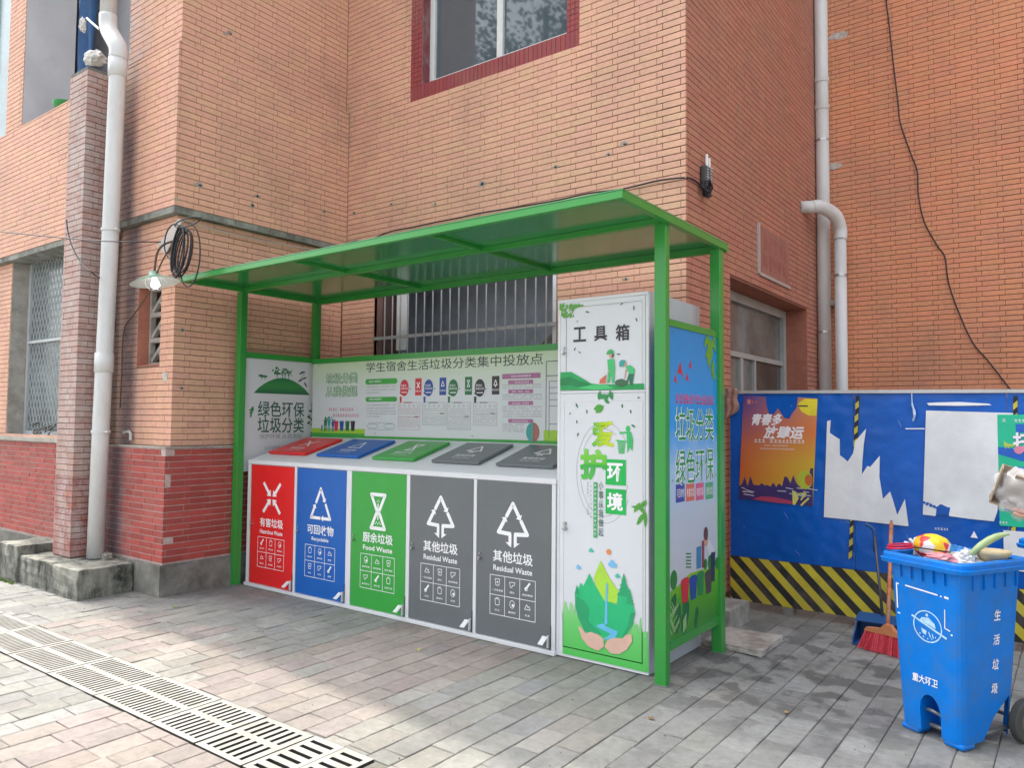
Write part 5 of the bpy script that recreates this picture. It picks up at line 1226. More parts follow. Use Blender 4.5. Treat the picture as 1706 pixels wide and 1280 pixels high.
pr = Print(PS, .0020); pr.poly([hq(735, 1080), hq(760, 1090), hq(800, 1160), hq(760, 1230), hq(735, 1225)]); pr.line(hq(780, 1120), hq(870, 1110), .012, .0002); pr.line(hq(870, 1110), hq(820, 1180), .012, .0003); pr.line(hq(820, 1235), hq(900, 1160), .014, .0004); pr.build('printed_runner', mat('ink_runner', (.62, .62, .16), .4), SP)
pr = Print(PS, .0018); c = hq(860, 975); pr.disc(c, .06, 18, ry=.075); pr.build('printed_swirl', mat('ink_swirl', (.45, .50, .04), .4), SP)
pr = Print(PS, .0026); pr.disc((c[0]+.03, c[1]+.0), .03, 14, ry=.045); pr.build('printed_swirl', mat('ink_swirl_orange', (.55, .14, .03), .4), SP)
def sheet_thing(pts, m, label, nm='poster', cat='poster', group=None, d=.0045):
    fr = [PH.at(a, b, d) for a, b in pts]; bk = [p+Vector((0, .001, 0)) for p in fr]; n = len(fr)
    mb = MB(); mb.mesh(fr+bk, [tuple(range(n))]+[(i, (i+1) % n, n+(i+1) % n, n+i) for i in range(n)])
    o = mb.build(nm, m); return tag(o, label, cat, group)
PAPER = mat('blank_paper', (.80, .81, .82), .7, var=.06, vs=5, bump=.3, bs=8, dirt=(.42, .42, .43), dirt_amt=.35, dirt_s=1.4)
# the torn white backing: a jagged skyline like tear
def q6(x, y): return hz6(x, y)
tear = [q6(783, 850), q6(800, 845), q6(796, 905), q6(825, 925), q6(842, 935), q6(843, 1010), q6(860, 1022), q6(880, 1040), q6(905, 1000), q6(915, 945), q6(940, 915), q6(966, 885), q6(955, 960), q6(948, 1045), q6(946, 1100), q6(972, 1060), q6(985, 1065), q6(1030, 1012), q6(1028, 1110), q6(1045, 1215), q6(1078, 1180), q6(1090, 1215), q6(1112, 1290), q6(1148, 1215), q6(1165, 1340), hz7(1162, 133), hz7(900, 103), hz7(768, 90), q6(770, 1240), q6(778, 1000)]
sheet_thing(tear, PAPER, 'torn white sheet with a jagged upper edge on the blue hoarding')
sheet_thing([q6(1247, 800), q6(1655, 812), q6(1580, 1290-12), hz7(1565, 110), hz7(1450, 98), hz7(1355, 85), hz7(1350, 45), hz7(1320, 30), hz7(1290, 85), hz7(1232, 78)], PAPER, 'blank white poster sheet between torn sheet and green poster')
pr = Print(PH, .0075); a = hr(230, 1150)
for k in range(6): pr.leaf((a[0]+k*.022, a[1]-k*.008), .03, .02, k*50, k*.0001)
pr.poly([hr(345, 1270), hr(355, 1195), hr(390, 1165), hr(440, 1190), hr(485, 1200), hr(470, 1270)]); 
tag(pr.build('torn_scrap', HBLUE), 'small blue tear marks at the lower corner of the blank white poster', 'paper scrap')
# tape and paper remains
pr = Print(PH, .003); pr.poly([q6(1250, 765), q6(1300, 762), q6(1400, 760), q6(1540, 768), q6(1555, 775), q6(1400, 778), q6(1260, 776)]); tag(pr.build('paper_strip', INKW), 'torn white paper strip above the blank poster', 'paper scrap')
pr = Print(PH, .003); pr.poly([q6(1150, 883), q6(1240, 883), q6(1240, 888), q6(1150, 888)]); tag(pr.build('tape_strip', INKW), 'thin white tape line left of the blank poster', 'tape')
mb = MB(); mb.tube(catmull([PH.at(*q6(1180, 720), .006), PH.at(*q6(1183, 770), .012), PH.at(*q6(1192, 800), .02), PH.at(*q6(1195, 825), .03), PH.at(*q6(1186, 850), .012)]), [.004]*6+[.007]*6+[.010]*6+[.008]*6+[.004], 6); tag(mb.build('hanging_tape', mat('clear_tape', (.5, .62, .8), .25)), 'curled strip of clear tape hanging from the top of the hoarding', 'tape')
pr = Print(PH, .003); pr.poly([hz7(1455, 185), hz7(1472, 155), hz7(1490, 190)]); tag(pr.build('paper_triangle', INKW), 'small white paper triangle on the hoarding above the blue bin', 'paper scrap')
pr = Print(PH, .003); a = hz7(1275, 140); b = hz7(1350, 147); noise_line(pr, a[0], b[0], a[1]-.01, .018, 4); tag(pr.build('printed_line', INKW), 'tiny line of white print under the blank poster', 'print')
pr = Print(PH, .0015)
for k in range(46): 
    x = rq.uniform(-2.3, .5); z = rq.uniform(.5, 1.74); pr.line((x, z), (x+rq.uniform(-.02, .04), z+rq.uniform(-.05, .02)), .0025, k*.00001)
tag(pr.build('scratches', mat('scratch_pale', (.25, .38, .62), .6), HO), kind='stuff')
# green poster
GP = thing('poster', (-.25, YH-.004, 1.2), 'mint green poster with rounded white lettering at the right edge', 'poster')
gx0, gx1 = hr(940, 300)[0], hr(940, 300)[0]+.46; gz1, gz0 = hr(940, 297)[1], hz7(1570, 128)[1]
PG = plY(YH-.006)
MB().box(gx0, gx1, YH-.006, YH-.005, gz0, gz1).build('sheet', mat('poster_mint', (.01, .50, .28), .45, var=.05), GP)
pr = Print(PG, .0008); a = hr(935, 610); b = hr(935, 680); pr.poly([(gx0, b[1]), (gx0, a[1]), (gx0+.12, a[1]-.01), (gx1, a[1]+.03), (gx1, a[1]-.09), (gx0+.14, b[1]-.045)]); a = hr(1120, 430); pr.rect(a[0], a[1]-.03, a[0]+.2, a[1]+.03, .0001); pr.rect(gx0+.03, hr(0, 770)[1]-.3, gx1-.03, hr(0, 770)[1]+.005, .0002)
pr.build('printed_wave', mat('poster_blue', (.01, .12, .55), .4), GP)
a = hr(1150, 560)
for (hh, m, d) in ((.04, mat('ink_ink_blue', (.01, .06, .25), .4), .0016), (.012, INKW, .0032)): Print(PG, d).text('扫码', (a[0]+.075, a[1]), .13, .22, bold=.02+hh).build('bubble_lettering', m, GP)
pr = Print(PG, .0022); c = hr(1025, 590)
for k in range(5): pr.leaf((c[0]-.005+.01*k, c[1]), .06, .012, 100+k*22, k*.0001)
pr.build('printed_leaves', mat('ink_yellow_leaf', (.50, .60, .10), .4), GP)
pr = Print(PG, .0050); c = hr(1150, 640); pr.disc(c, .028, 14); pr.disc((c[0]+.03, c[1]+.01), .02, 12, dh=.0002); pr.build('printed_dots', mat('ink_rose', (.75, .25, .40), .4), GP)
pr = Print(PG, .0012); a = hr(990, 350); noise_line(pr, a[0], a[0]+.055, a[1]-.012, .026, 9, .1); noise_line(pr, a[0]+.07, a[0]+.25, a[1]-.012, .022, 10, .1); a = hz7(1590, 112); noise_line(pr, a[0], a[0]+.09, a[1]-.01, .018, 11); pr.build('small_print', INKW, GP)
sheet_thing([(gx0+.02, gz0-.03), (gx0+.02, gz0-.30), (gx1, gz0-.31), (gx1, gz0-.03)], PAPER, 'white paper sheet below the mint green poster')
# rag over the end of the hoarding
rg_ = MB(); n, m_ = 12, 10; a = ph(1207, 645); b = ph(1228, 700)
for j in range(m_+1):
    for i in range(n+1):
        u = i/n; t = j/m_; x = a[0]-.03+u*.15+t*.02*(u-.2)+.008*math.sin(j*1.1); z = ztop(-2.3)+.045-t*(.30-.10*u)
        y = YH-.020-.022*abs(math.sin(u*9+t*1.3))-.008*math.sin(t*7+u*3)
        rg_.v.append((x, y, z))
for j in range(m_):
    for i in range(n): k = j*(n+1)+i; rg_.f.append((k, k+n+1, k+n+2, k+1)); rg_.mi.append(0); rg_.col.append(None)
o = rg_.build('rag', mat('brown_rag', (.34, .20, .16), .95, var=.35, vs=25, bump=.5, bs=40), smooth=True); md = o.modifiers.new('s', 'SOLIDIFY'); md.thickness = .005
tag(o, 'brown rag hung over the end of the blue hoarding', 'rag')

# ================================================================== DRAIN PIPES
def clamp(c, r, par, side=-1): 
    mb = MB(); mb.lathe(c, [(r+.001, -.012), (r+.006, -.012), (r+.006, .012), (r+.001, .012)], 16); mb.box(c[0]+side*(r+.055), c[0]+side*(r) if side > 0 else c[0]-r, c[1]-.006, c[1]+.006, c[2]-.006, c[2]+.006) if side < 0 else mb.box(c[0]+r, c[0]+r+.055, c[1]-.006, c[1]+.006, c[2]-.006, c[2]+.006)
    return mb.build('pipe_clamp', STEEL, par)
LP = thing('drain_pipe', (-7.27, 3.30, .27), 'wide white drain pipe standing beside the brick pilaster on the concrete block', 'pipe')
def lp_(px, py): q = PY(px, py, 3.34); return q
pts = [lp_(146, 925), lp_(163, 700), lp_(176, 480), lp_(188, 100)]
x_low = -7.262
pp = [Vector((-7.262, 3.345, .262)), Vector((-7.24, 3.345, 1.5)), Vector((-7.195, 3.345, 3.0)), Vector((-7.16, 3.345, 4.90))]
ub = Vector((-7.17, 3.345, 5.02)); u2 = Vector((-7.40, 3.345, 5.33)); u3 = Vector((-7.405, 3.345, 5.5))
mb = MB(); mb.tube(pp+[ub], .073, 18); mb.build('pipe_lower', PVC, LP, smooth=True)
mb = MB(); mb.tube(catmull([Vector((-7.16, 3.345, 4.93)), Vector((-7.175, 3.345, 5.05)), Vector((-7.36, 3.345, 5.27)), Vector((-7.39, 3.345, 5.42))], 5), .080, 18); mb.build('pipe_bend', PVC, LP, smooth=True)
mb = MB(); mb.tube([Vector((-7.39, 3.345, 5.38)), Vector((-7.39, 3.345, 9.5))], .073, 18); mb.build('pipe_upper', PVC, LP, smooth=True)
for z in (2.06, 4.84):
    x = -7.225 if z < 3 else -7.165; mb = MB(); mb.lathe((x, 3.345, z), [(.0735, -.09), (.082, -.088), (.082, .088), (.0735, .09)], 20); mb.build('coupling', PVC, LP, smooth=True)
for z, x in ((1.42, -7.242), (3.30, -7.19)): 
    mb = MB(); mb.lathe((x, 3.345, z), [(.074, -.012), (.083, -.012), (.083, .012), (.074, .012)], 18); mb.box(x-.13, x-.08, 3.34, 3.35, z-.008, z+.008); mb.box(x+.08, x+.13, 3.34, 3.35, z-.008, z+.008); mb.build('pipe_clamp', PVC, LP)
RP = thing('drain_pipe', (-2.32, 9.22, .1), 'white drain pipe in the wall corner behind the elbow pipe', 'pipe')
rx, ry = -2.335, 9.23
mb = MB(); mb.tube([(rx, ry, .1), (rx, ry, 9.5)], .075, 18); mb.build('pipe', PVC, RP, smooth=True)
for z in (5.63, 5.3): mb = MB(); mb.lathe((rx, ry, z), [(.0755, -.03), (.083, -.03), (.083, .03), (.0755, .03)], 18); mb.build('coupling', PVC, RP)
for z in (4.9, 2.62): clamp((rx, ry, z), .075, RP)
EP = thing('drain_pipe', (-2.10, 9.1, .1), 'white drain pipe with an elbow and a short horizontal arm', 'pipe')
ex = PY(1401, 500, 9.12).x
ea = PX(1335, 341, -2.405); 
mb = MB(); mb.tube([(ex-.004, 9.12, .1), (ex, 9.12, 3.70)], .066, 18); mb.build('pipe_upright', PVC, EP, smooth=True)
mb = MB(); mb.tube(catmull([Vector((ex, 9.12, 3.66)), Vector((ex, 9.12, 3.80)), Vector((ex-.03, 9.0, 3.93)), Vector((ex-.12, 8.80, 3.99)), Vector((ex-.2, 8.72, 3.985))], 5), .074, 18); mb.build('pipe_elbow', PVC, EP, smooth=True)
mb = MB(); mb.tube([Vector((ex-.16, 8.75, 3.988)), Vector((-2.43, 8.62, 3.975))], .068, 18); mb.build('pipe_arm', PVC, EP, smooth=True)
clamp((ex, 9.12, 3.25), .066, EP); MB().box(-2.4, ex, 9.2, 9.34, 2.93, 2.99).build('wall_bracket', CONCL, EP)

# ================================================================== LAMP, CABLES, BOX
lc = Vector((-6.86, 3.36, 2.93))
LA = thing('outdoor_lamp', (lc.x, lc.y, lc.z), 'green enamel shade lamp with a glowing bulb hanging by the wing corner', 'lamp')
tilt = Matrix.Rotation(R(10), 3, Vector((.6, -.8, 0)).normalized())
def lt(prof, n=32):
    mb = MB(); t = MB(); t.lathe((0, 0, 0), prof, n)
    mb.mesh([lc+tilt @ Vector(p) for p in t.v], t.f); return mb
q = PY(257, 462, 3.36); lc = Vector((q.x, 3.36, q.z)); LA.location = lc
lt([(.205, -.048), (.200, -.046), (.14, -.018), (.07, .008), (.04, .03), (.038, .05), (.0, .052)]).build('lamp_shade', mat('enamel_green', (.20, .36, .27), .35, coat=.3), LA, smooth=True)
lt([(.203, -.0495), (.14, -.024), (.07, .0), (.03, .008), (.0, .010)]).build('shade_inside', mat('enamel_white', (.62, .68, .66), .4), LA, smooth=True)
lt([(.0, -.105), (.022, -.100), (.036, -.082), (.038, -.062), (.028, -.035), (.018, -.01), (.018, .0)], 16).build('bulb', mat('lit_bulb', (1, .98, .95), .4, emit=1.1), LA, smooth=True)
mb = MB()
for k in range(8):
    a = R(45*k); pts = [lc+tilt @ Vector((r_*math.cos(a), r_*math.sin(a), h)) for r_, h in ((.075, -.005), (.08, -.06), (.05, -.105), (.012, -.118))]; mb.tube(pts, .0016, 4)
tag(mb.build('wire_guard', STEEL, LA), kind='stuff')
RUST = mat('rusty_rod', (.12, .075, .055), .8)
mb = MB(); mb.tube(catmull([lc+Vector((.0, .0, .05)), lc+Vector((0, .02, .22)), lc+Vector((.06, .06, .30)), lc+Vector((.13, .14, .33)), Vector((-6.52, 3.57, lc.z+.34))], 4), .010, 8); mb.build('lamp_arm', RUST, LA, smooth=True)
mb = MB(); mb.tube(catmull([lc+Vector((.04, .0, .03)), lc+Vector((.09, .03, .16)), lc+Vector((.16, .08, .30))], 4), .007, 6); mb.build('lamp_stay', RUST, LA)
# pale board / bracket at the corner
mb = MB(); a, b_, c_, d_ = [PY(x, y, 3.545) for x, y in ((297, 364), (304, 366), (275, 425), (262, 408))]; mb.mesh([a, b_, c_, d_]+[p+Vector((0, .02, 0)) for p in (a, b_, c_, d_)], [(3,2,1,0), (4,5,6,7), (0,1,5,4), (1,2,6,5), (2,3,7,6), (3,0,4,7)])
tag(mb.build('corner_bracket', mat('pale_wood', (.50, .45, .42), .7)), 'pale wooden bracket strip behind the coiled black cable', 'bracket')
CABLE = mat('black_cable', (.018, .02, .028), .5)
COI = MB(); rc = random.Random(14)
cc = PY(302, 420, 3.40)
for k in range(9):
    rx_ = .10+rc.uniform(-.02, .03); rz = .20+rc.uniform(-.035, .03); ox, oz = rc.uniform(-.02, .02), rc.uniform(-.02, .02); tl = rc.uniform(-.12, .12)
    pts = []
    for j in range(25):
        a = 2*math.pi*j/24; x, z = rx_*math.cos(a), rz*math.sin(a); pts.append(cc+Vector((ox+x*math.cos(tl)-z*math.sin(tl), k*.009-.04+.02*math.sin(a), oz+x*math.sin(tl)+z*math.cos(tl))))
    COI.tube(pts, .0062, 6, cap=False)
pts = [cc+Vector((.13+.16*math.cos(a), .0, -.05+.26*math.sin(a))) for a in [R(95-k*15) for k in range(19)]]; COI.tube(pts, .006, 6)
pts = [cc+Vector((.12+.20*math.cos(a), -.02, .235+.035*math.sin(a))) for a in [R(k*20) for k in range(18)]]; COI.tube(pts, .006, 6)
pts = [cc+Vector((-.10+.14*math.cos(a), -.02, .10+.15*math.sin(a))) for a in [R(60+k*16) for k in range(15)]]; COI.tube(pts, .006, 6)
tag(COI.build('cable_coil', CABLE, smooth=True), 'coil of black cable hung at the corner of the wing', 'cable')
def cable(pts, r, label, m=CABLE, nm='cable'):
    mb = MB(); mb.tube(catmull(pts, 5), r, 6); return tag(mb.build(nm, m, smooth=True), label, 'cable')
cable([Vector((-12.15, 3.50, 4.0)), PY(-60, 380, 3.05), PY(0, 386, 3.05), PY(80, 394, 3.05), PY(160, 401, 3.08), PY(220, 403, 3.2), PY(268, 403, 3.4)], .005, 'black cable strung across the pilaster to the coil')
cable([PY(111, 366, 3.15), PY(113, 385, 3.15), PY(120, 410, 3.14), PY(135, 437, 3.14), PY(158, 458, 3.15), PY(176, 470, 3.5), PY(187, 500, 3.55), PY(192, 540, 3.56), PY(188, 565, 3.56), PY(184, 590, 3.56)], .006, 'thin black cable drooping round the pilaster behind the white pipe')
cable([PY(252, 480, 3.45), PY(240, 500, 3.52), PY(222, 526, 3.55), PY(208, 545, 3.56), PY(204, 580, 3.565), PY(203, 620, 3.565), PY(200, 680, 3.565)], .0055, 'brown wire running from the lamp down the wing wall', RUST)
mx_ = lambda x, y: PX(x, y, -6.36)
cable([PX(304, 366, -6.42), PX(360, 383, -6.40), PX(420, 397, -6.40), PX(480, 409, -6.40), PX(528, 418, -6.40), PX(556, 424, -6.40)], .006, 'pale rope sagging under the ledge toward the shelter roof', mat('pale_rope', (.45, .42, .38), .8), 'rope')
cable([PY(x, y, 5.47) for x, y in ((560, 412), (590, 402), (612, 401), (650, 386), (690, 378), (722, 371), (768, 362), (800, 355), (850, 347), (880, 342), (930, 333), (980, 322), (1030, 316), (1062, 309), (1095, 301), (1125, 297), (1141, 296))], .007, 'dark cable running along the wall just above the shelter roof')
cable([PX(x, y, -2.39) for x, y in ((1144, 296), (1150, 297), (1158, 301), (1165, 307), (1170, 315), (1174, 318))], .008, 'short cable end looping into the grey junction box')
cable([PY(x, y, 9.33) for x, y in ((1455, -560), (1462, -300), (1470, -120), (1474, -20), (1480, 30), (1487, 95), (1496, 170), (1500, 205), (1517, 255), (1528, 285), (1530, 325), (1540, 370), (1562, 410), (1574, 428), (1580, 470), (1597, 520), (1620, 570), (1645, 600), (1670, 632), (1688, 655))], .007, 'long black cable wandering down the far right brick wall')
jb = thing('junction_box', tuple(PX(1178, 300, -2.36)), 'grey cable splice box with two white pegs on the return wall', 'junction box')
c = PX(1180, 290, -2.36)
mb = MB(); mb.box(-2.405, -2.35, c.y-.06, c.y+.085, c.z-.085, c.z+.065); mb.build('box_body', mat('box_dark', (.06, .065, .07), .5), jb, bevel=.014)
rk = random.Random(12)
for k in range(6):
    for yy in (-.035, .035): w_ = rk.uniform(.016, .026); MB().box(-2.35, -2.342-rk.random()*.004, c.y+yy-w_, c.y+yy+w_*rk.uniform(.7, 1), c.z-.065+k*.022, c.z-.065+k*.022+rk.uniform(.008, .014)).build('terminal', mat('box_pale', (.45, .47, .48), .4), jb)
for yy, h_ in ((-.03, .125), (.02, .105)): mb = MB(); mb.tube([(-2.36, c.y+yy, c.z+.05), (-2.36, c.y+yy, c.z+h_+.03)], .011, 10); mb.build('peg', INKW, jb)
mb = MB(); rj = random.Random(3)
for k in range(8):
    pts = [Vector((-2.355+rj.uniform(-.025, .02), c.y-.03+.055*math.cos(a)+rj.uniform(-.015, .015), c.z-.13+.05*math.sin(a)+rj.uniform(-.015, .015))) for a in [R(j*40+k*20) for j in range(8)]]; mb.tube(catmull(pts, 3), .008, 6)
mb.build('cable_knot', CABLE, jb, smooth=True)

# ================================================================== CONCRETE BLOCKS, LOOSE SLAB
def rough_block(nm, x0, x1, y0, y1, z0, z1, m, label, cat, seed, amp=.008, cuts=6, par=None):
    bm = bmesh.new(); bmesh.ops.create_cube(bm, size=1); 
    bmesh.ops.subdivide_edges(bm, edges=bm.edges, cuts=cuts, use_grid_fill=True)
    r = random.Random(seed)
    for v in bm.verts:
        v.co = Vector((x0+(v.co.x+.5)*(x1-x0), y0+(v.co.y+.5)*(y1-y0), z0+(v.co.z+.5)*(z1-z0)))+Vector((r.uniform(-amp, amp), r.uniform(-amp, amp), r.uniform(-amp, amp)*.6))
    me = bpy.data.meshes.new(nm); bm.to_mesh(me); bm.free(); me.materials.append(m); o = bpy.data.objects.new(nm, me); COL.objects.link(o)
    md = o.modifiers.new('b', 'BEVEL'); md.width = .006; md.segments = 2; md.angle_limit = R(50); md.limit_method = 'ANGLE'
    return tag(o, label, cat)
CW = mat('weathered_block', (.25, .25, .215), .92, var=.45, vs=7, bump=.7, bs=35, dirt=(.03, .035, .03), dirt_amt=1.0, dirt_s=6, stretch=(1, 1, .45))
rough_block('concrete_block', -7.97, -6.79, 2.985, 3.462, -.03, .252, CW, 'weathered concrete block carrying the pilaster and white pipe', 'block', 2)
rough_block('concrete_curb', -8.42, -7.975, 2.96, 3.40, -.03, .335, CW, 'higher mossy concrete curb at the left end of the pipe block', 'curb', 3)
rough_block('stone_slab', -2.10, -1.70, 5.07, 5.52, .002, .045, mat('pale_stone', (.45, .42, .38), .85, var=.12, vs=10, bump=.3, bs=60, dirt=(.16, .12, .09), dirt_amt=.7, dirt_s=4.5), 'loose pale stone slab on the paving behind the shelter post', 'slab', 4, .004, 5)
# rubble by the plinth
q = GZ(210, 925, .26); rr2 = random.Random(6)
rough_block('rubble', q.x-.06, q.x+.07, 3.36, 3.44, .253, .30, CH, 'broken grey rubble lump on the concrete block by the plinth', 'rubble', 8, .012, 3)
mb = MB(); a = PY(206, 721, 3.55); mb.tube([a, a+Vector((.10, -.0, .012)), a+Vector((.135, .0, -.01)), a+Vector((.135, .0, -.07))], .014, 8); tag(mb.build('pipe_stub', mat('grey_stub', (.5, .5, .5), .6)), 'small bent grey pipe stub above the red plinth', 'pipe')
# window sill flowers behind the mesh
mb = MB(); rf_ = random.Random(2)
for k in range(60):
    c = Vector((rf_.uniform(-9.7, -8.7), 3.73+rf_.uniform(-.03, .02), 1.345+rf_.random()*.13)); d = Vector((rf_.gauss(0, 1), rf_.gauss(0, 1), rf_.gauss(0, 1))).normalized(); e = d.orthogonal().normalized(); f2 = d.cross(e); s_ = .03; mb.c = None
    mb.face([c-e*s_, c-f2*s_*.5, c+e*s_, c+f2*s_*.5])
tag(mb.build('sill_plants', mat('dusty_leaf', (.16, .14, .12), .8, var=.5, vs=30)), 'row of small dusty plants on the sill of the meshed window', 'plants', kind='stuff')

# balcony bits: cloth, mop, foam and a green basin
def crumple(nm, c, r, m, label, cat, seed, sq=(1, 1, 1), amp=.35, sub=3, par=None, fr=3.0):
    bm = bmesh.new(); bmesh.ops.create_icosphere(bm, subdivisions=sub, radius=1); rr = random.Random(seed)
    from mathutils import noise
    for v in bm.verts:
        n = noise.noise(v.co*fr+Vector((seed, 0, 0))); n2 = noise.noise(v.co*fr*2.3+Vector((0, seed, 0))); v.co *= (1+amp*n+amp*.5*n2)
        v.co = Vector(c)+Vector((v.co.x*sq[0], v.co.y*sq[1], v.co.z*sq[2]))*r
    me = bpy.data.meshes.new(nm); bm.to_mesh(me); bm.free(); me.materials.append(m); o = bpy.data.objects.new(nm, me); COL.objects.link(o)
    if par: o.location = -par.location; o.parent = par
    else: tag(o, label, cat)
    return o
FOAM = mat('white_foam', (.72, .72, .70), .7, var=.1, vs=20)
c = PY(158, 97, 3.34); crumple('foam_piece', c, .12, FOAM, 'ragged white foam lump on top of the brick pilaster', 'foam', 3, (1.0, .7, .55), .5)
c = PY(150, 40, 3.7); mb = MB(); 
for j in range(9):
    for i in range(7):
        mb.v.append((c.x-.22+i*.075, 3.66+.05*math.sin(i*1.9+j*.3), 5.15+j*.18)); 
for j in range(8):
    for i in range(6): k = j*7+i; mb.f.append((k, k+1, k+8, k+7)); mb.mi.append(0); mb.col.append(None)
o = mb.build('hanging_cloth', mat('navy_cloth', (.03, .09, .22), .9, var=.2), smooth=True); md = o.modifiers.new('s', 'SOLIDIFY'); md.thickness = .006; tag(o, 'dark blue cloth hanging in the balcony opening beside the pipe', 'cloth')
mb = MB(); a = PY(145, 30, 3.4); b = PY(165, 48, 3.36); mb.tube([a, b], .012, 6); mp_ = thing('mop', tuple(a), 'white mop head on a stick poking out above the pilaster', 'mop'); mb.build('stick', PVC, mp_); crumple('mop_head', PY(138, 42, 3.4), .065, FOAM, None, None, 6, (.5, .5, 1.1), .5, par=mp_)
c = PY(97, 170, 3.62); mb = MB(); mb.lathe((c.x, 3.70, 4.96), [(.0, .0), (.09, .0), (.13, .14), (.135, .15), (.125, .14), (.085, .012), (.0, .012)], 20); tag(mb.build('basin', mat('green_plastic', (.05, .38, .10), .4), smooth=True), 'small green basin on the balcony ledge', 'basin')

# ================================================================== BROOM, DUSTPAN
BR = thing('broom', (-1.08, 5.66, 0), 'orange broom with red bristles leaning at the hoarding behind the bin', 'broom')
hb0 = Vector((-1.055, 5.70, .155)); ht0 = PY(1485, 872, 6.20)
mb = MB(); mb.tube([hb0, ht0], .0135, 10); mb.build('handle', mat('worn_orange_handle', (.52, .15, .06), .6, var=.45, vs=14, dirt=(.5, .42, .32), dirt_amt=.6, dirt_s=9), BR, smooth=True)
mb = MB(); mb.tube([ht0-(ht0-hb0).normalized()*.06, ht0+(ht0-hb0).normalized()*.02], [.015, .008], 10); mb.build('handle_tip', mat('wood_tip', (.25, .18, .12), .7), BR)
bx = Vector((.95, -.30, 0)).normalized(); by = Vector((.30, .95, 0)).normalized()
mb = MB(); cc2 = Vector((-1.05, 5.69, .145)); top = []; prof = [(-.16, .0), (-.15, .022), (-.05, .035), (-.02, .07), (.02, .07), (.05, .035), (.15, .022), (.16, .0)]
for s_ in (-1, 1):
    for x, z in prof: top.append(cc2+bx*x+by*(.022*s_)+Vector((0, 0, z-.02)))
n = len(prof); mb.mesh(top, [tuple(range(n)), tuple(reversed(range(n, 2*n)))]+[(i, n+i, n+(i+1) % n, (i+1) % n) for i in range(n)]); mb.build('broom_head', mat('orange_plastic', (.60, .22, .09), .5), BR)
mb = MB(); rb_ = random.Random(5)
for k in range(900):
    x = rb_.uniform(-.155, .155); y = rb_.uniform(-.02, .02); a = cc2+bx*x+by*y+Vector((0, 0, -.015)); e = cc2+bx*(x*1.22+rb_.uniform(-.008, .008))+by*(y*2.2-.02)+Vector((0, 0, -.14+rb_.uniform(-.004, .006))); d = Vector((rb_.uniform(-1, 1), rb_.uniform(-1, 1), 0)).normalized()*rb_.uniform(.001, .0022)
    mb.face([a-d, e-d, e+d, a+d])
tag(mb.build('bristles', mat('red_bristle', (.80, .085, .12), .6, var=.2, vs=60), BR), kind='stuff')
DPN = thing('dustpan', (-1.16, 5.86, 0), 'blue long-handled dustpan standing behind the broom head', 'dustpan')
DBL = mat('dustpan_blue', (.015, .08, .24), .45)
px = -1.30; pxx = -.98; y0 = 5.76
mb = MB()
mb.box(px, pxx, y0, y0+.26, .004, .010); mb.box(px, pxx, y0+.25, y0+.26, .010, .17); 
for sx, s1 in ((px, px+.008), (pxx-.008, pxx)):
    mb.mesh([(sx, y0, .01), (s1, y0, .01), (s1, y0+.25, .01), (sx, y0+.25, .01), (sx, y0+.02, .05), (s1, y0+.02, .05), (s1, y0+.25, .18), (sx, y0+.25, .18)], [(0,3,2,1),(4,5,6,7),(0,1,5,4),(1,2,6,5),(2,3,7,6),(3,0,4,7)])
mb.mesh([(px, y0+.10, .155), (pxx, y0+.10, .155), (pxx, y0+.25, .185), (px, y0+.25, .185), (px, y0+.10, .149), (pxx, y0+.10, .149), (pxx, y0+.25, .179), (px, y0+.25, .179)], [(3,2,1,0),(4,5,6,7),(0,1,5,4),(1,2,6,5),(2,3,7,6),(3,0,4,7)])
mb.build('pan', DBL, DPN); ptp = PY(1457, 892, 6.18); 
mb = MB(); mb.tube([Vector((-1.14, y0+.22, .17)), ptp], .010, 8); mb.build('handle', mat('dark_metal_tube', (.12, .12, .13), .4, metal=.5), DPN, smooth=True)
mb = MB(); mb.tube(catmull([ptp-Vector((0, 0, .12)), ptp, ptp+Vector((-.015, 0, .05)), ptp+Vector((-.06, -.01, .075))], 4), .013, 8); mb.build('grip', DBL, DPN, smooth=True)

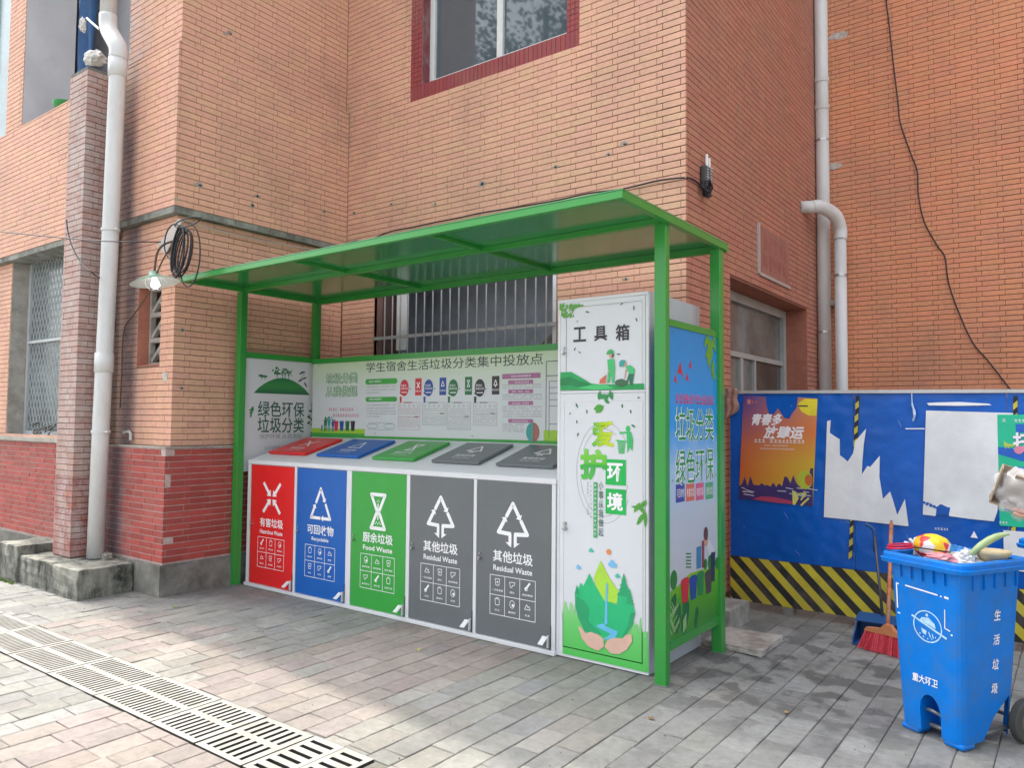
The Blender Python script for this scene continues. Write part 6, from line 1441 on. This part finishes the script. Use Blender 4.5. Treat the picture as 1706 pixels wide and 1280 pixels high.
# ================================================================== WHEELED BINS
WB = mat('bin_blue', (.0, .18, .65), .42, var=.08, vs=9, dirt=(.05, .16, .40), dirt_amt=.55, dirt_s=8, spec=.25, bump=.04, bs=60)
WBD = mat('bin_blue_dark', (.003, .07, .30), .45)
def wheeled_bin(loc, ang, label, full=True, group='blue wheeled bins'):
    B = thing('wheeled_bin', (0, 0, 0), label, 'waste bin', group)
    # local frame: x along the front face (right positive seen from the front), y back, z up; mesh built at origin, thing turned afterwards
    bw0, bw1, d0, d1, H = .335, .405, .37, .47, .86
    yf0, yf1 = 0.0, -.035      # front leans forward a little
    def ring(t, r=.05, grow=0.0, z=None, n=5):
        w = bw0+(bw1-bw0)*t+grow*2; y_0 = yf0+(yf1-yf0)*t-grow; dd = d0+(d1-d0)*t+grow*2; z = H*t if z is None else z; pts = []
        for (cx, cy2, a0) in ((w/2-r, y_0+r, -90), (w/2-r, y_0+dd-r, 0), (-w/2+r, y_0+dd-r, 90), (-w/2+r, y_0+r, 180)):
            for k in range(n): a = R(a0+90*k/(n-1)); pts.append((cx+r*math.cos(a), cy2+r*math.sin(a), z))
        return pts
    def loft(rings, cap0=False, cap1=False):
        mb = MB(); n = len(rings[0]); vs = [p for r_ in rings for p in r_]; fs = []
        for i in range(len(rings)-1):
            for k in range(n): k2 = (k+1) % n; fs.append((i*n+k, i*n+k2, (i+1)*n+k2, (i+1)*n+k))
        if cap0: fs.append(tuple(reversed(range(n))))
        if cap1: fs.append(tuple((len(rings)-1)*n+k for k in range(n)))
        mb.mesh(vs, fs); return mb
    body = loft([ring(t) for t in (.26, .4, .6, .8, .985)]+[ring(.985, grow=-.012), ring(.6, grow=-.012), ring(.3, grow=-.012)], cap1=True)
    body.build('body', WB, B, smooth=False, bevel=0, weld=True)
    # lower part with the arched pedal opening: legs, side skirts, back slope
    lo = MB()
    R0, R1 = ring(0.0, z=0.028), ring(.26)
    n = len(R0)
    # front corner legs (left, right): quads on the outline except the opening
    def seg(i0, i1):
        for k in range(i0, i1):
            a, b = k % n, (k+1) % n; lo.face([R0[a], R0[b], R1[b], R1[a]])
    seg(0, 4)            # right front corner
    seg(15, 19)          # left front corner
    # front face between corners (index 19 -> 0) with an arch
    A0, A1 = Vector(R0[19]), Vector(R0[0]); B0, B1 = Vector(R1[19]), Vector(R1[0])
    def fp2(u, t): return A0.lerp(A1, u).lerp(B0.lerp(B1, u), t)
    ul, ur = .30, .76
    arch = [(ul, 0), (ul, .55), (ul+.03, .76), (ul+.10, .90), ((ul+ur)/2-.04, .97), ((ul+ur)/2+.06, .95), (ur-.08, .84), (ur-.02, .68), (ur, .45), (ur, 0)]
    lo.face([fp2(0, 0), fp2(ul, 0)]+[fp2(u, t) for u, t in arch[1:5]]+[fp2((ul+ur)/2-.04, 1), fp2(0, 1)])
    lo.face([fp2(ur, 0), fp2(1, 0), fp2(1, 1), fp2((ul+ur)/2-.04, 1)]+[fp2(u, t) for u, t in arch[4:9]])
    rec = .13
    ar = [fp2(u, t) for u, t in arch]
    for p, q in zip(ar, ar[1:]): lo.face([p, q, q+Vector((0, rec, 0)), p+Vector((0, rec, 0))])
    # recess back and tub bottom
    lo.face([p+Vector((0, rec, 0)) for p in reversed(ar)])
    # sides: cut away toward the wheels
    for sgn, i0 in ((1, 4), (-1, 14)):
        a0, a1 = Vector(R0[i0]), Vector(R1[i0]); b1 = Vector(R1[5 if sgn > 0 else 14-0]) if False else Vector(R1[i0+1 if sgn > 0 else i0])
        pass
    sr0, sr1 = Vector(R0[4]), Vector(R1[4]); sb1 = Vector(R1[5]); lo.face([sr0, sr0+Vector((0, .10, 0)), sr0.lerp(sb1, .55)+Vector((0, .02, .0)), sb1-Vector((0, .0, 0)), sr1])
    sl0, sl1 = Vector(R0[15]), Vector(R1[15]); slb1 = Vector(R1[14]); lo.face([sl0, sl1, slb1, sl0.lerp(slb1, .55)+Vector((0, .02, 0)), sl0+Vector((0, .10, 0))])
    # sloping underside between the sides
    lo.face([sr0+Vector((0, .10, 0)), sl0+Vector((0, .10, 0)), sl0.lerp(slb1, .55)+Vector((0, .02, 0)), sr0.lerp(sb1, .55)+Vector((0, .02, 0))]); lo.face([sr0.lerp(sb1, .55)+Vector((0, .02, 0)), sl0.lerp(slb1, .55)+Vector((0, .02, 0)), slb1, sb1])
    seg(5, 9); seg(10, 14) if False else None
    lo.build('skirt', WB, B)
    # feet
    for k, sx in enumerate((-1, 1)):
        ft = MB(); x = sx*(bw0/2-.052); ft.box(x-.052, x+.052, .004, .10, 0, .030); ft.build('foot', WB, B, bevel=.012)
    # rim
    rim = loft([ring(1, .06, .0, .845), ring(1, .06, .035, .842), ring(1, .06, .040, .862), ring(1, .06, .030, .866), ring(1, .06, .030, .885), ring(1, .055, .022, .893), ring(1, .05, .0, .893), ring(1, .05, -.012, .885), ring(1, .05, -.012, .845)])
    rim.build('rim', WB, B, bevel=0)
    for k in range(5):
        x = -.12+k*.06; MB().box(x-.0025, x+.0025, -.046, -.034, .775, .843).build('rib', WB, B)
    for k in range(5):
        y = .05+k*.08; MB().box(.196, .208, y-.0025, y+.0025, .76, .843).build('rib', WB, B)
    # axle and wheels
    mb = MB(); mb.tube([(-.21, .40, .105), (.21, .40, .105)], .012, 8); mb.build('axle', STEEL, B)
    for sx in (-1, 1):
        wh = MB(); wh.lathe((sx*.215, .40, .105), [(.058, -.02), (.098, -.022), (.105, -.014), (.105, .014), (.098, .022), (.058, .02)], 28, 'x'); w_ = wh.build('wheel', mat('tyre_rubber', (.06, .06, .055), .8, var=.2), B, smooth=False)
        hb2 = MB(); hb2.lathe((sx*.215, .40, .105), [(.0, .016*sx), (.02, .018*sx), (.03, .008*sx), (.058, .010*sx), (.059, -.01)], 20, 'x'); hb2.build('hub', mat('hub_grey', (.14, .14, .13), .6), w_)
    mb = MB(); mb.tube([(.14, .07, .045), (.15, .38, .06)], .012, 8); mb.tube([(-.14, .07, .045), (-.15, .38, .06)], .012, 8); mb.tube([(.14, .07, .045), (-.14, .07, .045)], .012, 8); mb.tube(catmull([(-.06, .05, .12), (0, .02, .135), (.07, .05, .105)], 4), .008, 6); mb.build('pedal_frame', mat('grey_steel_tube', (.22, .23, .22), .5, metal=.5), B)
    # handle and hinge at the back
    mb = MB(); mb.tube([(-.17, .50, .86), (.17, .50, .86)], .014, 10); mb.box(-.17, -.13, .42, .50, .845, .885); mb.box(.13, .17, .42, .50, .845, .885); mb.build('handle', WBD, B)
    if full:
        lean = math.atan2(.035, .86)
        PF = Pl((0, -.0012, 0), (1, 0, 0), Vector((0, -math.sin(lean), math.cos(lean))), Vector((0, -math.cos(lean), -math.sin(lean))))
        SKY = mat('bin_print', (.42, .66, .86), .5, var=.25, vs=60)
        c = (.015, .555)
        pr = Print(PF, .0012); pr.ring(c, .075, .006, 36); pr.line((c[0]-.085, c[1]+.038), (c[0]+.10, c[1]-.035), .010, .0002); pr.poly([(c[0]-.04, c[1]+.025), (c[0]-.03, c[1]+.04), (c[0]+.01, c[1]+.045), (c[0]+.04, c[1]+.02), (c[0]+.045, c[1]-.002)], .0003); pr.disc((c[0]+.0, c[1]+.056), .008, 10, dh=.0003); pr.poly([(c[0]-.035, c[1]-.012), (c[0]-.005, c[1]-.022), (c[0]-.01, c[1]-.045), (c[0]-.03, c[1]-.035)], .0003); pr.line((c[0]+.005, c[1]-.025), (c[0]+.015, c[1]-.05), .006, .0003); pr.line((c[0]+.025, c[1]-.03), (c[0]+.03, c[1]-.052), .005, .0003)
        for k in range(5): a = R(225+k*22); pr.disc((c[0]+.06*math.cos(a), c[1]+.06*math.sin(a)), .004, 6, dh=.0003)
        pr.build('round_emblem', SKY, B)
        pr = Print(PF, .0012); pr.line((-.150, .735), (-.150, .61), .007); pr.line((-.152, .737), (-.136, .735), .006, .0002); pr.line((-.150, .588), (-.136, .584), .006); pr.line((-.10, .735), (.078, .722), .007, .0003); pr.line((.09, .720), (.10, .719), .006, .0001); pr.line((.112, .720), (.135, .717), .010, .0001); pr.line((.112, .66), (.108, .57), .004, .0002); pr.line((.108, .57), (.135, .562), .005, .0003); pr.disc((.142, .545), .005, 8); pr.build('print_frame', INKW, B)
        pr = Print(PF, .0012); pr.text('重大环卫', (-.012, .285), .042, .138, bold=.02, slant=.1); pr.build('lettering', INKW, B)
        # side text runs on the +x side
        def sx_at(y, z): return (bw0+(bw1-bw0)*z/H)/2
        l2 = math.atan2((bw1-bw0)/2, H)
        PSd = Pl((bw0/2+.0012, 0, 0), (0, 1, 0), Vector((math.sin(l2), 0, math.cos(l2))), Vector((math.cos(l2), 0, -math.sin(l2))))
        pr = Print(PSd, .0012)
        for k, ch in enumerate('生活垃圾'): pr.text(ch, (.235-k*.004, .628-k*.118), .052, .048, bold=.02, slant=.1)
        pr.build('lettering', INKW, B)
    B.location = loc; B.rotation_euler.z = ang
    return B
bang = math.atan2(4.223-4.367, -.476+.736)
Bn = wheeled_bin((-.612, 4.292, 0), bang, 'bright blue wheeled bin with white side lettering, overfilled, in front of the hoarding')
Bn2 = wheeled_bin((-.08, 5.25, 0), bang-.1, 'darker second blue wheeled bin half hidden at the right edge', full=False)
# rubbish on the bin
Mb = Matrix.Translation((-.612, 4.292, 0)) @ Matrix.Rotation(bang, 4, 'Z')
def bl(x, y, z): return Mb @ Vector((x, y, z))
mb = MB(); mb.lathe(bl(-.10, .17, .862), [(.0, -.0), (.05, .0), (.08, .03), (.088, .075), (.07, .10), (.03, .118), (0, .12)], 24)
o = mb.build('snack_bowl', mat('bowl_print', (.80, .42, .03), .4, var=.0), smooth=True)
# red and white patches on the bowl via noise print
m = MATS['bowl_print']; N = m.node_tree.nodes; L = m.node_tree.links; b = N['Principled BSDF']; g = N.new('ShaderNodeNewGeometry'); vz = N.new('ShaderNodeTexVoronoi'); vz.inputs['Scale'].default_value = 22; L.new(g.outputs['Position'], vz.inputs['Vector']); cr = N.new('ShaderNodeValToRGB'); cr.color_ramp.interpolation = 'CONSTANT'; L.new(vz.outputs['Color'], cr.inputs[0]); e = cr.color_ramp.elements; e[0].color = (.85, .62, .03, 1); e[1].position = .62; e[1].color = (.75, .75, .72, 1); q = e.new(.42); q.color = (.75, .04, .05, 1); q = e.new(.8); q.color = (.85, .45, .02, 1); L.new(cr.outputs[0], b.inputs['Base Color'])
tag(o, 'yellow red and white printed bowl upside down on the bin rubbish', 'bowl')
WP = mat('white_plastic_film', (.68, .70, .72), .25, var=.12, vs=20)
gl = thing('plastic_glove', tuple(bl(-.165, .13, .88)), 'white plastic glove with fingers sticking out beside the printed bowl', 'glove')
mb = MB()
for k in range(4):
    a = bl(-.16+.005*k, .15, .88); b_ = bl(-.215+.022*k, .11+.012*k, .945+.008*k-.012*abs(k-1.5)); mb.tube(catmull([a, a.lerp(b_, .5)+Vector((0, 0, .01)), b_], 3), [.012, .012, .011, .010, .009, .008, .006][:len(catmull([a, a, b_], 3))], 7)
mb.build('fingers', WP, gl, smooth=True); crumple('palm', bl(-.145, .16, .885), .04, WP, None, None, 5, (1, 1, .8), .4, par=gl)
crumple('rubbish_bag', bl(.0, .24, .855), .13, WP, 'crumpled white plastic rubbish filling the top of the bin', 'rubbish', 9, (1.15, 1.0, .30), .3, sub=4)
crumple('rubbish_bag', bl(-.10, .33, .875), .06, mat('blue_film', (.02, .22, .6), .3), 'crumpled blue film behind the printed bowl', 'rubbish', 12, (1, 1, .7), .5)
crumple('rubbish_bag', bl(.0, .10, .878), .05, mat('pink_film', (.7, .3, .35), .3), 'small pinkish wrapper at the front of the bin rim', 'rubbish', 15, (1.4, .8, .5), .5)
crumple('rubbish_bag', bl(.07, .20, .895), .038, WP, 'white clear cup bag under the green gourd', 'rubbish', 21, (1.0, .9, .9), .5)
mb = MB(); c = bl(.135, .30, .872); mb.lathe(c, [(.0, .0), (.05, .0), (.078, .04), (.082, .055), (.077, .052), (.045, .008), (.0, .008)], 22); tag(mb.build('food_bowl', mat('straw_bowl', (.50, .42, .26), .6, var=.15, vs=20), smooth=True), 'straw coloured bowl tipped on the rubbish under the gourd', 'bowl')
mb = MB(); a = bl(.085, .19, .895); b_ = bl(.185, .30, 1.01); P_ = catmull([a, a.lerp(b_, .3)+Vector((0, 0, .012)), a.lerp(b_, .65)+Vector((0, 0, .014)), b_, b_+Vector((.03, .01, .004))], 5)
rs = [.005+.013*math.sin(math.pi*min(1, (i+1)/(len(P_)*.9)))**.7 if i < len(P_)*.85 else .006 for i in range(len(P_))]
mb.tube(P_, rs, 12); tag(mb.build('gourd', mat('pale_gourd', (.38, .50, .24), .4, var=.15, vs=14), smooth=True), 'pale green gourd lying diagonally on the bin rubbish', 'vegetable')
tn = thing('litter_net', tuple(bl(-.20, .10, .9)), 'red hoop net with a thin dark rod resting across the blue bin', 'net')
mb = MB(); c = bl(-.165, .02, .912); pts = [c+Vector((.062*math.cos(a), .05*math.sin(a), .008*math.cos(a))) for a in [2*math.pi*k/20 for k in range(21)]]; mb.tube(pts, .0055, 6); pts = [c+Vector((.058*math.cos(a), .046*math.sin(a), .014+.008*math.cos(a))) for a in [2*math.pi*k/20 for k in range(21)]]; mb.tube(pts, .004, 6); mb.build('hoop', mat('net_red', (.60, .01, .05), .4), tn, smooth=True)
mb = MB(); mb.tube([c+Vector((.062, .0, .008)), bl(.09, .05, .925)], .0035, 6); mb.build('rod', BLACK, tn)

# ================================================================== PERSON AT THE RIGHT (only the hand with a box reaches into view)
SKIN = mat('skin', (.50, .27, .19), .5, var=.06, vs=30)
SHIRT = mat('grey_shirt', (.18, .20, .24), .8); TROU = mat('dark_trousers', (.04, .045, .06), .8)
PE = thing('person', (.52, 4.05, 0), 'person at the right edge holding out a cardboard box in a clear bag', 'person')
def skin_mesh(nm, verts, edges, radii, m, par, sub=2, root=0):
    me = bpy.data.meshes.new(nm); off = par.location
    me.from_pydata([(v[0]-off.x, v[1]-off.y, v[2]-off.z) for v in verts], edges, []); me.materials.append(m)
    o = bpy.data.objects.new(nm, me); COL.objects.link(o); o.parent = par
    sk = o.modifiers.new('skin', 'SKIN'); sk.use_smooth_shade = True
    for i, r_ in enumerate(radii):
        rr = r_ if isinstance(r_, tuple) else (r_, r_); me.skin_vertices[0].data[i].radius = rr
    me.skin_vertices[0].data[root].use_root = True
    if root: me.skin_vertices[0].data[0].use_root = False
    sb = o.modifiers.new('sub', 'SUBSURF'); sb.levels = sub; sb.render_levels = sub
    return o
bx_, by_ = .52, 4.05
wr = Vector((-.075, 3.97, 1.145))
V = [(bx_, by_, .92), (bx_, by_, 1.08), (bx_-.01, by_, 1.28), (bx_-.01, by_, 1.42), (bx_-.015, by_, 1.50), (bx_-.03, by_, 1.60), (bx_-.03, by_, 1.70),
     (bx_-.01, by_-.17, 1.40), (.26, 3.86, 1.20), (wr.x, wr.y, wr.z),
     (bx_-.01, by_+.18, 1.40), (bx_+.02, by_+.25, 1.13), (bx_-.05, by_+.24, .90), (bx_-.07, by_+.23, .82),
     (bx_, by_-.10, .88), (bx_-.01, by_-.12, .50), (bx_+.02, by_-.13, .09), (bx_-.13, by_-.14, .04),
     (bx_, by_+.10, .88), (bx_, by_+.12, .50), (bx_+.03, by_+.13, .09), (bx_-.12, by_+.14, .04)]
Ed = [(0,1),(1,2),(2,3),(3,4),(4,5),(5,6),(3,7),(7,8),(8,9),(3,10),(10,11),(11,12),(12,13),(0,14),(14,15),(15,16),(16,17),(0,18),(18,19),(19,20),(20,21)]
Rd = [(.12,.15),(.11,.14),(.12,.16),(.08,.10),.055,(.09,.075),(.08,.07),.06,.042,.026,.06,.042,.028,.03,.09,.06,.04,.035,.09,.06,.04,.035]
skin_mesh('body', V, Ed, Rd, SKIN, PE)
# clothes follow the body
skin_mesh('shirt', [V[0], V[1], V[2], V[3], V[7], ((V[7][0]+V[8][0])/2-.05, (V[7][1]+V[8][1])/2, (V[7][2]+V[8][2])/2), V[10], ((V[10][0]+V[11][0])/2, (V[10][1]+V[11][1])/2, (V[10][2]+V[11][2])/2)], [(0,1),(1,2),(2,3),(3,4),(4,5),(3,6),(6,7)], [(.14,.17),(.13,.16),(.135,.175),(.09,.11),.075,.062,.075,.06], SHIRT, PE)
skin_mesh('trousers', [V[0], V[14], V[15], (bx_+.015, by_-.13, .14), V[18], V[19], (bx_+.025, by_+.13, .14)], [(0,1),(1,2),(2,3),(0,4),(4,5),(5,6)], [(.135,.165),.105,.078,.06,.105,.078,.06], TROU, PE)
for yy in (-.135, .135): 
    o = crumple('shoe', (bx_-.07, by_+yy, .042), .12, mat('dark_shoe', (.03, .03, .03), .5), None, None, 1, (1.1, .42, .34), .02, par=PE)
crumple('hair', (bx_-.02, by_, 1.70), .115, mat('black_hair', (.015, .012, .010), .6), None, None, 2, (.95, .88, .85), .08, par=PE)
crumple('nose', (bx_-.115, by_, 1.645), .017, SKIN, None, None, 2, (1, .7, 1.3), .0, sub=2, par=PE)
for yy in (-.035, .035): crumple('eye', (bx_-.108, by_+yy, 1.665), .009, BK, None, None, 2, (.5, 1, .7), .0, sub=2, par=PE)
crumple('mouth', (bx_-.108, by_, 1.605), .02, mat('lip', (.35, .12, .10), .5), None, None, 2, (.4, 1, .3), .0, sub=2, par=PE)
# hand: palm plus five fingers under the box
pm = wr+Vector((-.055, .0, .012))
skin_mesh('hand', [wr+Vector((.02, 0, 0)), wr, pm, pm+Vector((-.03, 0, .004))], [(0,1),(1,2),(2,3)], [.027, (.026,.022), (.040,.018), (.036,.015)], SKIN, PE)
kn = pm+Vector((-.035, 0, .006))
for k, (dy, ln, dz) in enumerate(((-.030, .070, -.012), (-.010, .078, .0), (.010, .072, .004), (.029, .058, .002))):
    a = kn+Vector((.01, dy*.9, dz)); b_ = a+Vector((-ln*.45, dy*.15-.006, .010)); c = b_+Vector((-ln*.32, -.004, .004)); d = c+Vector((-ln*.23, -.002, .010))
    skin_mesh('finger', [a, b_, c, d], [(0,1),(1,2),(2,3)], [.0095, .0088, .008, .0068], SKIN, PE, sub=2)
a = pm+Vector((.015, -.032, .004)); skin_mesh('thumb', [a, a+Vector((-.028, -.020, .020)), a+Vector((-.055, -.018, .042)), a+Vector((-.070, -.010, .055))], [(0,1),(1,2),(2,3)], [.013, .0115, .010, .008], SKIN, PE)
# cardboard box wrapped in clear bag
KB = thing('cardboard_box', (-.20, 4.0, 1.16), 'small open cardboard box held in a clear plastic bag', 'box')
cx_, cy_2, cz_ = -.205, 4.00, 1.265
ax = Vector((.93, .10, -.33)).normalized(); ay = Vector((-.05, .99, .12)).normalized(); az_ = ax.cross(ay).normalized(); ay = az_.cross(ax)
KRT = mat('kraft_card', (.27, .21, .155), .85, var=.1, vs=12); mb = MB()
for (u, v2, w, hx, hy, hz) in ((0, 0, -.08, .09, .06, .003), (-.09, 0, 0, .003, .06, .08), (.09, 0, 0, .003, .06, .08), (0, .06, 0, .09, .003, .08)):
    mb.obox(Vector((cx_, cy_2, cz_))+ax*u+ay*v2+az_*w, ax, ay, az_, hx, hy, hz)
mb.obox(Vector((cx_, cy_2, cz_))-ay*.075+az_*.05+ax*.02, ax, (ay+az_*.5).normalized(), (az_-ay*.5).normalized(), .06, .003, .03)
mb.build('carton', KRT, KB)
fm = bpy.data.materials.new('clear_film'); fm.use_nodes = True; N = fm.node_tree.nodes; L = fm.node_tree.links; b = N['Principled BSDF']; b.inputs['Base Color'].default_value = (.75, .77, .8, 1); b.inputs['Roughness'].default_value = .1; b.inputs['Alpha'].default_value = .30
KB2 = crumple('clear_bag', (cx_+.01, cy_2-.005, cz_-.015), .108, fm, None, None, 17, (1.0, .85, 1.05), .30, sub=4, par=KB, fr=1.7)
for p_ in KB2.data.polygons: p_.use_smooth = True

# ================================================================== SMALL THINGS ON THE GROUND
for i, (px, py, lab) in enumerate(((1310, 1190, 'small curled dry leaf on the paving near the blue bin'), (291, 1013, 'tiny green weed leaf on the paving by the concrete base'), (1085, 1200, 'small brown leaf crumb on the paving in front of the shelter post'), (697, 1085, 'pale fallen leaf on the sunlit paving edge'))):
    q = GZ(px, py); r = random.Random(i); mb = MB(); L_ = .05
    a0 = r.uniform(0, 6.28); e = Vector((math.cos(a0), math.sin(a0), 0)); f2 = Vector((-e.y, e.x, 0)); P_ = [q-e*L_*.5+Vector((0, 0, .008)), q-e*.1*L_-f2*.012+Vector((0, 0, .004)), q+e*L_*.5+Vector((0, 0, .014)), q+f2*.014+Vector((0, 0, .012)), q+Vector((0, 0, .003))]
    mb.face([P_[0], P_[1], P_[4]]); mb.face([P_[1], P_[2], P_[4]]); mb.face([P_[2], P_[3], P_[4]]); mb.face([P_[3], P_[0], P_[4]])
    tag(mb.build('leaf', mat(['dry_leaf', 'weed_leaf', 'brown_leaf', 'pale_leaf'][i], [(.35, .22, .10), (.16, .28, .05), (.20, .12, .06), (.42, .40, .16)][i], .8)), lab, 'leaf')
mb = MB(); rw = random.Random(19)
for k in range(500):   # moss and weeds in the joints at the wall foot
    t = rw.random()
    if t < .5: q = Vector((rw.uniform(-8.4, -7.9), 2.93+rw.uniform(-.03, .01), 0))
    else: q = Vector((rw.uniform(-6.3, -2.8), 4.225+rw.uniform(-.01, .01), 0))
    h = rw.uniform(.004, .03) if t < .5 else rw.uniform(.003, .010); d = Vector((rw.uniform(-1, 1), rw.uniform(-1, 1), 0)).normalized()*.004
    mb.face([q-d, q+d, q+Vector((rw.uniform(-.01, .01), rw.uniform(-.01, .01), h))])
tag(mb.build('weeds', mat('moss', (.14, .22, .05), .9, var=.3, vs=20)), kind='stuff')
tag(bpy.data.objects['weeds'], 'small green weeds and moss in the paving joints', 'weeds')
# grit, crumbs and specks scattered on the paving
mb = MB(); rw = random.Random(41)
for k in range(900):
    x, y = rw.uniform(-7, .4), rw.uniform(2.2, 6.0)
    if 4.1 < y and x < -1.9: continue
    if x > -2.2 and rw.random() < .5: x, y = rw.gauss(-1.3, .5), rw.gauss(4.9, .6)
    r_ = rw.uniform(.0015, .005)*(1.6 if rw.random() < .06 else 1); q = Vector((x, y, .0015)); n = 5; a0 = rw.random()*6
    ring_ = [q+Vector((r_*math.cos(a0+6.283*j/n)*rw.uniform(.6, 1.2), r_*math.sin(a0+6.283*j/n), 0)) for j in range(n)]; top_ = q+Vector((0, 0, r_*.8))
    for j in range(n): mb.face([ring_[j], ring_[(j+1) % n], top_])
tag(mb.build('grit', mat('grit_specks', (.10, .09, .075), .9, var=.5, vs=60)), 'fine grit and crumbs scattered over the paving', 'grit', kind='stuff')
# screws along the printed boards
for (pl, pts) in ((PB5, [(-6.2, 2.10), (-5.2, 2.10), (-4.2, 2.10), (-3.2, 2.10), (-5.35, 1.42), (-4.15, 1.42)]), (plX(-1.964), [(4.26, 2.10), (4.93, 2.10), (4.26, .29), (4.93, .29), (4.26, 1.2), (4.93, 1.2)])):
    for a, b in pts: pr = Print(pl, .0035); pr.disc((a, b), .006, 8); pr.build('screw', mat('dark_screw', (.10, .11, .10), .4), SH)
# tall tree across the yard behind the viewer: only its mirror image shows in the upper window
TR = thing('tree', (-13.5, -8.5, 0), 'tall leafy tree across the yard mirrored in the upper window', 'tree')
mb = MB(); mb.tube([(-13.5, -8.5, 0), (-13.4, -8.4, 5), (-13.7, -8.6, 10), (-13.5, -8.5, 15)], [.32, .27, .2, .09], 10)
for k in range(9):
    a = k*2.4; z = 6+k*.9; mb.tube([(-13.5, -8.5, z), (-13.5+2.6*math.cos(a), -8.5+2.6*math.sin(a), z+1.9)], [.10, .03], 6)
mb.build('trunk', mat('bark', (.12, .09, .07), .9, var=.3, vs=9), TR)
mb = MB(); rt_ = random.Random(55); cl = [(rt_.gauss(0, 2.1), rt_.gauss(0, 1.8), rt_.uniform(8, 19)) for _ in range(60)]
for k in range(9000):
    cx, cy3, cz = rt_.choice(cl); d = Vector((rt_.gauss(0, .55), rt_.gauss(0, .55), rt_.gauss(0, .45))); c = Vector((-13.5+cx*(1 if cz < 16 else .6), -8.5+cy3, cz))+d
    e = Vector((rt_.gauss(0, 1), rt_.gauss(0, 1), rt_.gauss(0, 1))).normalized(); f2 = e.orthogonal().normalized(); s_ = rt_.uniform(.07, .14)
    mb.face([c-e*s_, c-f2*s_*.5, c+e*s_, c+f2*s_*.5])
tag(mb.build('foliage', mat('leaf_green', (.06, .12, .035), .6, var=.4, vs=2), TR), kind='stuff')
